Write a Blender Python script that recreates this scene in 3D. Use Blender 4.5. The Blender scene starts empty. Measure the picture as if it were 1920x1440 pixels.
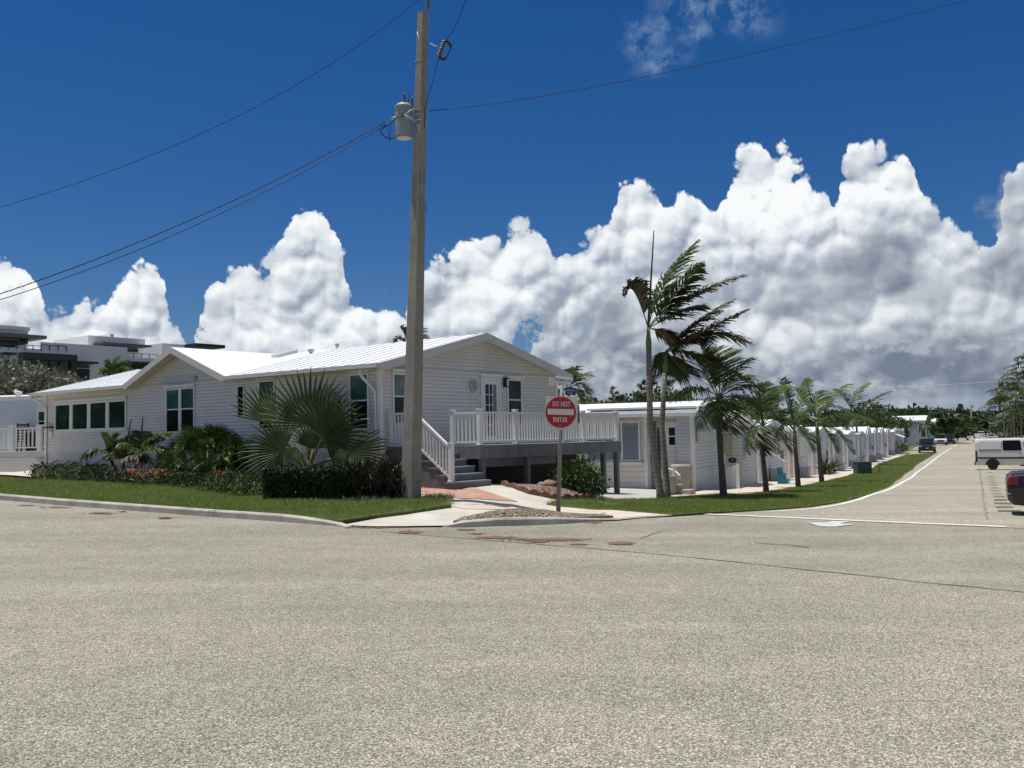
import bpy, math, random
from mathutils import Vector, Matrix
sc = bpy.context.scene
COL = sc.collection
RAD = math.radians
R = random.Random(7)
# ------------------------------------------------------------------ camera
CZ = 1.75; FPX = 1800.0
TH = math.atan(94/1800.0); RO = RAD(1.0)
fw = Vector((0, math.cos(TH), math.sin(TH)))
r0 = Vector((1, 0, 0)); u0 = Vector((0, -math.sin(TH), math.cos(TH)))
cr = r0*math.cos(RO) - u0*math.sin(RO)
cu = u0*math.cos(RO) + r0*math.sin(RO)
CAM = Vector((0, 0, CZ))
cd = bpy.data.cameras.new('camera'); cam = bpy.data.objects.new('camera', cd); COL.objects.link(cam)
m = Matrix((cr, cu, -fw)).transposed().to_4x4(); m.translation = CAM
cam.matrix_world = m
cd.sensor_fit = 'HORIZONTAL'; cd.sensor_width = 36.0; cd.lens = 36.0*FPX/1920.0
cd.clip_start = 0.1; cd.clip_end = 6000
sc.camera = cam

def ray(px, py):
    return fw + cr*((px-960)/FPX) + cu*((720-py)/FPX)
def at(px, py, Y):
    d = ray(px, py); return CAM + d*(Y/d.y)

# ------------------------------------------------------------------ terrain
def interp(tab, x):
    if x <= tab[0][0]: return tab[0][1]
    for (a, va), (b, vb) in zip(tab, tab[1:]):
        if x <= b:
            k = (x-a)/(b-a); k = k*k*(3-2*k)*.5 + k*.5
            return va+(vb-va)*k
    return tab[-1][1]
def sst(a, b, x):
    k = min(1, max(0, (x-a)/(b-a))); return k*k*(3-2*k)
W_ = Vector((.435, .9, 0)); N_ = Vector((.9, -.435, 0))
W_.normalize(); N_.normalize()
def pt(x, y): return (W_.x*x+W_.y*y, N_.x*x+N_.y*y)
def xy(p, t): return (W_.x*p+N_.x*t, W_.y*p+N_.y*t)
def G(x, y):
    p, t = pt(x, y)
    b = interp([(-60, -1.5), (5, -1.66), (16, -1.80), (20, -1.87), (30, -2.06), (40, -2.3), (60, -2.8), (78, -3.1), (3000, -3.1)], p)
    c = .53*(x+3.4)+.85*(y-19.1)
    e = -(x+3.4)*.85+(y-19.1)*.53
    if c > -60:
        b += .025*max(0, min(e, 24))*sst(-14, 0, c)*sst(-6, -13, t)
        b += .07*max(0, min(c, 7.0))*(1-sst(9.5, 14.5, c)*sst(-14, -20, t))*(1-.85*sst(-29, -35, t))*sst(-8.6, -11.2, t)*(1-sst(24, 30, p)*sst(-20, -12, t))
    return CZ+b
def gp(px, py, off=0.0):
    d = ray(px, py); d = d/d.y
    lo = 2.0; Y = 2.0; st = .5
    while Y < 900:
        q = CAM+d*Y
        if q.z < G(q.x, q.y)+off:
            a, b2 = Y-st, Y
            for _ in range(30):
                mm = (a+b2)/2; q = CAM+d*mm
                if q.z < G(q.x, q.y)+off: b2 = mm
                else: a = mm
            return CAM+d*b2
        st = .25 if Y < 60 else 1.0; Y += st
    return CAM+d*900
# ------------------------------------------------------------------ mesh helper
class MB:
    def __init__(s): s.v = []; s.f = []; s.mi = []; s.m = 0
    def add(s, vs, fs):
        o = len(s.v); s.v.extend([tuple(a) for a in vs])
        s.f.extend([tuple(i+o for i in f) for f in fs]); s.mi.extend([s.m]*len(fs))
    def quad(s, a, b, c, d): s.add([a, b, c, d], [(0, 1, 2, 3)])
    def obox(s, o, ax, ay, az):
        o = Vector(o); ax = Vector(ax); ay = Vector(ay); az = Vector(az)
        if ax.cross(ay).dot(az) < 0: ax, ay = ay, ax
        vs = [o, o+ax, o+ax+ay, o+ay, o+az, o+ax+az, o+ax+ay+az, o+ay+az]
        s.add(vs, [(3, 2, 1, 0), (4, 5, 6, 7), (0, 1, 5, 4), (1, 2, 6, 5), (2, 3, 7, 6), (3, 0, 4, 7)])
    def box(s, x0, y0, z0, x1, y1, z1):
        s.obox((x0, y0, z0), (x1-x0, 0, 0), (0, y1-y0, 0), (0, 0, z1-z0))
    def bar(s, a, b, w, h=None, up=(0, 0, 1)):
        a = Vector(a); b = Vector(b); h = h or w
        d = (b-a); n = d.cross(Vector(up))
        if n.length < 1e-6: n = d.cross(Vector((1, 0, 0)))
        n.normalize(); k = n.cross(d).normalized()
        s.obox(a-n*w/2-k*h/2, d, n*w, k*h)
    def tube(s, pts, rad, n=8, cap=True):
        pts = [Vector(p) for p in pts]
        if not isinstance(rad, (list, tuple)): rad = [rad]*len(pts)
        vs = []; fs = []
        d0 = (pts[1]-pts[0]).normalized()
        a = d0.cross(Vector((0, 0, 1)))
        if a.length < .05: a = d0.cross(Vector((1, 0, 0)))
        a.normalize()
        for i, p in enumerate(pts):
            d = (pts[min(i+1, len(pts)-1)]-pts[max(i-1, 0)]).normalized()
            a = (a-d*a.dot(d)).normalized(); b = d.cross(a)
            for k in range(n):
                t = 2*math.pi*k/n
                vs.append(p+(a*math.cos(t)+b*math.sin(t))*rad[i])
        for i in range(len(pts)-1):
            for k in range(n):
                k2 = (k+1) % n
                fs.append((i*n+k, i*n+k2, (i+1)*n+k2, (i+1)*n+k))
        if cap:
            fs.append(tuple(range(n))[::-1]); fs.append(tuple((len(pts)-1)*n+k for k in range(n)))
        s.add(vs, fs)
    def prism(s, poly, off):
        n = len(poly); poly = [Vector(p) for p in poly]; off = Vector(off)
        vs = poly+[p+off for p in poly]
        fs = [tuple(range(n))[::-1], tuple(range(n, 2*n))]+[(i, (i+1) % n, n+(i+1) % n, n+i) for i in range(n)]
        s.add(vs, fs)
    def lathe(s, prof, c, n=16, axis=None):
        c = Vector(c); ax = Vector(axis or (0, 0, 1)).normalized()
        a = ax.cross(Vector((0, 1, 0)))
        if a.length < .1: a = ax.cross(Vector((1, 0, 0)))
        a.normalize(); b = ax.cross(a)
        vs = []; fs = []
        for r_, z in prof:
            for k in range(n):
                t = 2*math.pi*k/n; vs.append(c+ax*z+(a*math.cos(t)+b*math.sin(t))*r_)
        for i in range(len(prof)-1):
            for k in range(n):
                k2 = (k+1) % n; fs.append((i*n+k, i*n+k2, (i+1)*n+k2, (i+1)*n+k))
        fs.append(tuple(range(n))[::-1]); fs.append(tuple((len(prof)-1)*n+k for k in range(n)))
        s.add(vs, fs)
    def build(s, name, mats, parent=None, smooth=False, loc=None):
        me = bpy.data.meshes.new(name); 
        if loc is not None:
            L = Vector(loc); me.from_pydata([tuple(Vector(q)-L) for q in s.v], [], s.f)
        else: me.from_pydata(s.v, [], s.f)
        if not isinstance(mats, (list, tuple)): mats = [mats]
        for q in mats: me.materials.append(q)
        if len(mats) > 1: me.polygons.foreach_set('material_index', s.mi)
        if smooth: me.polygons.foreach_set('use_smooth', [True]*len(me.polygons))
        me.update()
        o = bpy.data.objects.new(name, me); COL.objects.link(o)
        if loc is not None: o.location = loc
        if parent is not None:
            o.parent = parent
            if loc is None: o.location = -Vector(parent['_l']) if '_l' in parent.keys() else (0, 0, 0)
        return o
def bevel(o, w, seg=2):
    md = o.modifiers.new('bevel', 'BEVEL'); md.width = w; md.segments = seg; md.limit_method = 'ANGLE'; md.angle_limit = RAD(40)
    return o
def tag(o, label=None, cat=None, group=None, kind=None):
    if label: o['label'] = label
    if cat: o['category'] = cat
    if group: o['group'] = group
    if kind: o['kind'] = kind
    return o
ROOTS = []
def thing(name, label, cat, loc=(0, 0, 0), group=None):
    # Empty at the base of a thing. Parts are modelled in world coordinates and shifted by -loc.
    o = bpy.data.objects.new(name, None); COL.objects.link(o); o.location = loc
    o.empty_display_size = .3
    o['_l'] = tuple(loc); ROOTS.append(o)
    return tag(o, label, cat, group)
def sub(mb, name, mats, parent, **k):
    # sub-part: parent is a mesh part whose world offset is zero in total
    o = mb.build(name, mats, None, **k); o.parent = parent; return o
def copy_tree(o, parent=None):
    c = o.copy(); COL.objects.link(c); c.parent = parent
    for ch in o.children: copy_tree(ch, c)
    return c
# ------------------------------------------------------------------ materials
def srgb(r, g, b):
    f = lambda c: (c/255/12.92) if c/255 <= .04045 else ((c/255+.055)/1.055)**2.4
    return (f(r), f(g), f(b), 1)
class NT:
    def __init__(s, nt): s.nt = nt; s.n = nt.nodes; s.l = nt.links
    def N(s, t, **k):
        n = s.n.new(t)
        for a, b in k.items():
            if a == 'ins':
                for i, v in b.items():
                    if hasattr(v, 'is_linked') or hasattr(v, 'links'): s.l.new(v, n.inputs[i])
                    else: n.inputs[i].default_value = v
            else: setattr(n, a, b)
        return n
    def M(s, op, a, b=0.0, c=None, clamp=False):
        n = s.n.new('ShaderNodeMath'); n.operation = op; n.use_clamp = clamp
        for i, v in enumerate([a, b] + ([c] if c is not None else [])):
            if isinstance(v, (int, float)): n.inputs[i].default_value = v
            else: s.l.new(v, n.inputs[i])
        return n.outputs[0]
    def VM(s, op, a, b=None, sc_=None):
        n = s.n.new('ShaderNodeVectorMath'); n.operation = op
        for i, v in enumerate([a, b]):
            if v is None: continue
            if isinstance(v, (tuple, list)): n.inputs[i].default_value = v
            else: s.l.new(v, n.inputs[i])
        if sc_ is not None:
            if isinstance(sc_, (int, float)): n.inputs['Scale'].default_value = sc_
            else: s.l.new(sc_, n.inputs['Scale'])
        return n.outputs[0]
    def mix(s, f, a, b, bt='MIX'):
        n = s.n.new('ShaderNodeMix'); n.data_type = 'RGBA'; n.blend_type = bt
        for i, v in ((0, f), (6, a), (7, b)):
            if isinstance(v, (int, float)): n.inputs[i].default_value = v
            elif isinstance(v, (tuple, list)): n.inputs[i].default_value = v if len(v) == 4 else (*v, 1)
            else: s.l.new(v, n.inputs[i])
        return n.outputs[2]
    def noise(s, vec, scale, detail=3, rough=.5, out=0, dist=0):
        n = s.n.new('ShaderNodeTexNoise'); n.inputs['Scale'].default_value = scale; n.inputs['Detail'].default_value = detail
        n.inputs['Roughness'].default_value = rough; n.inputs['Distortion'].default_value = dist
        if vec is not None: s.l.new(vec, n.inputs['Vector'])
        return n.outputs[out]
    def rng(s, x, a, b, c=0., d=1., sm=False):
        n = s.n.new('ShaderNodeMapRange'); s.l.new(x, n.inputs[0])
        if sm: n.interpolation_type = 'SMOOTHSTEP'
        for i, v in zip((1, 2, 3, 4), (a, b, c, d)):
            if isinstance(v, (int, float)): n.inputs[i].default_value = v
            else: s.l.new(v, n.inputs[i])
        return n.outputs[0]
MATS = {}
def newmat(name):
    mt = bpy.data.materials.new(name); mt.use_nodes = True
    nt = NT(mt.node_tree); b = mt.node_tree.nodes['Principled BSDF']
    MATS[name] = mt
    return mt, nt, b
def mat(name, col, rough=.6, var=.12, scale=3., bump=0., bscale=40., metal=0., spec=.4, dirt=None, dscale=1.2, damt=.3, fine=.0):
    if name in MATS: return MATS[name]
    mt, nt, b = newmat(name)
    tc = nt.N('ShaderNodeTexCoord').outputs['Object']
    c = tuple(col[:3])+(1,)
    n1 = nt.noise(tc, scale, 5, .6)
    k = nt.rng(n1, .3, .7, 1-var, 1+var)
    colr = nt.mix(1.0, c, k, 'MULTIPLY')
    if fine:
        k2 = nt.rng(nt.noise(tc, bscale, 2, .6), .3, .7, 1-fine, 1+fine)
        colr = nt.mix(1.0, colr, k2, 'MULTIPLY')
    if dirt:
        d = nt.rng(nt.noise(tc, dscale, 6, .65), .45, .75, 0, damt)
        colr = nt.mix(d, colr, tuple(dirt[:3])+(1,))
    nt.l.new(colr, b.inputs['Base Color'])
    b.inputs['Roughness'].default_value = rough; b.inputs['Metallic'].default_value = metal
    b.inputs['Specular IOR Level'].default_value = spec
    if bump:
        bn = nt.N('ShaderNodeBump', ins={'Strength': bump, 'Distance': .01, 'Height': nt.noise(tc, bscale, 4, .6)})
        nt.l.new(bn.outputs[0], b.inputs['Normal'])
    return mt
def leafmat(name, c1, c2, trans=.3, rough=.45, tip=None, spec=.4):
    if name in MATS: return MATS[name]
    mt, nt, b = newmat(name)
    g = nt.N('ShaderNodeNewGeometry')
    tc = nt.N('ShaderNodeTexCoord').outputs['Object']
    f = nt.rng(nt.noise(tc, 1.7, 3), .3, .7, 0, .6)
    f2 = nt.M('ADD', f, nt.M('MULTIPLY', g.outputs['Random Per Island'], .5), clamp=True)
    c = nt.mix(f2, tuple(c1[:3])+(1,), tuple(c2[:3])+(1,))
    if tip:
        c = nt.mix(nt.M('GREATER_THAN', g.outputs['Random Per Island'], 1-tip[1]), c, tuple(tip[0][:3])+(1,))
    nt.l.new(c, b.inputs['Base Color']); b.inputs['Roughness'].default_value = rough
    b.inputs['Specular IOR Level'].default_value = spec
    tr = nt.N('ShaderNodeBsdfTranslucent'); nt.l.new(c, tr.inputs[0])
    mx = nt.N('ShaderNodeMixShader'); mx.inputs[0].default_value = trans
    nt.l.new(b.outputs[0], mx.inputs[1]); nt.l.new(tr.outputs[0], mx.inputs[2])
    nt.l.new(mx.outputs[0], nt.n['Material Output'].inputs[0])
    return mt
# ------------------------------------------------------------------ sky, sun
SUN_AZ = math.atan2(-.985, .17); SUN_EL = RAD(77)
sund = Vector((math.sin(SUN_AZ)*math.cos(SUN_EL), math.cos(SUN_AZ)*math.cos(SUN_EL), math.sin(SUN_EL)))
sl = bpy.data.lights.new('sun', 'SUN'); sl.energy = 4.5; sl.angle = RAD(.53); sl.color = (1, .96, .9)
so = bpy.data.objects.new('sun', sl); COL.objects.link(so); so.rotation_euler = sund.to_track_quat('Z', 'Y').to_euler(); so.location = (0, 0, 60)
world = bpy.data.worlds.new('World'); sc.world = world; world.use_nodes = True
wt = world.node_tree; wt.nodes.clear(); w = NT(wt)
def azel(px, py):
    d = ray(px, py).normalized()
    return math.degrees(math.atan2(d.x, d.y)), math.degrees(math.asin(d.z))
AZ0, AZ1, ELM = -36., 36., 30.
def curve_node(nt, pts, src):
    P = sorted([azel(*p) for p in pts])
    Q = []
    for a, e in P:
        if Q and a-Q[-1][0] < .22: continue
        Q.append((a, e))
    n = nt.n.new('ShaderNodeFloatCurve'); cv = n.mapping.curves[0]
    Q = [((a-AZ0)/(AZ1-AZ0), min(1, max(0, e/ELM))) for a, e in Q]
    Q = [(0.0, Q[0][1])]+[q for q in Q if 0.003 < q[0] < .997]+[(1.0, Q[-1][1])]
    cv.points[0].location = Q[0]; cv.points[1].location = Q[-1]
    for q in Q[1:-1]: cv.points.new(*q)
    for p in cv.points: p.handle_type = 'AUTO_CLAMPED'
    n.mapping.update()
    nt.l.new(nt.rng(src, AZ0, AZ1, 0, 1), n.inputs['Value'])
    return nt.M('MULTIPLY', n.outputs[0], ELM)
TOP1 = [(-60,500),(0,492),(25,488),(50,492),(68,512),(78,560),(88,588),(105,578),(130,570),(155,561),(178,572),(205,560),(218,543),(236,524),(252,508),(278,501),(296,504),(308,540),(316,575),(328,580),(340,592),(350,620),(362,640),
 (374,570),(388,546),(402,524),(420,521),(440,508),(466,503),(485,514),(500,506),(515,478),(530,452),(545,425),(560,398),(576,388),(598,394),(618,420),(638,455),(645,482),(648,520),(652,552),(668,556),(695,560),(720,548),(745,556),(768,542),(800,500),(832,485),(870,465),(900,455),(925,437),(945,430),(965,425),(1000,432),(1022,446),(1040,470),(1052,456),(1076,450),(1100,441),(1112,424),(1150,398),(1163,358),(1200,347),(1234,358),(1252,388),(1268,352),(1282,340),(1302,337),(1320,356),(1330,384),(1345,370),(1360,325),(1380,295),(1402,272),(1430,258),(1455,256),(1478,272),(1492,298),(1506,300),(1520,322),(1534,335),(1548,316),(1560,338),(1570,322),(1582,284),(1600,270),(1640,268),(1690,276),(1712,305),(1722,350),(1740,382),(1772,394),(1800,401),(1830,408),(1850,412),(1862,425),(1880,360),(1900,330),(1925,310),(1980,330),(2100,380)]
TOP2 = [(-60,700),(60,690),(150,700),(300,710),(450,665),(560,650),(640,670),(740,650),(840,625),(930,630),(1000,640),(1080,610),(1150,530),(1210,500),(1290,470),(1330,490),(1400,560),(1440,500),(1500,470),(1560,445),(1610,405),(1660,400),(1700,425),(1730,480),(1770,470),(1810,410),(1850,385),(1890,330),(1920,320),(2000,350),(2100,380)]
def cloud_group():
    g = bpy.data.node_groups.new('cloud_field', 'ShaderNodeTree'); nt = NT(g)
    g.interface.new_socket('P', in_out='INPUT', socket_type='NodeSocketVector')
    for nm in ('D1', 'D2', 'B', 'S'): g.interface.new_socket(nm, in_out='OUTPUT', socket_type='NodeSocketFloat')
    gi = nt.N('NodeGroupInput'); go = nt.N('NodeGroupOutput')
    P = gi.outputs[0]
    wv = nt.VM('SUBTRACT', nt.noise2(P, .30, 1, .5), (.5, .5, .5))
    w2 = nt.VM('SUBTRACT', nt.noise2(P, 1.6, 3, .55), (.5, .5, .5))
    Pb = nt.VM('ADD', nt.VM('ADD', P, nt.VM('SCALE', wv, None, .9)), nt.VM('SCALE', w2, None, .26))
    B = None
    for sc_, amp, off in ((.27, .95, (3.1, 7.7, 0)), (.66, .62, (11.3, 2.9, 0)), (1.55, .36, (5.7, 31.1, 0)), (3.6, .17, (17.9, 8.3, 0))):
        v = nt.N('ShaderNodeTexVoronoi', feature='F1', voronoi_dimensions='2D'); v.inputs['Scale'].default_value = sc_; v.inputs['Detail'].default_value = 0; v.inputs['Randomness'].default_value = .9
        nt.l.new(nt.VM('ADD', Pb, off), v.inputs['Vector'])
        d2 = nt.M('MULTIPLY', v.outputs['Distance'], v.outputs['Distance'])
        t_ = nt.M('MULTIPLY', nt.M('SUBTRACT', .55, d2), amp)
        B = t_ if B is None else nt.M('ADD', B, t_)
        if sc_ < 1: S = B
        elif sc_ < 2: S = nt.M('ADD', S, nt.M('MULTIPLY', t_, .50))
        else: S = nt.M('ADD', S, nt.M('MULTIPLY', t_, .22))
    s1 = nt.N('ShaderNodeSeparateXYZ'); nt.l.new(nt.VM('ADD', nt.VM('ADD', P, nt.VM('SCALE', wv, None, .4)), nt.VM('SCALE', w2, None, .34)), s1.inputs[0])
    az, el = s1.outputs[0], s1.outputs[1]
    T1 = curve_node(nt, TOP1, az)
    s3 = nt.N('ShaderNodeSeparateXYZ'); nt.l.new(nt.VM('ADD', P, nt.VM('SCALE', wv, None, 1.6)), s3.inputs[0])
    T2 = curve_node(nt, TOP2, s3.outputs[0])
    D1 = nt.M('ADD', nt.M('SUBTRACT', T1, el), nt.M('MULTIPLY', nt.M('SUBTRACT', B, .74), 1.9))
    D2 = nt.M('ADD', nt.M('SUBTRACT', T2, s3.outputs[1]), nt.M('MULTIPLY', nt.M('SUBTRACT', B, .82), 3.0))
    for i, o in enumerate((D1, D2, B, S)): nt.l.new(o, go.inputs[i])
    return g
def _n2(s, vec, scale, detail, rough, out=1):
    n = s.n.new('ShaderNodeTexNoise'); n.noise_dimensions = '2D'
    n.inputs['Scale'].default_value = scale; n.inputs['Detail'].default_value = detail; n.inputs['Roughness'].default_value = rough
    s.l.new(vec, n.inputs['Vector']); return n.outputs[out]
NT.noise2 = _n2
cg = cloud_group()
tcw = w.N('ShaderNodeTexCoord').outputs['Generated']
sp = w.N('ShaderNodeSeparateXYZ'); w.l.new(tcw, sp.inputs[0])
AZ = w.M('MULTIPLY', w.M('ARCTAN2', sp.outputs[0], sp.outputs[1]), 57.29578)
EL = w.M('MULTIPLY', w.M('ARCSINE', sp.outputs[2]), 57.29578)
cb = w.N('ShaderNodeCombineXYZ'); w.l.new(AZ, cb.inputs[0]); w.l.new(EL, cb.inputs[1])
P = cb.outputs[0]
def inst(off):
    n = w.n.new('ShaderNodeGroup'); n.node_tree = cg
    w.l.new(w.VM('ADD', P, off), n.inputs[0]); return n.outputs
c0 = inst((0, 0, 0)); c1 = inst((-.22, .50, 0))
sky = w.N('ShaderNodeTexSky', sky_type='NISHITA', sun_disc=False)
sky.sun_elevation = SUN_EL; sky.sun_rotation = SUN_AZ
sky.air_density = 1.0; sky.dust_density = .3; sky.ozone_density = 3.0; sky.altitude = 0
SKYS = .10
skc = w.VM('SCALE', sky.outputs[0], None, SKYS)
hs = w.N('ShaderNodeHueSaturation'); hs.inputs['Saturation'].default_value = 1.22; hs.inputs['Value'].default_value = .54
w.l.new(w.VM('MULTIPLY', skc, (.80, .92, 1.20)), hs.inputs['Color']); skyc = hs.outputs[0]
# billow shading for both cloud banks
lowf = w.noise2(w.VM('MULTIPLY', P, (.75, 1.3, 1)), .20, 3, .55, 0)
em = w.M('SUBTRACT', c0[3], c1[3])
dep = w.rng(w.M('ADD', EL, w.M('MULTIPLY', AZ, -.13)), 13.0, .5, 0, 1)
L1 = w.M('ADD', w.M('MULTIPLY', em, 1.45), w.M('ADD', w.M('SUBTRACT', .83, w.M('MULTIPLY', dep, .62)), w.M('MULTIPLY', w.M('SUBTRACT', lowf, .5), 1.2)), clamp=True)
dep2 = w.rng(EL, 12, 2, 0, 1)
L2 = w.M('ADD', w.M('MULTIPLY', em, .75), w.M('ADD', w.M('SUBTRACT', .72, w.M('MULTIPLY', dep2, .45)), w.M('MULTIPLY', w.M('SUBTRACT', lowf, .5), 1.8)), clamp=True)
def blob(px, py, rx, ry, rot=0):
    a, e = azel(px, py)
    v = w.VM('SUBTRACT', P, (a, e, 0))
    mp = w.N('ShaderNodeMapping', vector_type='TEXTURE'); w.l.new(v, mp.inputs[0])
    mp.inputs['Rotation'].default_value = (0, 0, RAD(rot)); mp.inputs['Scale'].default_value = (rx, ry, 1)
    ln = w.N('ShaderNodeVectorMath', operation='LENGTH'); w.l.new(mp.outputs[0], ln.inputs[0])
    return w.rng(ln.outputs['Value'], 1.0, .0, 0, 1, True)
def blobs(L):
    b = None
    for q in L:
        o_ = blob(*q); b = o_ if b is None else w.M('MAXIMUM', b, o_)
    return b
wn = w.noise2(w.VM('ADD', P, (4, 1, 0)), .8, 6, .68, 0)
gap = blobs([(985,632,1.9,1.7,20),(950,655,1.3,1.0,0),(362,612,1.1,1.8,0),(1850,445,1.2,1.0,0)])
gap = w.rng(w.M('ADD', gap, w.M('MULTIPLY', w.M('SUBTRACT', wn, .5), 2.4)), .42, .80, 0, 1, True)
gap = w.M('SUBTRACT', 1.0, gap)
def ramp(f, st):
    n = w.N('ShaderNodeValToRGB'); cr_ = n.color_ramp; w.l.new(f, n.inputs[0])
    while len(cr_.elements) < len(st): cr_.elements.new(.5)
    for e_, (p_, c_) in zip(cr_.elements, st): e_.position = p_; e_.color = c_
    return n.outputs[0]
C1 = ramp(L1, [(0, srgb(150,161,178)), (.3, srgb(180,189,202)), (.6, srgb(214,221,229)), (1, srgb(248,250,252))])
C2 = ramp(L2, [(0, srgb(112,123,142)), (.35, srgb(144,153,168)), (.7, srgb(184,192,201)), (1, srgb(228,233,237))])
# thin low streaks and haze close to the horizon
str_ = w.noise2(w.VM('MULTIPLY', P, (.10, .9, 1)), 1.2, 4, .6, 0)
hz = w.rng(EL, 2.6, .2, 0, 1, True)
HC = w.mix(w.rng(str_, .35, .68, 0, 1), srgb(128,146,170), srgb(176,187,199))
A1 = w.M('MULTIPLY', w.rng(c0[0], -.02, .34, 0, 1, True), gap)
A2 = w.M('MULTIPLY', w.rng(c0[1], -.4, 2.2, 0, 1, True), gap)
col = w.mix(A1, skyc, C1)
col = w.mix(w.M('MULTIPLY', A2, .88), col, C2)
pn = w.noise2(w.VM('ADD', w.VM('MULTIPLY', P, (.55, .9, 1)), (9, 3, 0)), .9, 5, .6, 0)
pb_ = w.M('MULTIPLY', w.rng(w.M('ADD', pn, w.M('MULTIPLY', w.M('SUBTRACT', c0[2], .75), .16)), .50, .68, 0, 1, True), w.M('MULTIPLY', w.rng(EL, 1.2, 2.4, 0, 1, True), w.rng(EL, 6.5, 3.8, 0, 1, True)))
col = w.mix(w.M('MULTIPLY', pb_, .34), col, srgb(226,230,232))
hm = w.M('MULTIPLY', hz, w.M('ADD', .55, w.M('MULTIPLY', str_, .5)), clamp=True)
col = w.mix(w.M('MULTIPLY', hm, .9), col, HC)
# wisps high up
bl = None
for b_ in [(1205,75,1.9,2.0,0),(1255,40,2.2,1.2,30),(1310,60,2.2,1.1,20),(1390,25,3.2,1.7,-20),(1320,5,4.5,1.4,0),(1240,115,2.6,1.0,10)]:
    o_ = blob(*b_); bl = o_ if bl is None else w.M('MAXIMUM', bl, o_)
wf = w.M('MULTIPLY', bl, w.rng(wn, .40, .72, 0, 1.0))
# puffs free of the bank
bl2 = None
for b_ in [(520,478,1.4,1.0,10),(505,490,1.1,.8,0),(972,420,1.1,1.2,-20),(630,475,1.0,.8,0)]:
    o_ = blob(*b_); bl2 = o_ if bl2 is None else w.M('MAXIMUM', bl2, o_)
pf = w.M('MULTIPLY', w.rng(w.M('ADD', bl2, w.M('MULTIPLY', w.M('SUBTRACT', wn, .5), 1.6)), .35, .75, 0, .9, True), w.rng(bl2, .02, .2, 0, 1))
col = w.mix(pf, col, srgb(214,222,230))
col = w.mix(w.M('MULTIPLY', wf, .62), col, srgb(150,175,205))
hi = w.M('MULTIPLY', w.rng(EL, 34, 50, 0, 1, True), w.rng(w.noise2(w.VM('MULTIPLY', P, (.5, 1, 1)), .06, 3, .6, 0), .35, .65, .15, .75))  # pale patches above the view, added to whiten and brighten the ambient light
col = w.mix(hi, col, (.62, .64, .66, 1))
# below the horizon
col = w.mix(w.rng(EL, 0, -1.5, 0, 1), col, srgb(120,130,135))
world.cycles.sampling_method = 'MANUAL'; world.cycles.sample_map_resolution = 256
bg = w.N('ShaderNodeBackground'); w.l.new(col, bg.inputs[0]); bg.inputs[1].default_value = 1.0
wo = w.N('ShaderNodeOutputWorld'); w.l.new(bg.outputs[0], wo.inputs[0])
vs_ = sc.view_settings; vs_.view_transform = 'Standard'; vs_.look = 'None'; vs_.exposure = 0; vs_.gamma = 1
# ------------------------------------------------------------------ ground sheets
import bmesh
def arange(a, b, s):
    o = []; x = a
    while x < b-1e-6: o.append(x); x += s
    return o
GX = [-3000, -1400, -700, -300, -150, -90, -60, -50, -42]+arange(-36, 18, 1)+arange(18, 60, 2)+[60, 66, 72, 80, 90, 105, 130, 170, 230, 300, 700, 1500, 3000]
GY = [-60, -30, -10, -4, 0, 2, 4, 6, 8, 10, 12, 14]+arange(15, 44, 1)+arange(44, 100, 2)+[100, 106, 114, 124, 140, 160, 190, 230, 280, 340, 420, 600, 1000, 2000, 4000]
def sheet(name, poly, off, mt, label=None, thick=0):
    bm = bmesh.new()
    vs = [bm.verts.new((p[0], p[1], 0)) for p in poly]
    bm.faces.new(vs)
    bmesh.ops.triangulate(bm, faces=bm.faces[:])
    x0 = min(p[0] for p in poly); x1 = max(p[0] for p in poly); y0 = min(p[1] for p in poly); y1 = max(p[1] for p in poly)
    for g in GX:
        if x0 < g < x1: bmesh.ops.bisect_plane(bm, geom=bm.verts[:]+bm.edges[:]+bm.faces[:], plane_co=(g, 0, 0), plane_no=(1, 0, 0))
    for g in GY:
        if y0 < g < y1: bmesh.ops.bisect_plane(bm, geom=bm.verts[:]+bm.edges[:]+bm.faces[:], plane_co=(0, g, 0), plane_no=(0, 1, 0))
    for v in bm.verts: v.co.z = G(v.co.x, v.co.y)+(off(v.co.x, v.co.y) if callable(off) else off)
    bmesh.ops.recalc_face_normals(bm, faces=bm.faces[:])
    if sum(f.normal.z for f in bm.faces) < 0: bmesh.ops.reverse_faces(bm, faces=bm.faces[:])
    if thick:
        ed = [e for e in bm.edges if e.is_boundary]
        r = bmesh.ops.extrude_edge_only(bm, edges=ed)
        for v in [g for g in r['geom'] if isinstance(g, bmesh.types.BMVert)]: v.co.z -= thick
    me = bpy.data.meshes.new(name); bm.to_mesh(me); bm.free(); me.materials.append(mt)
    for p in me.polygons: p.use_smooth = not thick
    o = bpy.data.objects.new(name, me); COL.objects.link(o); o['kind'] = 'structure'
    return o
def gpoly(pts, off=0.0): return [tuple(gp(x, y, off))[:2] for x, y in pts]
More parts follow.
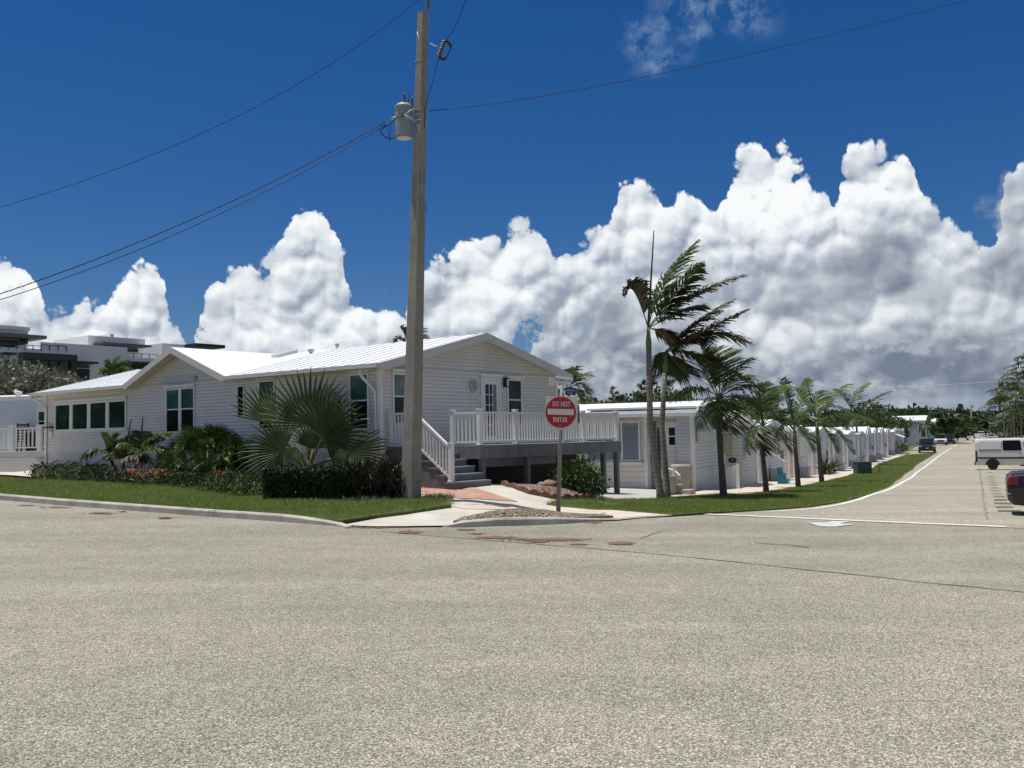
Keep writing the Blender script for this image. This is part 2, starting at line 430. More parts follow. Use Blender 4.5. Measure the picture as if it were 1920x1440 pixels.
def chipseal(name, c1, c2, c3, sc_, bump, tint=None, big=.12):
    mt, nt, b = newmat(name)
    tc = nt.N('ShaderNodeTexCoord').outputs['Object']
    v = nt.N('ShaderNodeTexVoronoi'); v.inputs['Scale'].default_value = sc_; nt.l.new(tc, v.inputs['Vector'])
    sp_ = nt.N('ShaderNodeSeparateColor'); nt.l.new(v.outputs['Color'], sp_.inputs[0])
    c = nt.mix(nt.rng(sp_.outputs[0], .15, .95, 0, 1), c1, c2)
    c = nt.mix(nt.rng(sp_.outputs[1], .80, .84, 0, 1), c, c3)
    gap = nt.rng(v.outputs['Distance'], .45, .8, 0, .7)
    c = nt.mix(gap, c, tuple(x*.30 for x in c1[:3])+(1,))
    n1 = nt.noise(tc, .33, 5, .6); n2 = nt.noise(tc, 2.6, 4, .7); n3 = nt.noise(tc, 14, 3, .6)
    k = nt.M('MULTIPLY', nt.M('MULTIPLY', nt.rng(n1, .3, .7, 1-big, 1+big), nt.rng(n2, .3, .7, .93, 1.07)), nt.rng(n3, .3, .7, .9, 1.1))
    c = nt.mix(1.0, c, k, 'MULTIPLY')
    mpw = nt.N('ShaderNodeMapping'); nt.l.new(tc, mpw.inputs[0]); mpw.inputs['Rotation'].default_value = (0, 0, RAD(33)); mpw.inputs['Scale'].default_value = (.12, 1.0, 1)
    lane = nt.rng(nt.noise(mpw.outputs[0], .55, 3, .55), .38, .62, .90, 1.07)
    c = nt.mix(1.0, c, lane, 'MULTIPLY')
    spot = nt.rng(nt.noise(tc, 1.1, 2, .4), .70, .76, 0, .35)
    c = nt.mix(spot, c, (.17,.155,.13,1))
    if tint:
        c = nt.mix(nt.rng(nt.noise(tc, .21, 3), .45, .62, 0, tint[1]), c, tint[0], 'MULTIPLY')
    nt.l.new(c, b.inputs['Base Color']); b.inputs['Roughness'].default_value = .9; b.inputs['Specular IOR Level'].default_value = .15
    bn = nt.N('ShaderNodeBump', ins={'Strength': bump, 'Distance': .006, 'Height': nt.M('ADD', nt.M('SUBTRACT', 1.0, v.outputs['Distance']), nt.M('MULTIPLY', n3, .4))})
    nt.l.new(bn.outputs[0], b.inputs['Normal'])
    return mt
M_chip = chipseal('chipseal_paving', (.19,.175,.135,1), (.455,.425,.34,1), (.62,.58,.48,1), 98, .6, big=.10)
M_apron = chipseal('worn_asphalt', (.215,.20,.155,1), (.41,.385,.305,1), (.53,.50,.41,1), 85, .4, big=.14)
M_street = chipseal('tan_street', (.30,.275,.215,1), (.47,.43,.34,1), (.58,.54,.44,1), 60, .35, big=.10)
M_soil = mat('soil', (.085,.06,.04,1), .95, .3, 3, .6, 30)
M_far = mat('rough_ground', (.10,.10,.06,1), .95, .3, .5, .3, 8)
M_conc = mat('pale_concrete', (.56,.53,.46,1), .85, .08, 1.2, .15, 60, dirt=(.36,.30,.24,1), dscale=.9, damt=.55, fine=.06)
M_walk = mat('sidewalk_concrete', (.60,.53,.43,1), .85, .10, .8, .15, 60, dirt=(.44,.36,.28,1), dscale=1.4, damt=.5, fine=.06)
M_kerb = mat('kerb_concrete', (.46,.44,.38,1), .85, .15, 2.5, .25, 50, dirt=(.10,.10,.09,1), dscale=2.2, damt=.55, fine=.1)
M_lawn = mat('lawn_soil', (.075,.11,.028,1), .95, .35, 6, .5, 60)

big = sheet('ground', [(-3000, -60), (3000, -60), (3000, 4000), (-3000, 4000)], -.07, M_far)
# kerb line points (bottom of the kerb face) seen in the photo
K1 = [gp(x, y) for x, y in [(-420, 897), (-200, 917), (-60, 931), (0, 937.5), (120, 948), (250, 958), (400, 969.5), (520, 978), (600, 984), (630, 986.5), (648, 989.5)]]
DR_front = [(648, 989), (700, 989.5), (760, 989.5), (830, 988.5)]
road_edge = [(1158, 977), (1200, 972), (1262, 969), (1322, 965)]
lawnR_front = [(1368, 961.5), (1432, 957.5), (1480, 954.5), (1519, 951), (1560, 945), (1594, 938), (1625, 929), (1650, 919), (1669, 911.5), (1691, 893), (1717, 872.5), (1753, 851)]
pa = [p[:2] for p in map(tuple, K1)]+gpoly(DR_front)+gpoly(road_edge)+gpoly(lawnR_front)
L0 = pa[0]
farl = [xy(112, -8.5), xy(170, -8.5), xy(200, -5.2), xy(345, -5.2), xy(345, 40), xy(100, 26), xy(40, 24), (60, -60), (-60, -60), (-60, L0[1]+20)]
sheet('main_road', pa+farl, 0.0, M_chip)
# street surface (tan) on top, then the worn band between
st_edge = [(1322, 965.5)]+[(x, y+.8) for x, y in lawnR_front]
stl = gpoly(st_edge)
sheet('park_street', stl+[xy(112, -8.4), xy(170, -8.4), xy(200, -5.0), xy(344, -5.0), xy(344, 39), xy(100, 25), xy(40, 23)]+gpoly([(1990, 994), (1886, 990)]), .008, M_street)
seam = [(648, 991), (700, 996), (850, 1008), (1000, 1020), (1150, 1032), (1290, 1045), (1450, 1062), (1600, 1078), (1750, 1094), (1920, 1111), (2100, 1130)]
sheet('road_apron', gpoly(seam)+gpoly([(2100, 998), (1886, 990.3), (1600, 977.5), (1322, 965.8)])+gpoly([(x, y+.6) for x, y in [(1262, 969), (1200, 972), (1158, 977), (1100, 980), (1045, 984), (928, 988), (830, 989.5), (760, 990), (700, 990)]]), .004, M_apron)

def sweep(path, prof, closed=False):
    # prof: list of (across, up); across = to the left of the walking direction
    mb = MB(); n = len(prof); vs = []
    for i, p in enumerate(path):
        d = Vector(path[min(i+1, len(path)-1)])-Vector(path[max(i-1, 0)]); d.z = 0; d.normalize(); s_ = Vector((-d.y, d.x, 0))
        for a, u_ in prof[i] if isinstance(prof[0][0], (list, tuple)) else prof: vs.append(Vector(p)+s_*a+Vector((0, 0, u_)))
    if isinstance(prof[0][0], (list, tuple)): n = len(prof[0])
    fs = []
    for i in range(len(path)-1):
        for k in range(n):
            k2 = (k+1) % n
            fs.append((i*n+k, i*n+k2, (i+1)*n+k2, (i+1)*n+k))
    fs.append(tuple(range(n))[::-1]); fs.append(tuple((len(path)-1)*n+k for k in range(n)))
    mb.add(vs, fs); return mb
def dens(path, step=.5):
    o = []
    for a, b in zip(path, path[1:]):
        a = Vector(a); b = Vector(b); n = max(1, int((b-a).length/step))
        for i in range(n):
            q = a.lerp(b, i/n); q.z = G(q.x, q.y); o.append(q)
    q = Vector(path[-1]); q.z = G(q.x, q.y); o.append(q); return o
def kerbprof(h, w=.19): return [(0, -.08), (0, h*.8), (.025, h), (w-.03, h+.005), (w, h-.01), (w, -.08)]
kp = dens(K1, .5); npt = len(kp)
o = sweep(kp, [kerbprof(.145*min(1, (npt-1-i)/4+.12)) for i in range(npt)]).build('kerb', M_kerb); o['kind'] = 'structure'
K2 = [gp(x, y) for x, y in [(829, 988), (845, 989), (870, 988.8), (928, 987), (985, 985.2), (1045, 983), (1110, 978.8), (1145, 976.8), (1165, 975)]]
kp2 = dens(K2, .35); n2_ = len(kp2)
o = sweep(kp2, [kerbprof(.15*min(1, i/3+.08, (n2_-1-i)/5+.05), .2) for i in range(n2_)]).build('kerb', M_kerb); o['kind'] = 'structure'

# driveway concrete, sidewalk, brick patch
drive = gpoly([(644, 986), (700, 988.5), (760, 988.5), (832, 987.5), (870, 978), (1000, 972), (1100, 972), (1160, 976), (1200, 972), (1262, 968.5), (1147, 957), (1024, 947), (1050, 937), (970, 916), (940, 903), (850, 900), (760, 900), (745, 935), (800, 938), (846, 950)])
sheet('driveway', drive, .022, M_conc)
walk = gpoly([(846, 951), (900, 949), (1000, 947), (1024, 948.5), (1147, 958), (1262, 968.6), (1200, 971), (1158, 975), (1040, 964), (960, 958), (870, 957)])
sheet('sidewalk', walk, .032, M_walk)
def brickmat():
    mt, nt, b = newmat('brick_paving'); tc = nt.N('ShaderNodeTexCoord').outputs['Object']
    mp = nt.N('ShaderNodeMapping'); nt.l.new(tc, mp.inputs[0]); mp.inputs['Rotation'].default_value = (0, 0, RAD(39+45))
    br = nt.N('ShaderNodeTexBrick'); nt.l.new(mp.outputs[0], br.inputs[0]); br.inputs['Scale'].default_value = 1.0
    br.inputs['Brick Width'].default_value = .21; br.inputs['Row Height'].default_value = .105; br.inputs['Mortar Size'].default_value = .009
    br.inputs['Color1'].default_value = (.50,.235,.17,1); br.inputs['Color2'].default_value = (.40,.20,.15,1); br.inputs['Mortar'].default_value = (.34,.26,.20,1)
    c = nt.mix(nt.rng(nt.noise(tc, 1.1, 5, .65), .45, .7, 0, .6), br.outputs[0], (.52,.40,.31,1))
    nt.l.new(c, b.inputs['Base Color']); b.inputs['Roughness'].default_value = .9
    bn = nt.N('ShaderNodeBump', ins={'Strength': .5, 'Distance': .004, 'Height': br.outputs[1]}); bn.invert = True
    nt.l.new(bn.outputs[0], b.inputs['Normal']); return mt
sheet('brick_path', gpoly([(760, 912), (831, 913), (885, 915.5), (930, 930), (972, 943.5), (870, 937.5), (789, 928.5), (752, 928)]), .036, brickmat())
M_paver = mat('grey_pavers', (.42,.42,.40,1), .85, .2, 5, .3, 30, dirt=(.60,.58,.52,1), dscale=3, damt=.6)
sheet('paver_drive', gpoly([(1095, 901), (1131, 903.5), (1180, 911), (1228, 919.5), (1262, 924), (1258, 934), (1228, 936.5), (1120, 938), (1085, 935)]), .030, M_paver)
# sidewalk along the row of homes
wt_top = [(1228, 936), (1295, 931.5), (1352, 927.5), (1400, 928), (1432.5, 924.5), (1501, 913), (1544, 904.5), (1571.5, 897.5), (1607.6, 886), (1640, 876), (1700, 852)]
wl = [xy(p, -8.75) for p in (32, 40, 50, 60, 75, 90, 112)]
wk = gpoly(wt_top)+[xy(112, -7.3)]+wl[::-1]
sheet('sidewalk', wk, .035, M_walk)
yard = [xy(28.5, -8.7)]+[xy(p, -8.7) for p in (40, 60, 90, 118)]+[xy(118, -24), xy(28.5, -24)]
sheet('gravel_yard', yard, -.01, mat('shell_gravel', (.36,.27,.21,1), .95, .25, 4, .8, 45, dirt=(.55,.48,.42,1), dscale=12, damt=.8))
M_bed = mat('mulch', (.05,.033,.022,1), .95, .4, 8, .9, 40)
sheet('mulch_bed', [tuple(gp(x, y))[:2] for x, y in [(55, 903), (230, 908), (400, 916), (500, 934), (640, 940), (735, 938), (760, 900), (700, 893), (90, 880)]], .10, M_bed)
sheet('left_drive', gpoly([(-200, 886), (64, 884.5), (90, 880), (75, 900), (-60, 896), (-200, 896)]), .085, M_conc)

# lawns
lawnL = [(p[0], p[1]) for p in pa[:10]]
# shift behind the kerb
def shiftv(poly, d):
    o = []
    for i, p in enumerate(poly):
        a = Vector(poly[max(i-1, 0)]); b = Vector(poly[min(i+1, len(poly)-1)]); t = (b-a).normalized(); n = Vector((-t.y, t.x))
        o.append((p[0]+n.x*d, p[1]+n.y*d))
    return o
lf = shiftv(lawnL, .17)
lawnLp = lf+gpoly([(700, 970), (760, 962.5), (846, 949.5), (846, 947.5), (800, 937.5), (745, 937)], .05)+[tuple(gp(x, y))[:2] for x, y in [(735, 940), (640, 942), (500, 936), (400, 918), (230, 910), (55, 904.5), (-60, 897), (-200, 891), (-420, 885)]]
lawnLo = sheet('lawn', lawnLp, .095, M_lawn, thick=.12)
lawnRp = gpoly([(1024, 948), (1045, 939.5), (1113, 937.5), (1182, 938), (1228, 937.5)])+gpoly([(x, y+1) for x, y in wt_top[1:]])+gpoly([(1753, 850)])+gpoly(lawnR_front[::-1])+gpoly([(1320, 964), (1262, 968.5), (1147, 958.5)])
sheet('lawn', lawnRp, .037, M_lawn, thick=.08)

def grassmat(name, c1, c2, trans, rough, tip=None):
    mt = leafmat(name, c1, c2, trans, rough, tip=tip); nt = NT(mt.node_tree); b = nt.n['Principled BSDF']
    src = b.inputs['Base Color'].links[0].from_socket; tc = nt.N('ShaderNodeTexCoord').outputs['Object']
    k = nt.rng(nt.M('ADD', nt.noise(tc, .42, 4, .6), nt.M('MULTIPLY', nt.noise(tc, 3.5, 2), .12)), .55, .72, 0, .75)
    c = nt.mix(k, src, (.30, .235, .09, 1)); nt.l.new(c, b.inputs['Base Color'])
    for n in nt.n:
        if n.type == 'BSDF_TRANSLUCENT': nt.l.new(c, n.inputs[0])
    return mt
def inpoly(x, y, poly):
    c = False; j = len(poly)-1
    for i in range(len(poly)):
        xi, yi = poly[i]; xj, yj = poly[j]
        if (yi > y) != (yj > y) and x < (xj-xi)*(y-yi)/(yj-yi)+xi: c = not c
        j = i
    return c
M_blade = grassmat('grass_blades', (.10,.18,.02), (.24,.33,.06), .38, .5, tip=((.32,.25,.11), .14))
def blades(poly, off, dens_, hmin, hmax, name, clip=None):
    mb = MB(); vs = mb.v; fs = mb.f
    x0 = min(p[0] for p in poly); x1 = max(p[0] for p in poly); y0 = min(p[1] for p in poly); y1 = max(p[1] for p in poly)
    # cells of 1 m, blade count falls with distance, blades grow a little wider
    for ix in range(int(x0)-1, int(x1)+2):
        for iy in range(int(y0)-1, int(y1)+2):
            D = math.hypot(ix, iy)
            if iy < 3 or abs(ix) > iy*.60+2: continue
            k = min(1, (24/D)**1.7)
            n = int(dens_*k); s = 1/max(k, .05)**.42
            for _ in range(n):
                x = ix+R.random(); y = iy+R.random()
                if not inpoly(x+R.gauss(0, .07), y+R.gauss(0, .07), poly): continue
                z = G(x, y)+off
                h = R.uniform(hmin, hmax); a = R.random()*6.283; w_ = .0045*s*R.uniform(.8, 1.5)
                lx = R.gauss(.15, .5)*h; ly = R.gauss(0, .5)*h
                ca, sa = math.cos(a)*w_, math.sin(a)*w_; o_ = len(vs)
                vs.append((x-ca, y-sa, z-.01)); vs.append((x+ca, y+sa, z-.01)); vs.append((x+lx, y+ly, z+h))
                fs.append((o_, o_+1, o_+2))
    mb.mi = [0]*len(fs)
    o = mb.build(name, M_blade); o['kind'] = 'stuff'; return o
blades([p for p in lawnLp], .095, 1500, .035, .085, 'grass')
blades([p for p in lawnRp], .037, 1300, .035, .08, 'grass')

# painted markings
M_paint = mat('road_paint', (.74,.74,.70,1), .7, .08, 3, .1, 40, dirt=(.42,.39,.33,1), dscale=7, damt=.75)
def stripe(name, pts, w_, off=.016):
    P_ = dens([gp(x, y) for x, y in pts], .6); l = []; r = []
    for i, p in enumerate(P_):
        d = P_[min(i+1, len(P_)-1)]-P_[max(i-1, 0)]; d.z = 0; d.normalize(); s_ = Vector((-d.y, d.x, 0))*w_/2
        l.append(p+s_); r.append(p-s_)
    mb = MB()
    for i in range(len(P_)-1):
        q = [Vector(v) for v in (l[i], r[i], r[i+1], l[i+1])]
        for v in q: v.z = G(v.x, v.y)+off
        mb.quad(*q)
    o = mb.build(name, M_paint); o['kind'] = 'structure'; return o
stripe('painted_edge_line', [(1440, 960.3), (1470, 958.7), (1526, 955), (1575, 946.7), (1612, 937), (1657, 922), (1687, 908), (1725, 881.5), (1765, 852), (1786, 838.5), (1802, 826)], .15)
stripe('painted_stop_line', [(1324, 964.8), (1420, 969), (1600, 977), (1750, 983.3), (1888, 988.8)], .24)
for a, b in [((1500, 968.3), (1535, 969.8)), ((1548, 970), (1572, 971)), ((1582, 971.2), (1600, 972)), ((1618, 972.6), (1640, 973.6)), ((1644, 974), (1678, 975.8))]:
    stripe('painted_dash', [a, b], .10)
mb = MB()
aw = [gp(1200+x/2.667, 850+y/2.667) for x, y in [(835, 349), (925, 350), (965, 341), (1048, 344), (1000, 356), (1090, 357), (975, 370), (905, 369)]]
for q in aw: q.z = G(q.x, q.y)+.016
mb.add(aw, [(0, 1, 7), (1, 4, 6, 7), (1, 2, 3, 4), (4, 5, 6)]); o = mb.build('painted_arrow', mat('faded_paint', (.58,.62,.62,1), .7, .1, 3, dirt=(.34,.33,.29,1), dscale=5, damt=.95)); o['kind'] = 'structure'
# short dark dashes beside the parking bays
M_dmark = mat('dark_mark', (.06,.055,.05,1), .9)
def gstrip(p, q, w_, off=.035):
    a = gp(*p); b = gp(*q); d = (b-a); d.z = 0; d.normalize(); s_ = Vector((-d.y, d.x, 0))*w_/2; mb = MB()
    n = 4
    for i in range(n):
        c = a.lerp(b, i/n); e_ = a.lerp(b, (i+1)/n); vv = [c+s_, c-s_, e_-s_, e_+s_]
        for v in vv: v.z = G(v.x, v.y)+off
        mb.quad(*vv)
    o = mb.build('dark_dash', M_dmark); o['kind'] = 'structure'
for (x0, x1, y) in [(985, 1060, 960), (990, 1075, 1003), (980, 1075, 1028), (998, 1092, 1054), (1018, 1112, 1086), (1008, 1115, 1116), (1030, 1130, 1150), (1028, 1158, 1187), (1058, 1165, 1221), (1060, 1205, 1258), (1068, 1232, 1300), (1075, 1290, 1342), (1092, 1305, 1389), (1115, 1400, 1436)]:
    gstrip((1700+x0/6.545, 740+y/6.545), (1700+x1/6.545, 740+(y+3)/6.545), .30)
# joint between the street and the parking bays, cracks, leaf litter
def crack(pts, w_, mt, off=.014, jit=.05):
    P_ = dens([gp(x, y) for x, y in pts], .25); mb = MB(); prev = None
    for i, p in enumerate(P_):
        d = P_[min(i+1, len(P_)-1)]-P_[max(i-1, 0)]; d.z = 0; d.normalize(); s_ = Vector((-d.y, d.x, 0))
        c = p+s_*R.uniform(-jit, jit); ww = w_*R.uniform(.3, 1.2)
        a, b = c+s_*ww/2, c-s_*ww/2
        for v in (a, b): v.z = G(v.x, v.y)+off
        if prev: mb.quad(prev[0], prev[1], b, a)
        prev = (a, b)
    o = mb.build('crack', mt); o['kind'] = 'structure'
crack([(1836, 869), (1838, 890), (1840, 905), (1844, 935), (1850, 975)], .03, mat('street_joint', (.22,.20,.16,1), .9))
crack([(1418, 1018), (1450, 1022), (1480, 1023), (1520, 1027)], .035, M_dmark)
crack([(1633, 1015), (1658, 1017)], .03, M_dmark)
crack([(1500, 1027), (1600, 1032), (1740, 1033)], .012, M_dmark)
crack([(1200, 1010), (1240, 995), (1290, 989)], .05, mat('old_seal', (.27,.25,.20,1), .9))
crack(seam[1:-1], .03, mat('tar_trace', (.27,.25,.20,1)), jit=.04)
# rust red casuarina needles swept into patches on the road, one loose scatter
M_need = leafmat('fallen_needles', (.15,.08,.05), (.25,.15,.10), 0, .9)
mb = MB()
for (px, py, wx, wy, n) in [(190, 963, 26, 1.5, 140), (310, 972, 12, 1.2, 110), (105, 952, 30, 1, 80), (50, 948, 20, .8, 60), (230, 960, 10, .6, 40), (768, 999, 22, 2.0, 240), (872, 994.5, 16, .8, 90), (930, 1009, 35, 1.6, 300), (1025, 1013, 60, 1.8, 500), (1165, 1020, 22, 2.2, 200), (1010, 1017, 18, 1, 90), (895, 1002, 14, 1.2, 70), (1110, 979, 16, 2.5, 160), (1085, 1022, 14, .8, 60), (700, 990, 40, 1.5, 70)]:
    for _ in range(n):
        g_ = gp(px+R.gauss(0, wx*.5), py+R.gauss(0, wy*.6)); a = R.random()*3.14; l = R.uniform(.02, .06); w_ = R.uniform(.008, .02)
        d = Vector((math.cos(a), math.sin(a), 0)); s_ = Vector((-d.y, d.x, 0)); g_.z = G(g_.x, g_.y)+.012+R.random()*.006
        mb.quad(g_-d*l-s_*w_, g_+d*l-s_*w_, g_+d*l+s_*w_, g_-d*l+s_*w_)
o = mb.build('fallen_needles', M_need); o['kind'] = 'stuff'
# ------------------------------------------------------------------ corner house
M_sid = mat('white_siding', (.76,.73,.68,1), .55, .06, .7, .0, dirt=(.55,.52,.45,1), dscale=.9, damt=.45)
M_lapshade = mat('siding_lap_shade', (.45,.43,.39,1), .8, .1, 2)  # painted shadow line along the bottom of each siding board
M_trim = mat('white_trim', (.80,.79,.76,1), .45, .04, 2)
M_fascia = mat('fascia_paint', (.60,.58,.53,1), .5, .05, 2)
M_soff = mat('soffit', (.72,.66,.56,1), .6, .06, 2)
def roofmat(name, col, ang, pitch_=.33):
    mt, nt, b = newmat(name); tc = nt.N('ShaderNodeTexCoord').outputs['Object']
    c = nt.mix(nt.rng(nt.noise(tc, .6, 5, .6), .4, .75, 0, .35), col, tuple(x*.82 for x in col[:3])+(1,))
    nt.l.new(c, b.inputs['Base Color']); b.inputs['Roughness'].default_value = .45
    return mt
M_roof = roofmat('white_roof', (.86,.87,.87,1), 0)
M_skirt = mat('ribbed_skirting', (.72,.69,.67,1), .5, .04, 1)
def glassmat(name, col, rough=.06):
    mt, nt, b = newmat(name); tc = nt.N('ShaderNodeTexCoord').outputs['Object']
    c = nt.mix(nt.rng(nt.noise(tc, 2.3, 4, .6), .35, .75, 0, 1), tuple(min(1, x*1.3) for x in col[:3])+(1,), tuple(x*.45 for x in col[:3])+(1,))
    nt.l.new(c, b.inputs['Base Color']); b.inputs['Roughness'].default_value = rough; b.inputs['Specular IOR Level'].default_value = .3
    return mt
M_glass = glassmat('green_glass', (.016,.040,.026,1)); M_teal = glassmat('teal_glass', (.040,.105,.092,1)); M_dark = glassmat('dark_glass', (.011,.018,.017,1))
M_pale = glassmat('curtained_glass', (.14,.20,.19,1), .1)
M_black = mat('black_metal', (.02,.02,.02,1), .5)
ZF = CZ-.42
class Wall:
    # a vertical plane: origin o, direction d (unit), outward normal n
    def __init__(s, o, d, n): s.o = Vector(o); s.d = Vector(d).normalized(); s.n = Vector(n).normalized()
    def P(s, a, z, k=0.0): q = s.o+s.d*a+s.n*k; return Vector((q.x, q.y, z))
    def hit(s, px, py):
        r_ = ray(px, py); t = (s.o-CAM).dot(s.n)/r_.dot(s.n); q = CAM+r_*t
        return (q-s.o).dot(s.d), q.z
    def box(s, mb, a0, z0, a1, z1, k0, k1):
        mb.obox(s.P(a0, z0, k0), s.d*(a1-a0), Vector((0, 0, z1-z0)), s.n*(k1-k0))
def lap(mb, W, z0, z1, rng_, pitch=.1065, proud=.022):
    z = z0
    while z < z1-1e-4:
        zt = min(z+pitch, z1); a0, b0 = rng_(z); a1, b1 = rng_(zt)
        if b0-a0 < .03: break
        if b1 < a1: a1 = b1 = (a1+b1)/2
        p = [W.P(a0, z, proud), W.P(b0, z, proud), W.P(b1, zt, .002), W.P(a1, zt, .002)]
        q = [W.P(a0, z, .0), W.P(b0, z, .0)]
        shd = min(.011, zt-z)  # height of the painted shadow strip at the board's lower edge
        s0 = [W.P(a0, z, proud), W.P(b0, z, proud), W.P(b0, z+shd, proud), W.P(a0, z+shd, proud)]
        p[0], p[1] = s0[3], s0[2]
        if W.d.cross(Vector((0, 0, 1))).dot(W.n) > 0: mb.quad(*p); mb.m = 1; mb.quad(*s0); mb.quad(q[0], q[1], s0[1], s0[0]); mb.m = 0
        else: mb.quad(*p[::-1]); mb.m = 1; mb.quad(*s0[::-1]); mb.quad(s0[0], s0[1], q[1], q[0]); mb.m = 0
        z = zt
def window(root, W, a0, z0, a1, z1, cols=1, rows=(.5,), fw_=.055, glass=None, k=.02, header=True, sill=False, colw=.07, name='window'):
    if a1 < a0: a0, a1 = a1, a0
    mb = MB(); d = .035
    W.box(mb, a0, z0, a1, z0+fw_, k, k+d); W.box(mb, a0, z1-fw_, a1, z1, k, k+d)
    W.box(mb, a0, z0+fw_, a0+fw_, z1-fw_, k, k+d); W.box(mb, a1-fw_, z0+fw_, a1, z1-fw_, k, k+d)
    iw = (a1-a0-2*fw_-(cols-1)*colw)/cols
    for c in range(1, cols):
        x = a0+fw_+iw*c+colw*(c-1); W.box(mb, x, z0+fw_, x+colw, z1-fw_, k, k+d-.004)
    rows = [z0+fw_+(z1-z0-2*fw_)*r_ for r_ in rows]
    for zr in rows:
        for c in range(cols):
            x = a0+fw_+(iw+colw)*c; W.box(mb, x, zr-.022, x+iw, zr+.022, k, k+d-.008)
    if header: W.box(mb, a0-.05, z1+.012, a1+.05, z1+.10, k, k+.09)
    if sill: W.box(mb, a0-.06, z0-.045, a1+.06, z0-.004, k, k+.06)
    fr = mb.build(name, M_trim, root)
    zs = [z0+fw_]+rows+[z1-fw_]
    gl = glass or [M_dark, M_teal]
    pm = MB(); 
    for c in range(cols):
        x = a0+fw_+(iw+colw)*c
        for i in range(len(zs)-1):
            pm.m = min(i, len(gl)-1)
            W.box(pm, x, zs[i], x+iw, zs[i+1], k-.012, k+.008)
    sub(pm, 'pane', gl, fr)
    return fr
U = Vector((-.777, .63, 0)).normalized(); V = Vector((.63, .777, 0)).normalized()
P1 = at(713, 800, 26.3); P1 = Vector((P1.x, P1.y, 0))
HL, HW = 19.4, 8.1
WF = Wall(P1, U, -V); WG = Wall(P1, V, -U)
WL = Wall(P1+U*HL, V, U); WB = Wall(P1+V*HW, U, V)
EZ = ZF+2.39; RZ = EZ+.89
hloc = P1.copy(); hloc.z = G(P1.x, P1.y)
house = thing('house', 'long single-storey white clapboard house with bright white gabled roof on the street corner', 'house', hloc)
WFo = Wall(P1-V*.48, U, -V)
cA = WFo.hit(231, 711)[0]-.28; cB = WFo.hit(421, 691)[0]+.28      # cross gable from cB (right) to cA (left)
cM = (cA+cB)/2; cH = (cA-cB)/2; slope = .89/(HW/2); cs = .89/cH
mb = MB()
lap(mb, WF, ZF, EZ, lambda z: (0.05, HL-.05))
XT = .13; sl2 = (.89+XT)/(HW/2); cs2 = (.89+XT)/cH
lap(mb, WF, EZ, EZ+.88+XT, lambda z: (cB+(z-EZ)/cs2, cA-(z-EZ)/cs2))
lap(mb, WG, ZF, EZ, lambda z: (.05, HW-.05))
lap(mb, WG, EZ, RZ+XT, lambda z: ((z-EZ)/sl2, HW-(z-EZ)/sl2))
lap(mb, WL, ZF, EZ, lambda z: (.05, HW-.05)); lap(mb, WL, EZ, RZ+XT, lambda z: ((z-EZ)/sl2, HW-(z-EZ)/sl2))
lap(mb, WB, ZF, EZ, lambda z: (.05, HL-.05))
mb.build('wall', [M_sid, M_lapshade], house)
mb = MB()
for W, a in ((WF, 0), (WF, HL), (WB, 0), (WB, HL)):
    c = W.P(a, 0); mb = MB()
    mb.obox(Vector((c.x, c.y, ZF-.02))-U*.06-V*.06, U*.12, V*.12, Vector((0, 0, EZ-ZF+.01))); mb.build('corner_trim', M_trim, house)
# skirting: ribbed vertical panels
mb = MB()
def ribs(W, L_):
    a = 0; zb = ZF-1.5
    while a < L_-.01:
        b = min(a+.10, L_)
        k0, k1 = -.055, -.012
        mb.quad(W.P(a, zb, k0), W.P(a+.02, zb, k1), W.P(a+.02, ZF-.02, k1), W.P(a, ZF-.02, k0))
        mb.quad(W.P(a+.02, zb, k1), W.P(a+.06, zb, k1), W.P(a+.06, ZF-.02, k1), W.P(a+.02, ZF-.02, k1))
        mb.quad(W.P(a+.06, zb, k1), W.P(a+.08, zb, k0), W.P(a+.08, ZF-.02, k0), W.P(a+.06, ZF-.02, k1))
        mb.quad(W.P(a+.08, zb, k0), W.P(b, zb, k0), W.P(b, ZF-.02, k0), W.P(a+.08, ZF-.02, k0))
        a = b
    W.box(mb, 0, ZF-.035, L_, ZF-.003, -.03, .018)
ribs(WF, HL); ribs(WG, HW); ribs(WL, HW); ribs(WB, HL)
mb.build('skirting', M_skirt, house)
# roof
OV, OG = .42, .42
def HP(u, v, z): q = P1+U*u+V*v; return Vector((q.x, q.y, z))
T = .09
mb = MB()
ridge = HW/2
def slab(mb, pts, t=.06):
    mb.prism([Vector(p) for p in pts], (0, 0, -t))
eZ = EZ-OV*slope+.09; rZ = RZ+.235
# front slope, back slope
def zr(v): return eZ+(v+OV)/(ridge+OV)*(rZ-eZ)
slab(mb, [HP(-OG, -OV, eZ), HP(cB-.22, -OV, eZ), HP(cB-.22, ridge, rZ), HP(-OG, ridge, rZ)][::-1])
slab(mb, [HP(cA+.22, -OV, eZ), HP(HL+OG, -OV, eZ), HP(HL+OG, ridge, rZ), HP(cA+.22, ridge, rZ)][::-1])
slab(mb, [HP(cB-.22, .06, zr(.06)), HP(cA+.22, .06, zr(.06)), HP(cA+.22, ridge, rZ), HP(cB-.22, ridge, rZ)][::-1])
slab(mb, [HP(-OG, HW+OV, eZ), HP(HL+OG, HW+OV, eZ), HP(HL+OG, ridge, rZ), HP(-OG, ridge, rZ)])
# cross gable slopes (penetrate the main slope)
cOv = .5; ce = EZ-.28*cs+.09
vb = ridge
mb2 = mb
for sgn in (1, -1):
    ue = cM+sgn*(cH+.28)
    slab(mb2, [HP(ue, -OV-.06, ce), HP(cM, -OV-.06, rZ+.012), HP(cM, vb, rZ+.012), HP(cM+sgn*.02, vb, rZ+.01), HP(ue, -OV+.35, ce)][::sgn], .06)
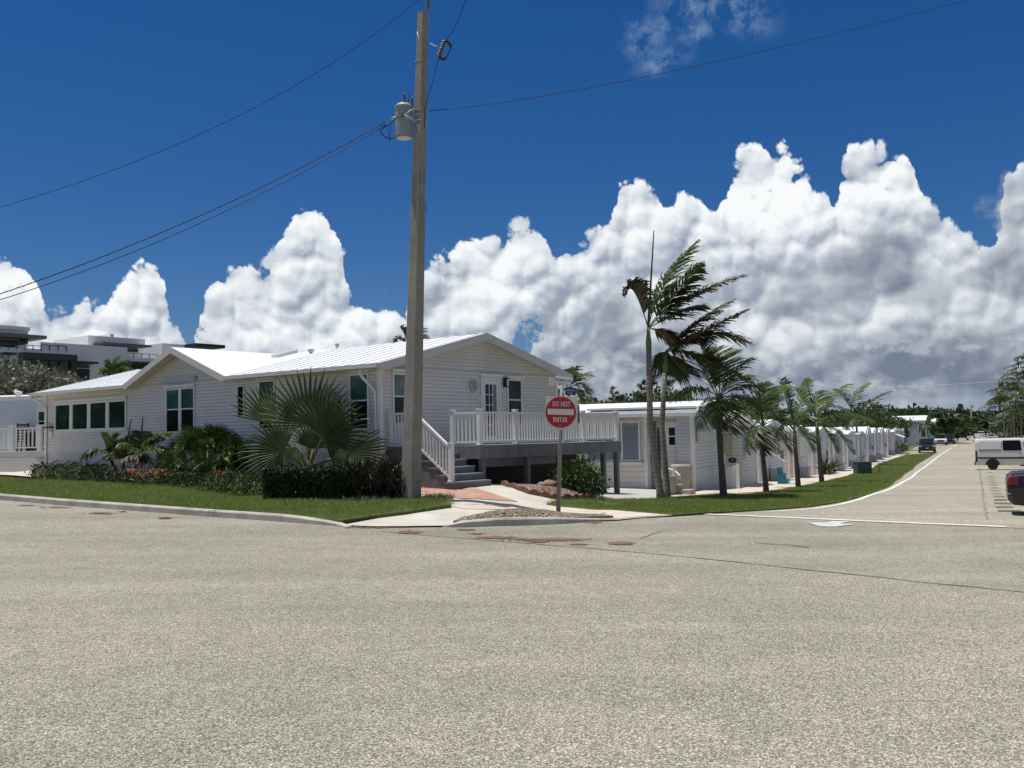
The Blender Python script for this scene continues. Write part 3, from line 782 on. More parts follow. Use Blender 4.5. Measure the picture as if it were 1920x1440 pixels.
# standing seams
u = -OG+.2
while u < HL+OG:
    if not (cB-.3 < u < cA+.3):
        a, b = HP(u, -OV+.01, eZ+.012), HP(u, ridge, rZ+.012); mb.bar(a, b, .03, .03)
    u += .6
mb.build('roof', M_roof, house)
# fascias and soffits
mb = MB()
def rake(p, q, h=.20, n=None, t=.03, drop=.075):
    p = Vector(p); q = Vector(q); mb = MB(); mb.obox(p+Vector((0, 0, -drop-h)), q-p, Vector((0, 0, h)), Vector(n)*t); mb.build('rake_board', M_fascia, house)
for uu, nn in ((-OG, -U), (HL+OG, U)):
    rake(HP(uu, -OV, eZ+.085), HP(uu, ridge, rZ+.085), .24, nn); rake(HP(uu, ridge, rZ+.085), HP(uu, HW+OV, eZ+.085), .24, nn)
for sgn in (1, -1):
    rake(HP(cM+sgn*(cH+.28), -OV-.06, ce+.085), HP(cM, -OV-.06, rZ+.097), .22, -V)
def gut(u0, u1, v):
    mb = MB(); p = HP(u0, v, eZ-.11); mb.obox(p, U*(u1-u0), V*.10, Vector((0, 0, .115))); mb.build('gutter', M_fascia, house)
gut(-OG, cB-.2, -OV-.10); gut(cA+.22, HL+OG, -OV-.10)
mb = MB()
for u0, u1 in ((-OG+.035, cB-.25), (cA+.25, HL+OG-.035)):
    mb.obox(HP(u0, -OV+.01, eZ-.10), U*(u1-u0), V*(OV-.02), Vector((0, 0, .02)))
for v0, v1, s_ in ((-OV, ridge, 1), (ridge, HW+OV, -1)):
    za = (eZ if s_ == 1 else rZ)-.10; zb = (rZ if s_ == 1 else eZ)-.10
    mb.prism([HP(-OG+.035, v0, za), HP(-.02, v0, za), HP(-.02, v1, zb), HP(-OG+.035, v1, zb)], (0, 0, .02))
for sgn in (1, -1):
    ue = cM+sgn*(cH+.26)
    mb.prism([HP(ue, -OV-.02, ce-.09), HP(cM, -OV-.02, rZ-.09), HP(cM, -.02, rZ-.09), HP(ue, -.02, ce-.09)], (0, 0, .02))
mb.build('soffit', M_soff, house)
# downspouts
def spout(W, pts): 
    mb = MB(); mb.tube([W.P(a, z, k) for a, z, k in pts], .042, 8); mb.build('downspout', M_trim, house, smooth=True)
spout(WF, [(.32, eZ-.12, .44), (.32, eZ-.28, .42), (.12, ZF+1.65, .07), (.12, ZF+1.45, .06), (.12, ZF-.9, .06)])
spout(WF, [(HL-.0, eZ-.12, .44), (HL-.0, eZ-.28, .42), (HL-.10, ZF+1.75, .07), (HL-.10, ZF+1.55, .06), (HL-.10, ZF-.9, .06)])
# windows on the long front
def fwin(W, x0, x1, y0, y1, **k):
    a0, zt0 = W.hit(x0, y0); a1, _ = W.hit(x1, y0); xm = (x0+x1)/2
    zt = W.hit(xm, y0)[1]; zb = W.hit(xm, y1)[1]
    return window(house, W, min(a0, a1), zb, max(a0, a1), zt, **k)
fwin(WF, 104.6, 238.7, 752.5, 807.5, cols=4, rows=(), glass=[M_glass], colw=.24, fw_=.08, sill=True)
fwin(WF, 312.6, 366.8, 727.2, 812, cols=2, rows=(.53,), glass=[M_dark, M_teal], colw=.16, fw_=.06)
fwin(WF, 446, 460, 722, 782, cols=1, rows=(), glass=[M_dark], fw_=.05, header=False, sill=True)
fwin(WF, 486, 517, 712.5, 806, cols=1, rows=(.55,), glass=[M_glass, M_teal])
fwin(WF, 656, 693, 700, 806.5, cols=1, rows=(.52,), glass=[M_dark, M_teal])
fwin(WG, 734, 766, 699, 797, cols=1, rows=(.55,), glass=[M_dark, M_pale])
fwin(WG, 949, 976.6, 711, 797, cols=1, rows=(.55,), glass=[M_glass, M_glass])
# shutter housings (blue grey box over the paired window)
a0, z_ = WF.hit(308, 721); a1, _ = WF.hit(371, 716); mb = MB(); WF.box(mb, min(a0, a1), z_+.02, max(a0, a1), z_+.2, .02, .12)
mb.build('shutter_housing', mat('grey_blue_vinyl', (.42,.46,.50,1), .5), house)
# door
a0, zt = WG.hit(899.5, 707); a1, _ = WG.hit(936, 709); zb = CZ-.28
mb = MB(); WG.box(mb, a0, zb, a0+.08, zt, .02, .06); WG.box(mb, a1-.08, zb, a1, zt, .02, .06); WG.box(mb, a0+.08, zt-.08, a1-.08, zt, .02, .06)
WG.box(mb, a0-.04, zt+.012, a1+.04, zt+.11, .02, .10)
dr = mb.build('door_frame', M_trim, house)
mb = MB(); WG.box(mb, a0+.085, zb+.01, a1-.085, zt-.085, .005, .035); dl = mb.build('door', M_trim, house)
mb = MB(); gx0, gx1, gz0, gz1 = a0+.22, a1-.20, zb+.25, zt-.22
WG.box(mb, gx0, gz0, gx1, gz1, .03, .042); sub(mb, 'pane', M_dark, dl)
mb = MB(); xm_ = gx0+(gx1-gx0)*.62
for i in range(1, 5): z_ = gz0+(gz1-gz0)*i/5; WG.box(mb, gx0, z_-.012, xm_, z_+.012, .043, .052)
for f in (.31, .62): x_ = gx0+(gx1-gx0)*f; WG.box(mb, x_-.012, gz0, x_+.012, gz1, .043, .053)
sub(mb, 'glazing_bar', M_trim, dl)
mb = MB(); WG.box(mb, xm_+.02, gz0+.02, gx1-.02, gz1-.02, .043, .048); sub(mb, 'curtain', mat('grey_curtain', (.20,.24,.24,1), .8), dl)
mb = MB(); h = WG.P(a0+.16, zb+1.0, .06); mb.tube([h-WG.n*.03, h, h+V*.1], .014, 8); sub(mb, 'handle', M_black, dl)
# lamp, plaque, chime
a, z = WG.hit(944, 718); mb = MB(); WG.box(mb, a-.05, z-.14, a+.09, z-.11, .03, .16); WG.box(mb, a-.05, z-.11, a-.02, z+.12, .03, .16); WG.box(mb, a-.05, z+.12, a+.12, z+.15, .03, .17)
lm = mb.build('wall_lamp', M_black, house); mb = MB(); WG.box(mb, a-.015, z-.10, a+.08, z+.11, .05, .14); sub(mb, 'lamp_glass', mat('frosted_glass', (.75,.75,.72,1), .3), lm)
a, z = WG.hit(886, 724); pl = MB()
pts = [WG.P(a+math.cos(t)*.17*(1+.06*math.sin(9*t)), z+math.sin(t)*.19*(1+.05*math.cos(7*t)), .025) for t in [i*2*math.pi/40 for i in range(40)]]
pl.prism(pts, WG.n*.03); op = pl.build('wall_plaque', mat('tan_plaque', (.46,.40,.32,1), .7, .2, 20, .5, 40), house)
mb = MB(); mb.tube([WG.P(a+.02+math.cos(t)*.05, z+.05+math.sin(t)*.06, .06) for t in [i*.7 for i in range(8)]], .012, 6)
mb.tube([WG.P(a+.05, z-.08, .06), WG.P(a+.06, z+.02, .065)], .015, 6); sub(mb, 'relief', mat('grey_relief', (.25,.26,.30,1), .6), op)
mb = MB(); a, z = WG.hit(897.5, 748); WG.box(mb, a-.03, z-.09, a+.03, z+.09, .02, .05); mb.build('door_bell', M_black if 0 else M_trim, house)
mb = MB(); a, z = WF.hit(97, 803); WF.box(mb, a-.25, z, a+.25, z+.05, .02, .22); mb.build('hose_shelf', M_black, house)
a, z = WF.hit(98, 808); mb = MB(); WF.box(mb, a-.14, z-.26, a+.14, z-.01, .02, .10); mb.build('meter_box', M_trim, house)
# things on the roof
def roofz(v): return eZ+(v+OV)/(ridge+OV)*(rZ-eZ)
def roofpt(px, py):
    r_ = ray(px, py); n = (HP(1, -OV, eZ)-HP(0, -OV, eZ)).cross(HP(0, ridge, rZ)-HP(0, -OV, eZ)); t = (HP(0, -OV, eZ)-CAM).dot(n)/r_.dot(n)
    return CAM+r_*t
for px, py, s_ in [(583, 663, .085), (632, 652.5, .06), (435, 682, .075)]:
    q = roofpt(px, py); mb = MB(); mb.lathe([(s_*.7, -.1), (s_*.7, .05), (s_*1.3, .06), (s_*1.3, .15), (s_*.4, .17)], q, 14)
    mb.build('roof_vent', mat('vent_metal', (.45,.45,.44,1), .45), house)
q0, q1 = roofpt(508, 672), roofpt(562, 660.5); d = (q1-q0); d.z = 0; d.normalize()
mb = MB(); q = HP(0, 0, 0); uu0 = (q0-P1).dot(U); vv0 = (q0-P1).dot(V); uu1 = (q1-P1).dot(U); 
a_ = HP(uu0, 1.6, roofz(1.6)); up_ = (HP(0, ridge, rZ)-HP(0, -OV, eZ)).normalized()
mb.obox(HP(uu1, vv0, roofz(vv0)+.0), U*(uu0-uu1), up_*.95, Vector((0, 0, .13))); bevel(mb.build('skylight', mat('skylight_frame', (.62,.62,.60,1), .4), house), .02)

# ------------------------------------------------------------------ deck with stairs
M_deckw = mat('grey_deck_board', (.15,.155,.155,1), .65, .25, 3, .2, 30, dirt=(.19,.19,.185,1), dscale=5, damt=.6)
M_tread = mat('grey_tread', (.22,.23,.24,1), .6, .15, 4, .2, 30)
M_vinyl = mat('white_vinyl', (.76,.75,.71,1), .4, .03, 2)
ZD = CZ-.29
def DP(a, v, z): return HP(-a, v, z)
vS0, vS1, aS, aD = .22, 1.72, 1.05, 2.11
# right end of the deck, fitted on the photo
vE = 8.75
dloc = DP(aD, vS1, 0); dloc.z = G(dloc.x, dloc.y)
deck = thing('deck', 'raised grey deck with white railing and stairs beside the corner house', 'deck', dloc)
A_ = -U
mb = MB()
def dbox(mb, a0, v0, z0, a1, v1, z1): mb.obox(DP(a0, v0, z0), A_*(a1-a0), V*(v1-v0), Vector((0, 0, z1-z0)))
v = vS1
while v < vE-.01: dbox(mb, .03, v+.003, ZD-.03, aD+.02, min(v+.135, vE), ZD); v += .14
v = vS0
while v < vS1-.01: dbox(mb, .03, v+.003, ZD-.03, aS, min(v+.135, vS1-.004), ZD); v += .14
mb.build('floor', M_tread, deck)
mb = MB(); dbox(mb, aD, vS1, ZD-.37, aD+.035, vE, ZD-.032); dbox(mb, .06, vE, ZD-.37, aD+.035, vE+.035, ZD-.032); dbox(mb, aS, vS1-.035, ZD-.37, aD+.035, vS1, ZD-.032)
dbox(mb, .05, vS0-.035, ZD-.37, aS, vS0, ZD-.032); dbox(mb, aD-.30, vS1+.3, ZD-.62, aD-.26, vE-3.2, ZD-.38)
mb.build('fascia', M_deckw, deck)
def dpost(a, v, w_=.14, z1=None):
    q = DP(a, v, 0); mb = MB(); mb.obox(DP(a-w_/2, v-w_/2, G(q.x, q.y)-.2), A_*w_, V*w_, Vector((0, 0, (z1 or ZD-.34)-G(q.x, q.y)+.2))); return mb.build('support_post', M_deckw, deck)
for a, v in ((aD-.09, vE-.09), (1.5, vE-.09), (aD-.09, 3.9), (aD-.09, 1.9)): dpost(a, v)
# blackened lap panel under the deck, standing in for the shade there
mb = MB(); lap(mb, Wall(DP(.45, 1.8, 0), V, -U), CZ-2.2, ZD-.4, lambda z: (0, 6.8), .14, .02); mb.build('shade_panel', [mat('under_deck_shade', (.03,.03,.03,1), .8), M_black], deck)
# railing
baln = [0]
def rail(name, p, q, drop0=0, drop1=0, nb=None, H=.92, endp=(True, True), foot=.09):
    p = Vector(p); q = Vector(q); L_ = (q-p).length; d = (q-p).normalized(); dh = Vector((d.x, d.y, 0)).normalized(); sd = Vector((-dh.y, dh.x, 0))
    mb = MB(); zu = Vector((0, 0, 1))
    mb.bar(p+zu*(H-.02), q+zu*(H-.02), .075, .055)
    r_ = mb.build(name, M_vinyl, deck); mb = MB(); mb.bar(p+zu*foot, q+zu*foot, .045, .06); sub(mb, 'bottom_rail', M_vinyl, r_)
    n = nb or max(2, int((Vector((q.x-p.x, q.y-p.y, 0)).length)/.125))
    for i in range(1, n):
        c = p.lerp(q, i/n); b = MB(); b.obox(c-dh*.019-sd*.019+zu*(foot+.03), dh*.038, sd*.038, zu*(H-foot-.078)); sub(b, 'baluster', M_vinyl, r_); baln[0] += 1
    return r_
def rpost(q, H=1.0, w_=.125, z0=0):
    mb = MB(); q = Vector(q); a = A_*w_/2; b = V*w_/2
    mb.obox(q-a-b+Vector((0, 0, z0)), A_*w_, V*w_, Vector((0, 0, H-z0-.03))); mb.obox(q-a*1.25-b*1.25+Vector((0, 0, H-.03)), A_*w_*1.25, V*w_*1.25, Vector((0, 0, .03)))
    mb.obox(q-a*1.3-b*1.3+Vector((0, 0, max(z0, 0))), A_*w_*1.3, V*w_*1.3, Vector((0, 0, .03)))
    bevel(mb.build('railing_post', M_vinyl, deck), .006)
aR = aD-.07
# posts along the long front, read off the photo
WD = Wall(DP(aR, 0, 0), V, -U)
vposts = [WD.hit(x, 800)[0] for x in (905, 966, 1053.5, 1093)]+[vE-.08]
vposts[0] = vS1+.07
for v in vposts: rpost(DP(aR, v, ZD))
for v0, v1 in zip(vposts, vposts[1:]): rail('railing', DP(aR, v0+.065, ZD), DP(aR, v1-.065, ZD))
rpost(DP(aS+.0, vS1+.07, ZD)); rail('railing', DP(aS+.065, vS1+.07, ZD), DP(aR-.065, vS1+.07, ZD))
rail('railing', DP(.12, vE-.08, ZD), DP(aR-.065, vE-.08, ZD)); rpost(DP(.08, vE-.08, ZD))
# left side: from the wall to the head of the stairs
rpost(DP(.09, vS0+.07, ZD)); rpost(DP(aS-.07, vS0+.07, ZD)); rail('railing', DP(.155, vS0+.07, ZD), DP(aS-.135, vS0+.07, ZD))
# stairs going down along -u
nR = 6; rise = (ZD-(CZ-1.40))/nR; run = .285
mb = MB(); mc = MB()
for i in range(1, nR):
    a0 = aS+run*(i-1); z = ZD-rise*i
    dbox(mb, a0-.0, vS0-.03, z-.04, a0+run+.03, vS1-.01, z)
    dbox(mc, a0-.02, vS0+.02, z-rise+.0 if i == nR-1 else z-.30, a0, vS1-.02, z-.041+.0) if False else None
    dbox(mc, a0+run-.02, vS0+.02, z-rise+.001, a0+run, vS1-.02, z-.041)
dbox(mc, aS-.02, vS0+.02, ZD-rise, aS, vS1-.02, ZD-.04)
mb.build('stair_tread', M_tread, deck)
mc.build('stair_riser', M_deckw, deck)
for vv in (vS0, vS1-.055):
    mb = MB()
    pts = [DP(.05 if vv == vS0 else aS, vv, CZ-1.6), DP(.05 if vv == vS0 else aS, vv, ZD-.04)]
    pts.append(DP(aS, vv, ZD-.04))
    for i in range(1, nR):
        a0 = aS+run*(i-1); z = ZD-rise*i-.04; pts += [DP(a0, vv, z), DP(a0+run, vv, z)]
    pts.append(DP(aS+run*(nR-1), vv, CZ-1.6)); 
    # split as columns so that the prism stays convex
    for i in range(nR):
        a0 = (.05 if (i == 0 and vv == vS0) else (aS if i == 0 else aS+run*(i-1))); a1 = aS if i == 0 else aS+run*i
        if a1-a0 < .01: continue
        z = ZD-rise*i-.041
        x = a0
        while x < a1-.001:
            x2 = min(x+.14, a1); dbox(mb, x, vv, CZ-1.65, x2-.004, vv+.05, z); x = x2
    mb.build('stair_side', M_deckw, deck)
aB = aS+run*(nR-2)+.16
zB = ZD-rise*(nR-1)
rpost(DP(aB, vS0+.07, zB), 1.02)
rail('stair_railing', DP(aS-.0, vS0+.07, ZD), DP(aB-.065, vS0+.07, zB+.02), nb=11)
# ------------------------------------------------------------------ utility pole, wires, signs
M_polec = mat('weathered_concrete', (.275,.26,.215,1), .9, .16, 2.0, .3, 45, dirt=(.15,.14,.115,1), dscale=1.6, damt=.6, fine=.10)
pb = gp(770, 941); 
PY = pb.y
ptop = at(793, 24, PY+.05)
ploc = Vector((pb.x, pb.y, G(pb.x, pb.y)))
pole = thing('utility_pole', 'tall square concrete utility pole leaning right, carrying a pale grey transformer', 'utility pole', ploc)
ax_ = (ptop-pb).normalized()
def polept(py, dx=0.0, dy=0.0):    # point on the axis at image row py
    k = (941-py)/(941-24); return pb.lerp(ptop, k)+Vector((dx, dy, 0))
e1_ = (Vector((math.cos(RAD(-33)), math.sin(RAD(-33)), 0))); e2_ = Vector((-e1_.y, e1_.x, 0))
def hw(k): return .185*(1-k)+.105*k
mb = MB(); ch = .03
vs = []; n_ = 12
for i in range(n_+1):
    k = i/n_; c = pb.lerp(ptop, k)+Vector((0, 0, -.3 if i == 0 else 0)); h = hw(k)
    for a, b in ((h, h-ch), (h-ch, h), (-h+ch, h), (-h, h-ch), (-h, -h+ch), (-h+ch, -h), (h-ch, -h), (h, -h+ch)): vs.append(c+e1_*a+e2_*b)
fs = [(i*8+j, i*8+(j+1) % 8, (i+1)*8+(j+1) % 8, (i+1)*8+j) for i in range(n_) for j in range(8)]+[tuple(range(8))[::-1], tuple(n_*8+j for j in range(8))]
mb.add(vs, fs); mb.build('pole', M_polec, pole)
M_galv = mat('galvanised_steel', (.38,.39,.38,1), .5, .15, 6, metal=.3)
M_tank = mat('transformer_paint', (.27,.30,.30,1), .45, .1, 2, dirt=(.25,.2,.14,1), dscale=3, damt=.4)
M_ins = mat('porcelain', (.11,.12,.12,1), .3, .2, 9); M_wire = mat('wire', (.012,.012,.014,1), .6)
def pxp(px, py, dy=0.0): return at(px, py, PY+dy)
# transformer
mppx = PY/FPX
c = pxp(757.5, 235); rt = 16.5*mppx
mb = MB(); top_ = pxp(757.5, 203); bot = pxp(757.5, 259); h = top_.z-bot.z
mb.lathe([(rt*.2, 0), (rt*.93, 0), (rt*.93, .035), (rt, .045), (rt, h-.02), (rt*1.08, h), (rt*1.08, h+.03), (rt*.75, h+.10), (rt*.1, h+.12)], (bot.x, bot.y, bot.z), 28)
tk = mb.build('transformer', M_tank, pole, smooth=False)
mb = MB(); mb.lathe([(rt*.1, -.004), (rt*.8, -.006), (rt*.8, -.002)], (bot.x, bot.y, bot.z), 24); sub(mb, 'base_plate', mat('cream_plate', (.62,.55,.44,1), .7, .1, 5), tk)
def bushing(q, h_, r_, parent, name='bushing', axis=None, n=5):
    prof = [(r_*.5, 0)]
    for i in range(n): prof += [(r_*.5, h_*(i+.15)/n), (r_, h_*(i+.45)/n), (r_*.95, h_*(i+.6)/n), (r_*.5, h_*(i+.75)/n)]
    prof += [(r_*.5, h_), (r_*.2, h_*1.08)]
    mb = MB(); mb.lathe(prof, q, 14, axis); o = mb.build(name, M_ins, pole)
    if parent is not None: o.parent = parent; o.location = (0, 0, 0)
    return o
q = Vector((bot.x, bot.y, bot.z+h+.09)); bushing(q+Vector((.02, 0, 0)), .26, .045, tk)
bushing(Vector((q.x+.20, q.y+.05, q.z-.04)), .22, .04, tk)
def clip(pts, r_=.012, name='jumper_wire', par=pole, m_=None):
    mb = MB(); mb.tube([pxp(x, y, d) for x, y, d in pts], r_, 6); return mb.build(name, m_ or M_wire, par, smooth=True)
clip([(759, 178, 0), (760, 173, .05), (765, 172, .1), (768, 176, .1), (766, 190, .1), (764, 204, .12)], .007)
clip([(760, 216, 0), (752, 221, -.02), (743, 220, -.05), (733, 223, -.05)], .03, 'bracket', m_=M_galv)
clip([(776, 206, .25), (762, 208, .22), (745, 215, .15)], .03, 'bracket', m_=M_galv)
clip([(781, 228, -.15), (770, 222, -.28), (758, 216, -.32)], .035, 'bracket', m_=M_galv)
clip([(778, 205, -.15), (770, 207, -.25), (760, 215, -.32)], .022, 'bracket', m_=M_galv)
clip([(713, 246, -.3), (716, 252, -.3), (724, 258, -.3), (731, 260, -.3), (738, 259, -.25), (743, 255, -.15)], .014)
clip([(713, 246, -.3), (718, 240, -.3), (728, 234, -.3), (745, 220, -.28), (757, 216, -.3)], .014)
clip([(725, 230, -.3), (728, 245, -.3), (731, 266, -.3)], .006)
clip([(731, 222, -.3), (732.5, 240, -.3), (731, 258, -.3)], .006)
# steel bands round the pole
for py in (118, 213, 222, 233):
    k = (941-py)/(917); cc = pb.lerp(ptop, k); hh = hw(k)+.006; mb = MB()
    for s1, s2, a1, a2 in ((1, -1, 1, 1), (1, 1, -1, 1), (-1, 1, -1, -1), (-1, -1, 1, -1)):
        mb.bar(cc+e1_*hh*s1+e2_*hh*s2, cc+e1_*hh*a1+e2_*hh*a2, .025, .012, (1, 1, 0))
    mb.build('band', M_galv, pole)
# top insulator
tp = pxp(804, 28, .1); mb = MB(); mb.tube([pxp(800, 58, .1), pxp(801, 40, .1), tp], .02, 6); mb.build('bracket', M_galv, pole)
bushing(pxp(802.5, 19, .1), .42, .062, None, 'top_insulator', (.03, 0, 1), 6)
# fused cutout on its arm
clip([(800, 78, -.05), (808, 82, -.1), (816, 87, -.15), (822, 87, -.15)], .018, 'arm', m_=M_galv)
a, b = pxp(823, 106, -.15), pxp(834, 77, -.15); d_ = (b-a)
ct = bushing(a, d_.length, .075, None, 'cutout', tuple(d_), 7)
mb = MB(); mb.tube([pxp(835, 75, -.15), pxp(842, 81, -.15), pxp(846, 88, -.15)], .036, 6); mb.tube([pxp(846, 88, -.15), pxp(843, 96, -.15), pxp(836, 110, -.15)], .014, 6); mb.tube([pxp(836, 110, -.15), pxp(830, 112, -.15), pxp(823, 107, -.15)], .036, 6)
o = mb.build('fuse_holder', M_black, pole); o.parent = ct; o.location = (0, 0, 0)
clip([(823, 107, -.15), (820, 120, -.15), (815, 140, -.14), (808, 165, -.12), (800, 190, -.1), (797, 205, -.05), (796, 240, -.02)], .008)
clip([(799, 378, -.1), (798, 384, -.15), (801, 400, -.15)], .006)
# ground wire down the side, small bolts
mb = MB(); 
clip([(782, 60, -.2), (786, 75, -.24), (784, 95, -.24), (788, 110, -.24), (786, 125, -.22)], .010, 'ground_wire', m_=M_galv)
clip([(776, 238, -.22), (783, 258, -.24), (784, 300, -.24), (782, 420, -.25)], .008, 'ground_wire', m_=M_galv)
for px, py in ((793, 690), (765, 777), (788, 890), (773.5, 65)):
    q = pxp(px, py, -.24); mb = MB(); mb.lathe([(.012, 0), (.012, .02), (.004, .025)], q, 8, (0, -1, 0)); mb.build('bolt', M_black, pole)

def wire(pts, r_, label, grp=None, twist=0):
    P_ = [Vector(p) for p in pts]; mb = MB()
    # catenary through the three points: quadratic
    a, m_, b = P_; out = []
    for i in range(61):
        t = i/60
        q = a*((1-t)*(1-2*t))+m_*(4*t*(1-t))+b*(t*(2*t-1)); out.append(q)
    mb.tube(out, r_, 6)
    if twist:
        o2 = []
        for i, q in enumerate(out):
            for j in range(3):
                if i == len(out)-1 and j: break
                qq = q.lerp(out[min(i+1, 60)], j/3); th = (i*3+j)*1.3; o2.append(qq+Vector((math.cos(th)*.010, math.sin(th)*.010, math.cos(th)*.012)))
        mb.tube(o2, r_*.8, 5)
    o = mb.build('power_line', M_wire, None, smooth=True); tag(o, label, 'power line', grp); return o
wire([at(-60, 405, 30), at(400, 240, 25.7), at(800, -14, PY+.1)], .009, 'thin power line crossing the upper left sky to the pole top')
wire([at(-80, 577, 21.2), at(340, 420, 21.6), at(722, 229, PY-.3)], .010, 'upper twisted service cable from the transformer down to the left', 'service cables left of the pole', 1)
wire([at(-80, 586, 21.0), at(340, 434, 21.5), at(724, 234, PY-.3)], .009, 'lower of two service cables running left from the transformer', 'service cables left of the pole')
wire([at(803, 208, PY), at(1350, 114, 26), at(1960, -40, 34)], .009, 'single power line rising from the pole to the upper right')
o = wire([at(835, 75, PY-.15), at(859, 38, PY-.5), at(877, -20, PY-1)], .009, 'short dark lead curving up from the cutout on the pole')

# --- sign post
sb = gp(1046, 966); SY = sb.y; slc = Vector((sb.x, sb.y, G(sb.x, sb.y)))
M_post = mat('sign_post_steel', (.24,.21,.18,1), .55, .2, 4, dirt=(.13,.11,.09,1), dscale=3, damt=.4)
sign = thing('street_sign', 'round red do not enter sign on a leaning grey post at the corner', 'sign', slc)
stp = at(1053.5, 722, SY)
mb = MB(); mb.tube([sb+Vector((0, 0, -.2)), sb.lerp(stp, .5), stp], [.052, .047, .042], 16); mb.build('post', M_post, sign, smooth=True)
yaw = RAD(-14)
sx = Vector((math.cos(yaw), math.sin(yaw), 0)); sn = Vector((math.sin(yaw), -math.cos(yaw), 0))
lean = (stp-sb).normalized(); su = (lean-sn*lean.dot(sn)).normalized(); sx = su.cross(sn); 
if sx.x < 0: sx = -sx
sc_c = at(1051.5, 773, SY-.07)
def SP(x, y, k=0.0): return sc_c+sx*x+su*y+sn*k
M_red = mat('sign_red', (.40,.012,.018,1), .45, .10, 5, dirt=(.28,.03,.03,1), dscale=6, damt=.5); M_sw = mat('sign_white', (.62,.60,.56,1), .5, .05, 6, dirt=(.45,.42,.36,1), dscale=7, damt=.4)
mb = MB(); mb.prism([SP(-.36, -.40), SP(.385, -.40), SP(.385, .37), SP(-.36, .37)], sn*-.004)
bp = mb.build('back_plate', M_sw, sign)
mb = MB(); mb.prism([SP(math.cos(t)*.375, math.sin(t)*.375, .004) for t in [i*math.pi/36 for i in range(72)]], sn*.004); disc = mb.build('disc', M_sw, sign)
mb = MB(); mb.prism([SP(math.cos(t)*.358, math.sin(t)*.358, .0085) for t in [i*math.pi/36 for i in range(72)]], sn*.003); sub(mb, 'red_face', M_red, disc)
mb = MB(); mb.prism([SP(-.305, -.058, .012), SP(.305, -.058, .012), SP(.305, .075, .012), SP(-.305, .075, .012)], sn*.003); sub(mb, 'white_bar', M_sw, disc)
def textmesh(name, s, size, c, xa, ya, na, mt, parent, bold=.0, sx_=1.0, sp_=1.0):
    cu_ = bpy.data.curves.new(name, 'FONT'); cu_.body = s; cu_.size = size; cu_.align_x = 'CENTER'; cu_.align_y = 'CENTER'; cu_.extrude = .0012; cu_.offset = bold; cu_.space_character = sp_
    t = bpy.data.objects.new(name, cu_); COL.objects.link(t); dg = bpy.context.evaluated_depsgraph_get()
    me = bpy.data.meshes.new_from_object(t.evaluated_get(dg)); bpy.data.objects.remove(t)
    for v in me.vertices: v.co = c+xa*v.co.x*sx_+ya*v.co.y+na*v.co.z
    me.materials.clear(); me.materials.append(mt)
    o = bpy.data.objects.new(name, me); COL.objects.link(o); o.parent = parent
    return o
textmesh('lettering', 'DO NOT', .155, SP(.01, .185, .0135), sx, su, sn, M_sw, disc, .003, .62, 1.1)
textmesh('lettering', 'ENTER', .155, SP(-.005, -.178, .0135), sx, su, sn, M_sw, disc, .003, .68, 1.08)
for y in (.325, -.30):
    mb = MB(); mb.lathe([(.012, 0), (.012, .006), (.004, .009)], SP(0, y, .0125), 10, tuple(sn)); sub(mb, 'bolt', M_galv, disc)
# street name blades
y1_ = RAD(-26); bx = Vector((math.cos(y1_), math.sin(y1_), -.14)).normalized(); bn_ = Vector((math.sin(y1_), -math.cos(y1_), 0)).normalized(); bu = bx.cross(bn_)*-1
if bu.z < 0: bu = -bu
bc = at(1056.0, 713, SY-.04)
M_blade2 = mat('street_blade', (.72,.73,.70,1), .5, .1, 6); M_green = mat('blade_lettering', (.10,.13,.14,1), .5)
mb = MB(); mb.prism([bc+bx*a+bu*b for a, b in ((-.205, -.078), (.205, -.078), (.205, .078), (-.205, .078))], bn_*-.006)
bl_ = mb.build('name_blade', M_blade2, sign)
textmesh('lettering', 'RUTHMARY AVE', .085, bc+bn_*.004, bx, bu, bn_, M_green, bl_, .002, .62)
y2_ = RAD(58); cx2 = Vector((math.cos(y2_), -math.sin(y2_)*-1, 0)); 
bc2 = at(1037.5, 716, SY-.02); mb = MB(); d2_ = Vector((.35, .93, 0)).normalized()
mb.prism([bc2+d2_*a+Vector((0, 0, b)) for a, b in ((-.30, -.10), (.05, -.10), (.05, .10), (-.30, .10))], Vector((.006, -.003, 0))); mb.build('name_blade', M_blade2, sign)
mb = MB(); mb.bar(at(1053, 730, SY-.01), at(1055, 722, SY-.01), .05, .03); mb.build('clamp', M_galv, sign)
M_navy = mat('navy_enamel', (.012,.012,.085,1), .4); bc3 = at(1069.5, 734, SY-.05)
M_pblue = mat('pale_blue_lettering', (.40,.40,.62,1), .5)
mb = MB(); mb.prism([bc3+sx*a+su*b for a, b in ((-.125, -.085), (.125, -.085), (.125, .075), (.0, .10), (-.125, .085))], sn*-.005); o3 = mb.build('blue_panel', M_navy, sign)
textmesh('lettering', 'WINDSOR', .062, bc3+su*.022+sn*.003, sx, su, sn, M_pblue, o3, .001, .75); textmesh('lettering', 'POINT', .062, bc3-su*.045+sn*.003, sx, su, sn, M_pblue, o3, .001, .75)
# green backed board mounted behind, seen edge on
mb = MB(); q = at(1083, 777, SY+.12); mb.obox(q-Vector((.0, 0, .20)), Vector((.05, .20, 0)), Vector((.012, -.003, 0)), Vector((0, 0, .42))); mb.build('rear_board', mat('dull_green_back', (.05,.07,.06,1), .5), sign)

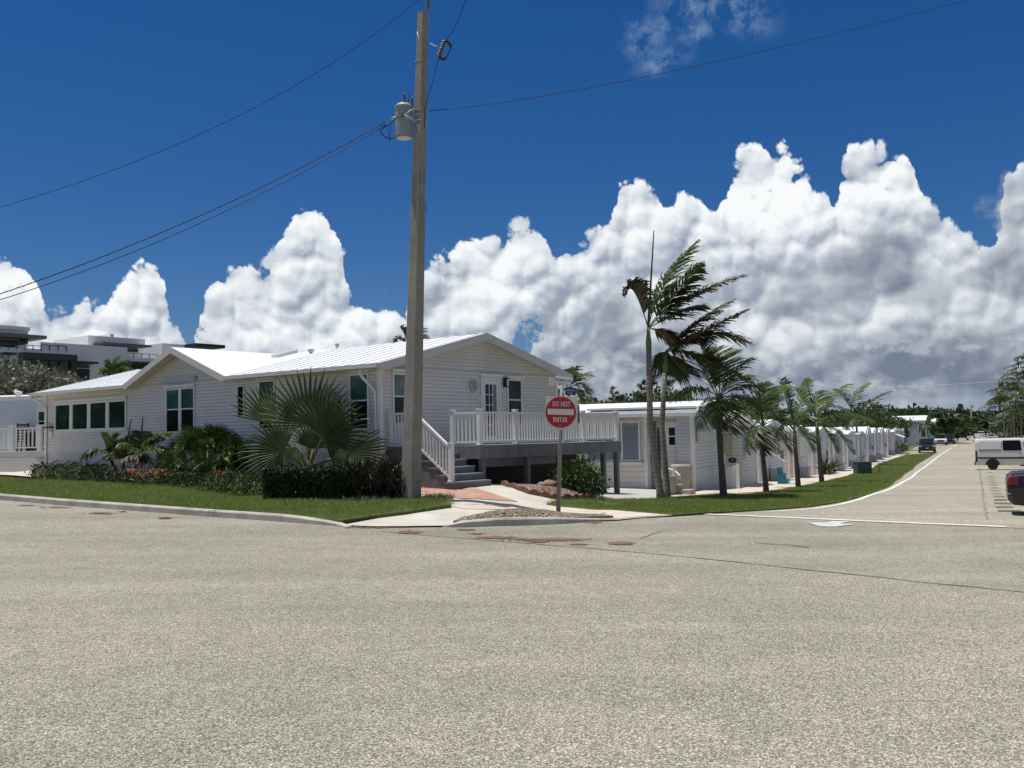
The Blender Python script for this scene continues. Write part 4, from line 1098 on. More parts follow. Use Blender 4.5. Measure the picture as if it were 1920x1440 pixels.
# --- gravel round the post: individual stones as one scatter, and a low mound
M_stone = leafmat('stones', (.17,.125,.09), (.34,.28,.22), 0, .9, tip=((.62,.57,.50), .07))
def stones(name, px0, px1, pyf, n, s0, s1, mt, off=.05, heap=None):
    mb = MB()
    for _ in range(n):
        px = R.uniform(px0, px1); ya, yb = pyf(px); py = R.uniform(ya, yb); g_ = gp(px, py)
        f = (py-ya)/(yb-ya+1e-6); hz_ = off+(heap or 0)*math.sin(math.pi*min(1, max(0, f)))*math.sin(math.pi*min(1, max(0, (px-px0)/(px1-px0))))
        s_ = R.uniform(s0, s1); c = Vector((g_.x, g_.y, G(g_.x, g_.y)+hz_))
        vs = []
        for i in range(6):
            a = i*1.047+R.uniform(-.3, .3); vs.append(c+Vector((math.cos(a)*s_*R.uniform(.7, 1.2), math.sin(a)*s_*R.uniform(.7, 1.2), R.uniform(-.3, .2)*s_)))
        vs.append(c+Vector((R.uniform(-.3, .3)*s_, R.uniform(-.3, .3)*s_, s_*R.uniform(.4, .9))))
        mb.add(vs, [(i, (i+1) % 6, 6) for i in range(6)])
    o = mb.build(name, mt); o['kind'] = 'stuff'; return o
isl = [(850, 983.5), (868, 976), (900, 970), (945, 961), (975, 959), (1020, 961), (1060, 967), (1100, 969.5), (1140, 971.5), (1150, 973.5), (1110, 975), (1045, 979), (985, 981.5), (928, 983.5), (870, 985)]
M_gbase = mat('gravel_bed', (.17,.13,.095,1), .95, .35, 10, .9, 50)
o = sheet('gravel_island', gpoly(isl), .075, M_gbase, thick=.12)
mm_ = MB(); c_ = gp(978, 971); d1_ = (gp(1045, 974)-gp(900, 976)); d1_.z = 0; L1_ = d1_.length/2; d1_.normalize(); d2_ = Vector((-d1_.y, d1_.x, 0))
vs = []; 
for i in range(9):
    for j in range(24):
        r_ = i/8; t = j/24*2*math.pi; q = c_+d1_*math.cos(t)*L1_*r_+d2_*math.sin(t)*.42*r_; vs.append(Vector((q.x, q.y, G(q.x, q.y)+.07+.12*(1-r_**2)+R.uniform(-.012, .012))))
mm_.add(vs, [(i*24+j, (i+1)*24+j, (i+1)*24+(j+1) % 24, i*24+(j+1) % 24) for i in range(8) for j in range(24)])
o = mm_.build('gravel_mound', M_gbase); o['kind'] = 'structure'
def islf(px):
    top = interp([(850, 983), (868, 977), (900, 971), (945, 963), (975, 961), (1020, 962), (1060, 968), (1140, 971.5)], px); bot = interp([(850, 984.5), (928, 983), (1045, 979), (1145, 973.5)], px); return top, bot
stones('gravel', 862, 1068, islf, 1500, .012, .032, M_stone, .08, .09)
stones('gravel', 1050, 1135, islf, 120, .012, .03, M_stone, .08)
# ------------------------------------------------------------------ neighbour house on the left
M_rowshade = mat('row_lap_shade', (.27,.26,.24,1), .8)  # darker painted lap shadow for the neighbour house and the row
M_blue = mat('pale_siding', (.70,.74,.78,1), .5, .05, 1)
def simple_house(nm, label, loc, W_front, L_, D_, z0, ze, rise, sidm, over=.25, lapd=True, group=None, cat='house', roofm=None, arched=False, skirt=True):
    # W_front: Wall along its long front, rooms behind it (depth D_ along -n); ridge parallel to the front
    h = thing(nm, label, cat, loc, group); W = W_front; n = W.n
    mb = MB()
    Wr = Wall(W.o-n*D_+W.d*L_, -W.d, -n); Wa = Wall(W.o, -n, -W.d); Wb = Wall(W.o+W.d*L_, -n, W.d)
    lap(mb, W, z0, ze, lambda z: (0, L_)); lap(mb, Wr, z0, ze, lambda z: (0, L_))
    for X in (Wa, Wb):
        lap(mb, X, z0, ze, lambda z: (0, D_))
        if rise > .05: lap(mb, X, ze, ze+rise, lambda z: ((z-ze)/rise*D_/2, D_-(z-ze)/rise*D_/2))
    mb.build('wall', [sidm, M_rowshade], h)
    if skirt:
        mb = MB()
        for X, l in ((W, L_), (Wa, D_), (Wb, D_), (Wr, L_)): X.box(mb, 0.0, z0-1.2, l, z0-.002, -.04, .0)
        mb.build('skirting', M_skirt, h)
    mb = MB(); pts = []
    ns = 10 if arched else 2
    for i in range(ns+1):
        t = -over+(D_+2*over)*i/ns; f = (t+over)/(D_+2*over)
        zz = ze+.03+(rise*math.sin(math.pi*f) if arched else rise*(1-abs(2*f-1)))
        pts.append((t, zz))
    for (t0, za), (t1, zb) in zip(pts, pts[1:]):
        a = W.P(-over, za, -t0); b = W.P(L_+over, za, -t0); c = W.P(L_+over, zb, -t1); d = W.P(-over, zb, -t1)
        mb.prism([a, b, c, d], (0, 0, .05))
    mb.build('roof', roofm or M_roof, h)
    mb = MB(); W.box(mb, -over, ze-.13, L_+over, ze+.02, over-.02, over+.03); mb.build('gutter', M_trim, h)
    return h
o_ = at(-130, 800, 47); lw = Wall(Vector((o_.x, o_.y, 0))-Vector((1, 0, 0))*6, Vector((.985, -.17, 0)), Vector((-.17, -.985, 0)))
a_, ztop = lw.hit(40, 746); a2_, zdk = lw.hit(40, 842); 
nl = a_+3.0
nb_loc = lw.P(0, G(lw.o.x, lw.o.y))
nbh = simple_house('house', 'pale blue-white clapboard neighbour house at the far left with a railed porch', nb_loc, lw, nl, 7, zdk-.1, ztop, .25, M_blue, over=.05)
def nwin(W, x0, x1, y0, y1, root, **k):
    a0, zt0 = W.hit(x0, y0); a1, _ = W.hit(x1, y0); xm = (x0+x1)/2
    return window(root, W, min(a0, a1), W.hit(xm, y1)[1], max(a0, a1), W.hit(xm, y0)[1], **k)
nwin(lw, 70, 96, 768, 812, nbh, cols=1, rows=(.5,), glass=[M_dark, M_teal], fw_=.10)
q = lw.P(lw.hit(26, 742)[0], ztop+.15, -.3); mb = MB(); mb.lathe([(.10, -.05), (.10, .06), (.17, .07), (.17, .16), (.07, .19)], q, 12); mb.build('roof_vent', M_trim, nbh)
# its porch
pw = Wall(lw.P(0, 0, 1.9), lw.d, lw.n)
zp = pw.hit(20, 846)[1]; pl_ = pw.hit(118, 850)[0]
porch = thing('porch', 'white porch with lattice skirt and white railing at the far left house', 'porch', pw.P(pl_/2, G(pw.o.x, pw.o.y)))
mb = MB(); pw.box(mb, 0, zp-.28, pl_, zp-.02, -1.88, 0); mb.build('floor', mat('porch_boards', (.50,.50,.47,1), .6), porch)
# lattice: diagonal laths in one panel
mb = MB(); x = 0; hL = 1.35
while x < pl_+hL:
    for sg in (1, -1):
        x0 = x; x1 = x-hL if sg == 1 else x+hL
        a0, a1 = (x0, x1)
        if 0 <= min(a0, a1) and max(a0, a1) <= pl_: mb.bar(pw.P(a0, zp-.30, .01*sg), pw.P(a1, zp-.30-hL, .01*sg), .035, .008, tuple(pw.n))
    x += .10
mb.build('lattice', M_trim, porch)
mb = MB(); pw.box(mb, 0, zp-1.9, pl_, zp-.3, -.35, -.30); mb.build('shade_sheet', mat('lattice_shade', (.05,.05,.05,1), .9), porch)  # dark sheet standing in for the shade behind the lattice
prx = [pw.hit(x, 800)[0] for x in (-50, 20, 73, 118)]
for v in prx:
    mb = MB(); pw.box(mb, v-.10, zp, v+.10, zp+1.1, -.14, 0); pw.box(mb, v-.14, zp+1.1, v+.14, zp+1.16, -.17, .03); mb.build('railing_post', M_vinyl, porch)
for v0, v1 in zip(prx, prx[1:]):
    mb = MB(); pw.box(mb, v0+.12, zp+.98, v1-.12, zp+1.04, -.16, -.08); r_ = mb.build('railing', M_vinyl, porch); mb = MB(); pw.box(mb, v0+.12, zp+.12, v1-.12, zp+.18, -.15, -.09); sub(mb, 'bottom_rail', M_vinyl, r_)
    n = int((v1-v0)/.19)
    for i in range(1, n):
        x = v0+(v1-v0)*i/n; mb = MB(); pw.box(mb, x-.025, zp+.19, x+.025, zp+.97, -.145, -.095); sub(mb, 'baluster', M_vinyl, r_)
# dark slatted rocking chairs standing on the porch
def chair(px, label):
    a = pw.hit(px, 800)[0]; b = pw.P(a, zp-.02, -1.0); c = thing('porch_chair', label, 'chair', b)
    x = pw.d; y = -pw.n; zu = Vector((0, 0, 1))
    mb = MB(); mb.obox(b-x*.3-y*.25+zu*.42, x*.6, y*.5, zu*.05); mb.build('seat', M_black, c)
    mb = MB()
    for s_ in (-.3, .26): mb.obox(b+x*s_+y*.22+zu*.45, x*.04, y*.05, zu*.85)
    for i in range(6): mb.obox(b-x*.26+y*.23+zu*(.52+.13*i), x*.52, y*.03, zu*.075)
    mb.build('backrest', M_black, c)
    for sx_, sy_ in ((-.3, -.25), (.25, -.25), (-.3, .2), (.25, .2)):
        mb = MB(); mb.obox(b+x*sx_+y*sy_, x*.05, y*.05, zu*.42); mb.build('leg', M_black, c)
bq = pw.P(pw.hit(46, 800)[0], zp-.02, -1.35); bx_ = MB(); bx_.obox(bq-pw.d*.95, pw.d*1.9, -pw.n*.55, Vector((0, 0, .82))); bx_.obox(bq-pw.d*.98+Vector((0, 0, .83)), pw.d*1.96, -pw.n*.58, Vector((0, 0, .05))); tag(bevel(bx_.build('storage_bench', M_black), .02), 'black storage bench behind the white porch railing', 'bench')
chair(8, 'dark slatted porch chair nearest the left edge of the photo')

# ------------------------------------------------------------------ row of mobile homes
FT = -8.75
M_row = [mat('row_siding_cool', (.72,.74,.75,1), .5, .05, 1), mat('row_siding_warm', (.76,.73,.70,1), .5, .05, 1), mat('row_siding_grey', (.62,.65,.66,1), .5, .05, 1)]
def gz(p, t): x, y = xy(p, t); return G(x, y)
def PTZ(p, t, z): x, y = xy(p, t); return Vector((x, y, z))
M_shut = mat('grey_blue_louvre', (.36,.42,.46,1), .5, .08, 3); M_tan = mat('tan_shutter', (.50,.46,.33,1), .6)
FW = Wall(PTZ(0, FT, 0), W_, N_)     # plane of the street-facing ends: a = p
rowdesc = [
 # p0, width, length, wall height, rise, arched, material, label
 (38.4, 4.0, 10, 2.45, .55, True, 1, 'white mobile home with tan shutter and dark oval number plate beside the lawn'),
 (44.2, 4.6, 10, 2.35, .40, False, 0, 'white mobile home with tall window, blue steps at its side'),
 (52.0, 4.4, 10, 2.35, .35, False, 1, 'warm white mobile home behind the fourth palm, pink gravel beside it'),
 (60.0, 4.4, 10, 2.4, .35, False, 0, 'white mobile home just beyond the palm with the flared base'),
 (67.5, 4.4, 10, 2.4, .35, False, 2, 'mobile home with white open side steps and a slanting handrail'),
 (75.0, 4.4, 10, 2.4, .30, False, 0, 'plain white mobile home partly behind the green utility cabinet'),
 (82.5, 4.4, 10, 2.35, .30, False, 2, 'grey-sided mobile home directly behind the green utility cabinet'),
 (89.5, 4.4, 10, 2.35, .75, True, 0, 'mobile home with the tallest pointed white end beyond the cabinet'),
 (96.5, 4.2, 10, 2.35, .45, True, 2, 'mobile home with a framed square shutter low on its end'),
 (103.5, 4.2, 10, 2.35, .60, True, 0, 'round-topped mobile home with a narrow dark window'),
 (110.5, 4.2, 10, 2.35, .45, True, 0, 'small round-topped mobile home next to the white awning'),
 (118.0, 4.2, 10, 2.3, .30, False, 1, 'mobile home with a white sloping awning and red bougainvillea'),
 (126.0, 4.2, 10, 2.4, .40, True, 0, 'mobile home with grey trellis posts behind the dark suv'),
 (134.0, 4.2, 10, 2.4, .30, False, 0, 'last low white mobile home of the row, ahead of the large roof'),
]
for i, (p0, wd, ln, hh, rise, arch, mi, lab) in enumerate(rowdesc):
    zb = gz(p0+wd/2, FT); loc = PTZ(p0+wd/2, FT, zb)
    h = thing('mobile_home', lab, 'mobile home', loc, 'row of white mobile homes facing the street')
    zs = zb+.62; ze = zb+hh+.15
    mb = MB(); We = Wall(PTZ(p0, FT, 0), W_, N_); Ws = Wall(PTZ(p0, FT, 0), -N_, -W_); Wk = Wall(PTZ(p0+wd, FT, 0), -N_, W_)
    pit = .13 if i < 5 else .2
    lap(mb, We, zs, ze, lambda z: (0, wd), pit, .02); lap(mb, Ws, zs, ze, lambda z: (0, ln), pit, .02); lap(mb, Wk, zs, ze, lambda z: (0, ln), .2, .02)
    if arch:
        poly = [We.P(wd*k/12, ze+rise*math.sin(math.pi*k/12)**(1.0 if rise < .7 else 1.6)*(.97), .0) for k in range(13)]
        mb.prism([q_-N_*.04 for q_ in poly], N_*.05)
    elif rise > .05: lap(mb, We, ze, ze+rise*.8, lambda z: ((z-ze)/rise*wd/2, wd-(z-ze)/rise*wd/2), pit, .02)
    mb.build('wall', [M_row[mi], M_rowshade], h)
    mb = MB(); We.box(mb, 0, zb-.3, wd, zs-.01, -.04, -.0); Ws.box(mb, 0, zb-.3, ln, zs-.01, -.04, 0); mb.build('skirting', M_row[mi] if i % 2 else M_skirt, h)
    for qd in (0, wd): mb = MB(); We.box(mb, qd-.07, zb, qd+.07, ze-.01, -.05, .035); mb.build('corner_trim', M_trim, h)
    mb = MB(); ns = 10 if arch else 2; ov = .10
    for k in range(ns):
        f0, f1 = k/ns, (k+1)/ns
        g = (lambda f: rise*math.sin(math.pi*f)**(1.0 if rise < .7 else 1.6)*.8) if arch else (lambda f: rise*(1-abs(2*f-1))*.85)
        a = -ov+(wd+2*ov)*f0; b = -ov+(wd+2*ov)*f1
        back = -.12 if arch else .12
        mb.prism([We.P(a, ze+g(f0)+.02, back), We.P(b, ze+g(f1)+.02, back), We.P(b, ze+g(f1)+.02, -ln), We.P(a, ze+g(f0)+.02, -ln)], (0, 0, .06))
    mb.build('roof', M_roof, h)
    wz0, wz1 = zb+1.15, zb+2.25
    if i == 1: window(h, We, wd-1.75, wz0, wd-.9, wz1+.2, rows=(.5,), glass=[M_dark, M_dark], fw_=.09)
    elif i == 0:
        mb = MB(); We.box(mb, .5, wz0-.05, 1.7, wz1+.1, .02, .07)
        for k in range(8): We.box(mb, .56, wz0+.02+k*.14, 1.64, wz0+.10+k*.14, .07, .085)
        mb.build('shutter', M_shut, h)
    elif i in (2, 8, 6, 3): 
        mb = MB(); We.box(mb, wd*.35, wz0, wd*.75, wz1, .02, .08); We.box(mb, wd*.35-.06, wz0-.1, wd*.75+.06, wz0-.02, .02, .12); mb.build('shutter', M_row[0], h)
    elif i in (7, 9, 10, 4): window(h, We, wd*.40, wz0-.1, wd*.62, wz1+.1, rows=(), glass=[M_dark], fw_=.07)
    elif i in (12, 5, 13): window(h, We, wd*.3, wz0, wd*.6, wz1, rows=(.5,), glass=[M_dark, M_pale], fw_=.07)
    mb = MB(); Ws.box(mb, 1.5, wz0-.2, 2.4, wz1, .02, .05); mb.build('side_shutter', M_shut if i % 2 else M_row[2], h)
    if i % 3 != 0:
        mb = MB(); x_ = wd*(.12+.08*(i % 4)); We.box(mb, x_, zb+.02, x_+.62, zb+.62, .08, .55); bevel(mb.build('air_conditioner', mat('ac_grey', (.40,.41,.40,1), .5), h), .02)
    if i % 2 == 1:
        mb = MB(); We.box(mb, wd-.62, zb+1.0, wd-.40, zb+1.42, .03, .14); mb.build('meter_box', mat('meter_grey', (.30,.31,.31,1), .5), h)
    mb = MB(); mb.tube([Ws.P(.25, ze-.1, .08), Ws.P(.25, zb+.1, .08)], .04, 6); mb.build('downspout', M_trim, h)
    if i == 11:
        mb = MB(); mb.prism([We.P(.2, zb+2.3, .02), We.P(wd-.4, zb+2.3, .02), We.P(wd-.4, zb+1.85, 1.1), We.P(.2, zb+1.85, 1.1)], (0, 0, .06)); mb.build('awning', M_roof, h)
        window(h, We, 1.3, zb+.7, 2.8, zb+1.8, rows=(), glass=[M_dark])
# first home: long louvred side, door recess, small window, taller box end
h2 = thing('mobile_home', 'nearest white mobile home, long louvred shutters and a small window, behind the twin palms', 'mobile home', PTZ(33, FT, gz(33, FT)), 'row of white mobile homes facing the street')
p2 = PTZ(31.7, FT, 0)
# side wall plane facing the camera
o2 = at(1300, 850, 34.6); o2 = Vector((o2.x, o2.y, 0)); S2 = Wall(o2, -N_, -W_)
aL = S2.hit(1010, 850)[0]; zE = S2.hit(1215, 777)[1]; zsb = S2.hit(1170, 850)[1]
gb = gz(33, FT)
aD1 = S2.hit(1243, 850)[0]; aD0 = S2.hit(1216, 850)[0]
mb = MB(); lap(mb, S2, gb-.15, zE, lambda z: (0, aD1), .15, .018); lap(mb, S2, gb-.15, zE, lambda z: (aD0, aL), .2, .012)
Se = Wall(o2, W_, N_); lap(mb, Se, gb-.15, zE, lambda z: (0, 4.2), .13, .018)
mb.build('wall', [M_row[1], M_rowshade], h2)
mb = MB(); S2.box(mb, aD1, gb-.1, aD0, zE, -.5, -.44); S2.box(mb, aD1, gb-.1, aD1+.05, zE, -.5, 0); S2.box(mb, aD0-.05, gb-.1, aD0, zE, -.5, 0); mb.build('entrance_recess', M_row[2], h2)
mb = MB(); x0, x1 = aD1+.08, aD0-.10; S2.box(mb, x0, gb+.5, x1, gb+2.45, -.44, -.39); d_o = mb.build('door', M_trim, h2)
mb = MB(); S2.box(mb, x0+.12, gb+.7, x1-.12, gb+2.25, -.39, -.375); sub(mb, 'pane', M_pale, d_o)
for a in (aD0+.09, aD1-.08, .08): mb = MB(); S2.box(mb, a-.07, gb-.1, a+.07, zE-.02, .02, .065); mb.build('corner_trim', M_trim, h2)
mb = MB(); wE = 4.2
fr_, bk_ = .45, -4.6
sl_ = [(fr_, zE+.02), (-2.1, zE+.42), (bk_, zE+.05)]
for (k0, za), (k1, zb_) in zip(sl_, sl_[1:]): mb.prism([S2.P(-.35, za, k0), S2.P(aL, za, k0), S2.P(aL, zb_, k1), S2.P(-.35, zb_, k1)], (0, 0, .09))
mb.build('roof', M_roof, h2)
mb = MB(); S2.box(mb, -.35, zE-.10, aL, zE+.03, fr_-.01, fr_+.05); mb.build('gutter', M_trim, h2)
def shut(x0, x1, y0, y1, cols):
    a0 = S2.hit(x1, 850)[0]; a1 = S2.hit(x0, 850)[0]; xm = (x0+x1)/2; z1 = S2.hit(xm, y0)[1]; z0 = S2.hit(xm, y1)[1]
    mb = MB(); S2.box(mb, a0, z0, a0+.06, z1, .03, .10); S2.box(mb, a1-.06, z0, a1, z1, .03, .10); S2.box(mb, a0+.06, z1-.06, a1-.06, z1, .03, .10); S2.box(mb, a0+.06, z0, a1-.06, z0+.06, .03, .10)
    S2.box(mb, a0-.1, z0-.12, a1+.1, z0-.02, .03, .16)
    for c in range(1, cols): x = a0+(a1-a0)*c/cols; S2.box(mb, x-.04, z0+.06, x+.04, z1-.06, .03, .095)
    f = mb.build('shutter_frame', M_trim, h2)
    mb = MB(); z = z0+.08
    while z < z1-.12: mb.prism([S2.P(a0+.06, z, .085), S2.P(a1-.06, z, .085), S2.P(a1-.06, z+.085, .04), S2.P(a0+.06, z+.085, .04)], S2.n*.012); z += .093
    sub(mb, 'louvre', M_shut, f)
shut(1100, 1202, 790, 865, 3)
a0 = S2.hit(1272, 850)[0]; a1 = S2.hit(1251, 850)[0]
window(h2, S2, a0, S2.hit(1262, 839)[1], a1, S2.hit(1262, 797)[1], rows=(.5,), glass=[M_dark, M_dark], fw_=.09, sill=True)
mb = MB(); S2.box(mb, aD0-.28, gb+.95, aD0-.14, gb+2.5, -.05, .04); mb.build('brown_jamb', mat('brown_board', (.13,.10,.075,1), .8), h2)
# the boxy extension at the street end
X0 = at(1300.5, 850, 34.3); E1 = Wall(Vector((X0.x, X0.y, 0)), W_, N_); lE = E1.hit(1340, 850)[0]; zT = E1.hit(1302, 764)[1]; zBot = E1.hit(1302, 924)[1]
E2 = Wall(E1.o, -N_, -W_)
mb = MB(); sk_ = E1.hit(1302, 878)[1]
lap(mb, E1, sk_, zT-.3, lambda z: (.03, lE-.03), .125, .018); lap(mb, E2, sk_, zT, lambda z: (0, .6), .125, .018)
E1.box(mb, 0.02, zBot-.3, lE-.02, sk_-.01, -.06, -.02); E1.box(mb, 0, zT-.30, lE, zT-.02, -.06, .03)
mb.build('extension_wall', [M_row[2], M_rowshade], h2)
mb = MB(); E1.box(mb, -.05, zBot-.2, .09, zT-.31, -.1, .035); mb.build('corner_trim', M_trim, h2)
mb = MB(); E1.box(mb, .35, E1.hit(1310, 829)[1], lE-.1, zT-.35, .03, .11); mb.build('hinged_shutter', mat('shutter_panel_grey', (.52,.55,.57,1), .5), h2)
mb = MB(); E1.box(mb, -.1, zT-.02, lE+.1, zT+.05, -4.0, .12); mb.build('extension_roof', M_roof, h2)
# oval number plate, tan shutter on the second home's side
S3 = Wall(PTZ(38.4, FT, 0), -N_, -W_)
# porch bay between first and second home
hb = thing('side_shed', 'low lean-to with a tan shutter and dark oval sign between the first two homes', 'shed', PTZ(38.2, FT-.6, gz(38.2, FT)))
B3 = Wall(PTZ(38.15, FT-.35, 0), -N_, -W_)
b0 = B3.hit(1392, 850)[0]; b1 = B3.hit(1342, 850)[0]; zr0 = B3.hit(1357, 806)[1]; zb3 = gz(38, FT)
mb = MB(); lap(mb, B3, zb3, zr0, lambda z: (b0, b1), .14, .02); mb.build('wall', [M_row[1], M_rowshade], hb)
mb = MB(); mb.prism([B3.P(b0-.1, zr0+.28, .5), B3.P(b1, zr0-.05, .5), B3.P(b1, zr0-.05, -3), B3.P(b0-.1, zr0+.28, -3)], (0, 0, .08)); mb.build('roof', M_roof, hb)
a0 = B3.hit(1373, 835)[0]; a1 = B3.hit(1362, 835)[0]; mb = MB(); zz1 = B3.hit(1368, 816)[1]; zz0 = B3.hit(1368, 854)[1]; B3.box(mb, a0, zz0, a1+.3, zz1, .02, .06); mb.build('shutter', M_tan, hb)
a0 = B3.hit(1357, 835)[0]; mb = MB(); B3.box(mb, a0, zz0-.1, a0+.9, zz1+.05, .02, .07); mb.build('dark_shutter', mat('dark_louvre', (.07,.065,.06,1), .6), hb)
a, z = B3.hit(1374, 863); mb = MB(); mb.prism([B3.P(a+math.cos(t)*.16, z+math.sin(t)*.105, .02) for t in [k*math.pi/12 for k in range(24)]], B3.n*.03); ov_ = mb.build('number_plate', M_black, hb)
textmesh('number', '23', .12, B3.P(a, z, .055), -B3.d, Vector((0, 0, 1)), B3.n, M_sw, ov_, .001, .9)
# small things along the row
def at_g(px, py): q = gp(px, py); q.z = G(q.x, q.y); return q
def pot(px, py, r_, h_, label, name='planter_pot', m_=None, cat='pot'):
    q = at_g(px, py); t = MB(); t.lathe([(r_*.72, 0), (r_*.8, h_*.1), (r_, h_*.92), (r_*1.08, h_*.93), (r_*1.08, h_), (r_*.9, h_), (r_*.85, h_*.85)], q, 24)
    o = t.build(name, m_ or mat('stone_pot', (.38,.35,.30,1), .8, .15, 6, .3, 30), None, smooth=False); tag(o, label, cat); return o
pot(1256, 929, .26, .62, 'squat pale stone pot at the foot of the leaning palms')
q = at_g(1278, 921); mb = MB(); mb.lathe([(.34, 0), (.37, .06), (.35, .12), (.375, .45), (.36, .50), (.375, .88), (.36, .92), (.33, .96)], q, 28); tag(mb.build('storage_drum', mat('beige_drum', (.38,.35,.29,1), .7, .15, 4)), 'tall beige barrel beside the white handrail steps', 'barrel')
M_stepc = mat('old_step_concrete', (.36,.34,.28,1), .9, .15, 3)
q = at_g(1279, 928); st = thing('concrete_steps', 'low two-tier concrete step in front of the beige barrel', 'steps', q)
mb = MB(); mb.obox(q-N_*.0-W_*.35, N_*.38, W_*.6, Vector((0, 0, .18))); mb.build('lower_step', M_stepc, st); mb = MB(); mb.obox(q-N_*.45-W_*.35, N_*.45, W_*.6, Vector((0, 0, .34))); mb.build('upper_step', M_stepc, st)
mb = MB(); a = at_g(1264, 925); zz = Vector((0, 0, 1)); mb.tube([a, a+zz*.95], .022, 8); mb.tube([pp for pp in (at(1249, 877, a.y+.3), at(1266, 883, a.y), at(1275, 892, a.y-.25))], .025, 8); tag(mb.build('handrail', M_trim), 'white bent handrail beside the beige barrel', 'handrail')
q = at_g(1385, 918); cbn = thing('meter_cabinet', 'small grey cabinet with a white flanking board under the oval sign', 'cabinet', q)
mb = MB(); mb.obox(q-N_*.5, N_*.38, W_*.3, Vector((0, 0, .85))); mb.build('box', M_row[2], cbn)
for d_ in (-.60, -.08): mb = MB(); mb.obox(q+N_*d_, N_*.10, W_*.1, Vector((0, 0, 1.35 if d_ < -.3 else .95))); mb.build('side_board', M_trim, cbn)
# blue steps and bicycle-like rack by the second home
q = at_g(1478, 909); bs = thing('blue_steps', 'bright turquoise painted steps with a white rail between two homes', 'steps', q)
M_turq = mat('turquoise_paint', (.015,.19,.28,1), .5)
for k in range(3): mb = MB(); mb.obox(q-N_*(.14+.14*k)-W_*.1, N_*.14, W_*.5, Vector((0, 0, .24*(k+1)))); mb.build('step', M_turq, bs)
mb = MB(); mb.obox(q-W_*.1, N_*.35, W_*.5, Vector((0, 0, .09))); mb.build('pale_mat', mat('pale_blue_mat', (.45,.75,.80,1), .5), bs)
mb = MB(); mb.tube([q+Vector((0, 0, .1)), q+Vector((0, 0, .95))-N_*.1, q-N_*.7+Vector((0, 0, 1.4))], .025, 8); mb.build('rail', M_trim, bs)
q = at_g(1590, 884); ws = thing('white_steps', 'white open-tread side stairs with a slanting handrail in the row', 'steps', q)
for k in range(6): mb = MB(); mb.obox(q-N_*(.1+.25*k)-W_*.3, N_*.24, W_*1.3, Vector((0, 0, .05))); o = mb.build('tread', M_trim, ws); o.location += Vector((0, 0, .22*(k+1)))
mb = MB(); mb.bar(q+Vector((0, 0, .9)), q-N_*1.5+Vector((0, 0, 2.3)), .06); mb.build('handrail', M_trim, ws)
# green cabinet and yellow marker post on the lawn
q = at_g(1622, 889.5); gc = thing('utility_cabinet', 'green metal utility cabinet standing on the lawn by the yellow post', 'cabinet', q)
M_gcab = mat('dark_green_cabinet', (.045,.065,.06,1), .5, .1, 2, dirt=(.09,.10,.09,1), dscale=2, damt=.5)
u_ = Vector((1, 0, 0)); w2_ = Vector((0, 1, 0)); sc2 = q.y/FPX
wW = 27*sc2; hC = 23*sc2
mb = MB(); mb.obox(q-u_*wW/2, u_*wW*.49, w2_*.8, Vector((0, 0, hC-.04))); bevel(mb.build('left_door', M_gcab, gc), .015)
mb = MB(); mb.obox(q-u_*(-.005), u_*wW*.49, w2_*.8, Vector((0, 0, hC-.04))); bevel(mb.build('right_door', M_gcab, gc), .015)
mb = MB(); mb.obox(q-u_*(wW/2+.03)-w2_*.03+Vector((0, 0, hC-.035)), u_*(wW+.06), w2_*.86, Vector((0, 0, .05))); bevel(mb.build('lid', M_gcab, gc), .012)
q = at_g(1648.5, 889); mb = MB(); mb.lathe([(.07, -.2), (.07, .6), (.06, .66), (.02, .70)], q, 12); sc3 = q.y/FPX*22/.70
tag(mb.build('marker_post', mat('yellow_post', (.33,.25,.05,1), .6, .15, 4)), 'faded yellow marker post on the lawn right of the green cabinet', 'post')
# ------------------------------------------------------------------ palms and planting
M_frond = leafmat('palm_frond', (.026,.050,.010), (.07,.115,.024), .28, .42, tip=((.16,.13,.05), .06))
M_frond2 = leafmat('palm_frond_fresh', (.055,.10,.016), (.14,.20,.04), .33, .36)
M_brown = leafmat('dead_frond', (.09,.045,.025), (.17,.10,.055), .15, .6)
M_wind = leafmat('windburnt_frond', (.035,.042,.012), (.09,.085,.03), .2, .5, tip=((.12,.06,.03), .2))
M_rach = mat('frond_stem', (.16,.19,.05,1), .5, .1, 3)
M_ptrunk = mat('palm_trunk', (.105,.09,.07,1), .9, .25, 5, .5, 18, dirt=(.07,.06,.05,1), dscale=4, damt=.6)
def ringtrunk():
    mt, nt, b = newmat('ringed_trunk'); tc = nt.N('ShaderNodeTexCoord').outputs['Object']
    s_ = nt.N('ShaderNodeSeparateXYZ'); nt.l.new(tc, s_.inputs[0])
    z = nt.M('ADD', s_.outputs[2], nt.M('MULTIPLY', nt.noise(tc, 3, 3), .05))
    w_ = nt.M('FRACT', nt.M('MULTIPLY', z, 7.5)); ring = nt.rng(w_, .0, .22, 0, 1, True)
    c = nt.mix(ring, (.10,.085,.065,1), nt.mix(nt.noise(tc, 5, 4), (.19,.17,.13,1), (.33,.30,.25,1)))
    c = nt.mix(nt.rng(nt.noise(tc, 1.2, 3), .5, .7, 0, .6), c, (.16,.10,.05,1))
    nt.l.new(c, b.inputs['Base Color']); b.inputs['Roughness'].default_value = .85
    bn = nt.N('ShaderNodeBump', ins={'Strength': .6, 'Distance': .02, 'Height': ring}); nt.l.new(bn.outputs[0], b.inputs['Normal']); return mt
M_ring = ringtrunk(); M_shaft = mat('crown_shaft', (.13,.16,.06,1), .4, .15, 2)
M_spear = mat('spear_bud', (.035,.05,.02,1), .6)
def bez(a, b, c, t): return a*(1-t)**2+b*2*t*(1-t)+c*t*t
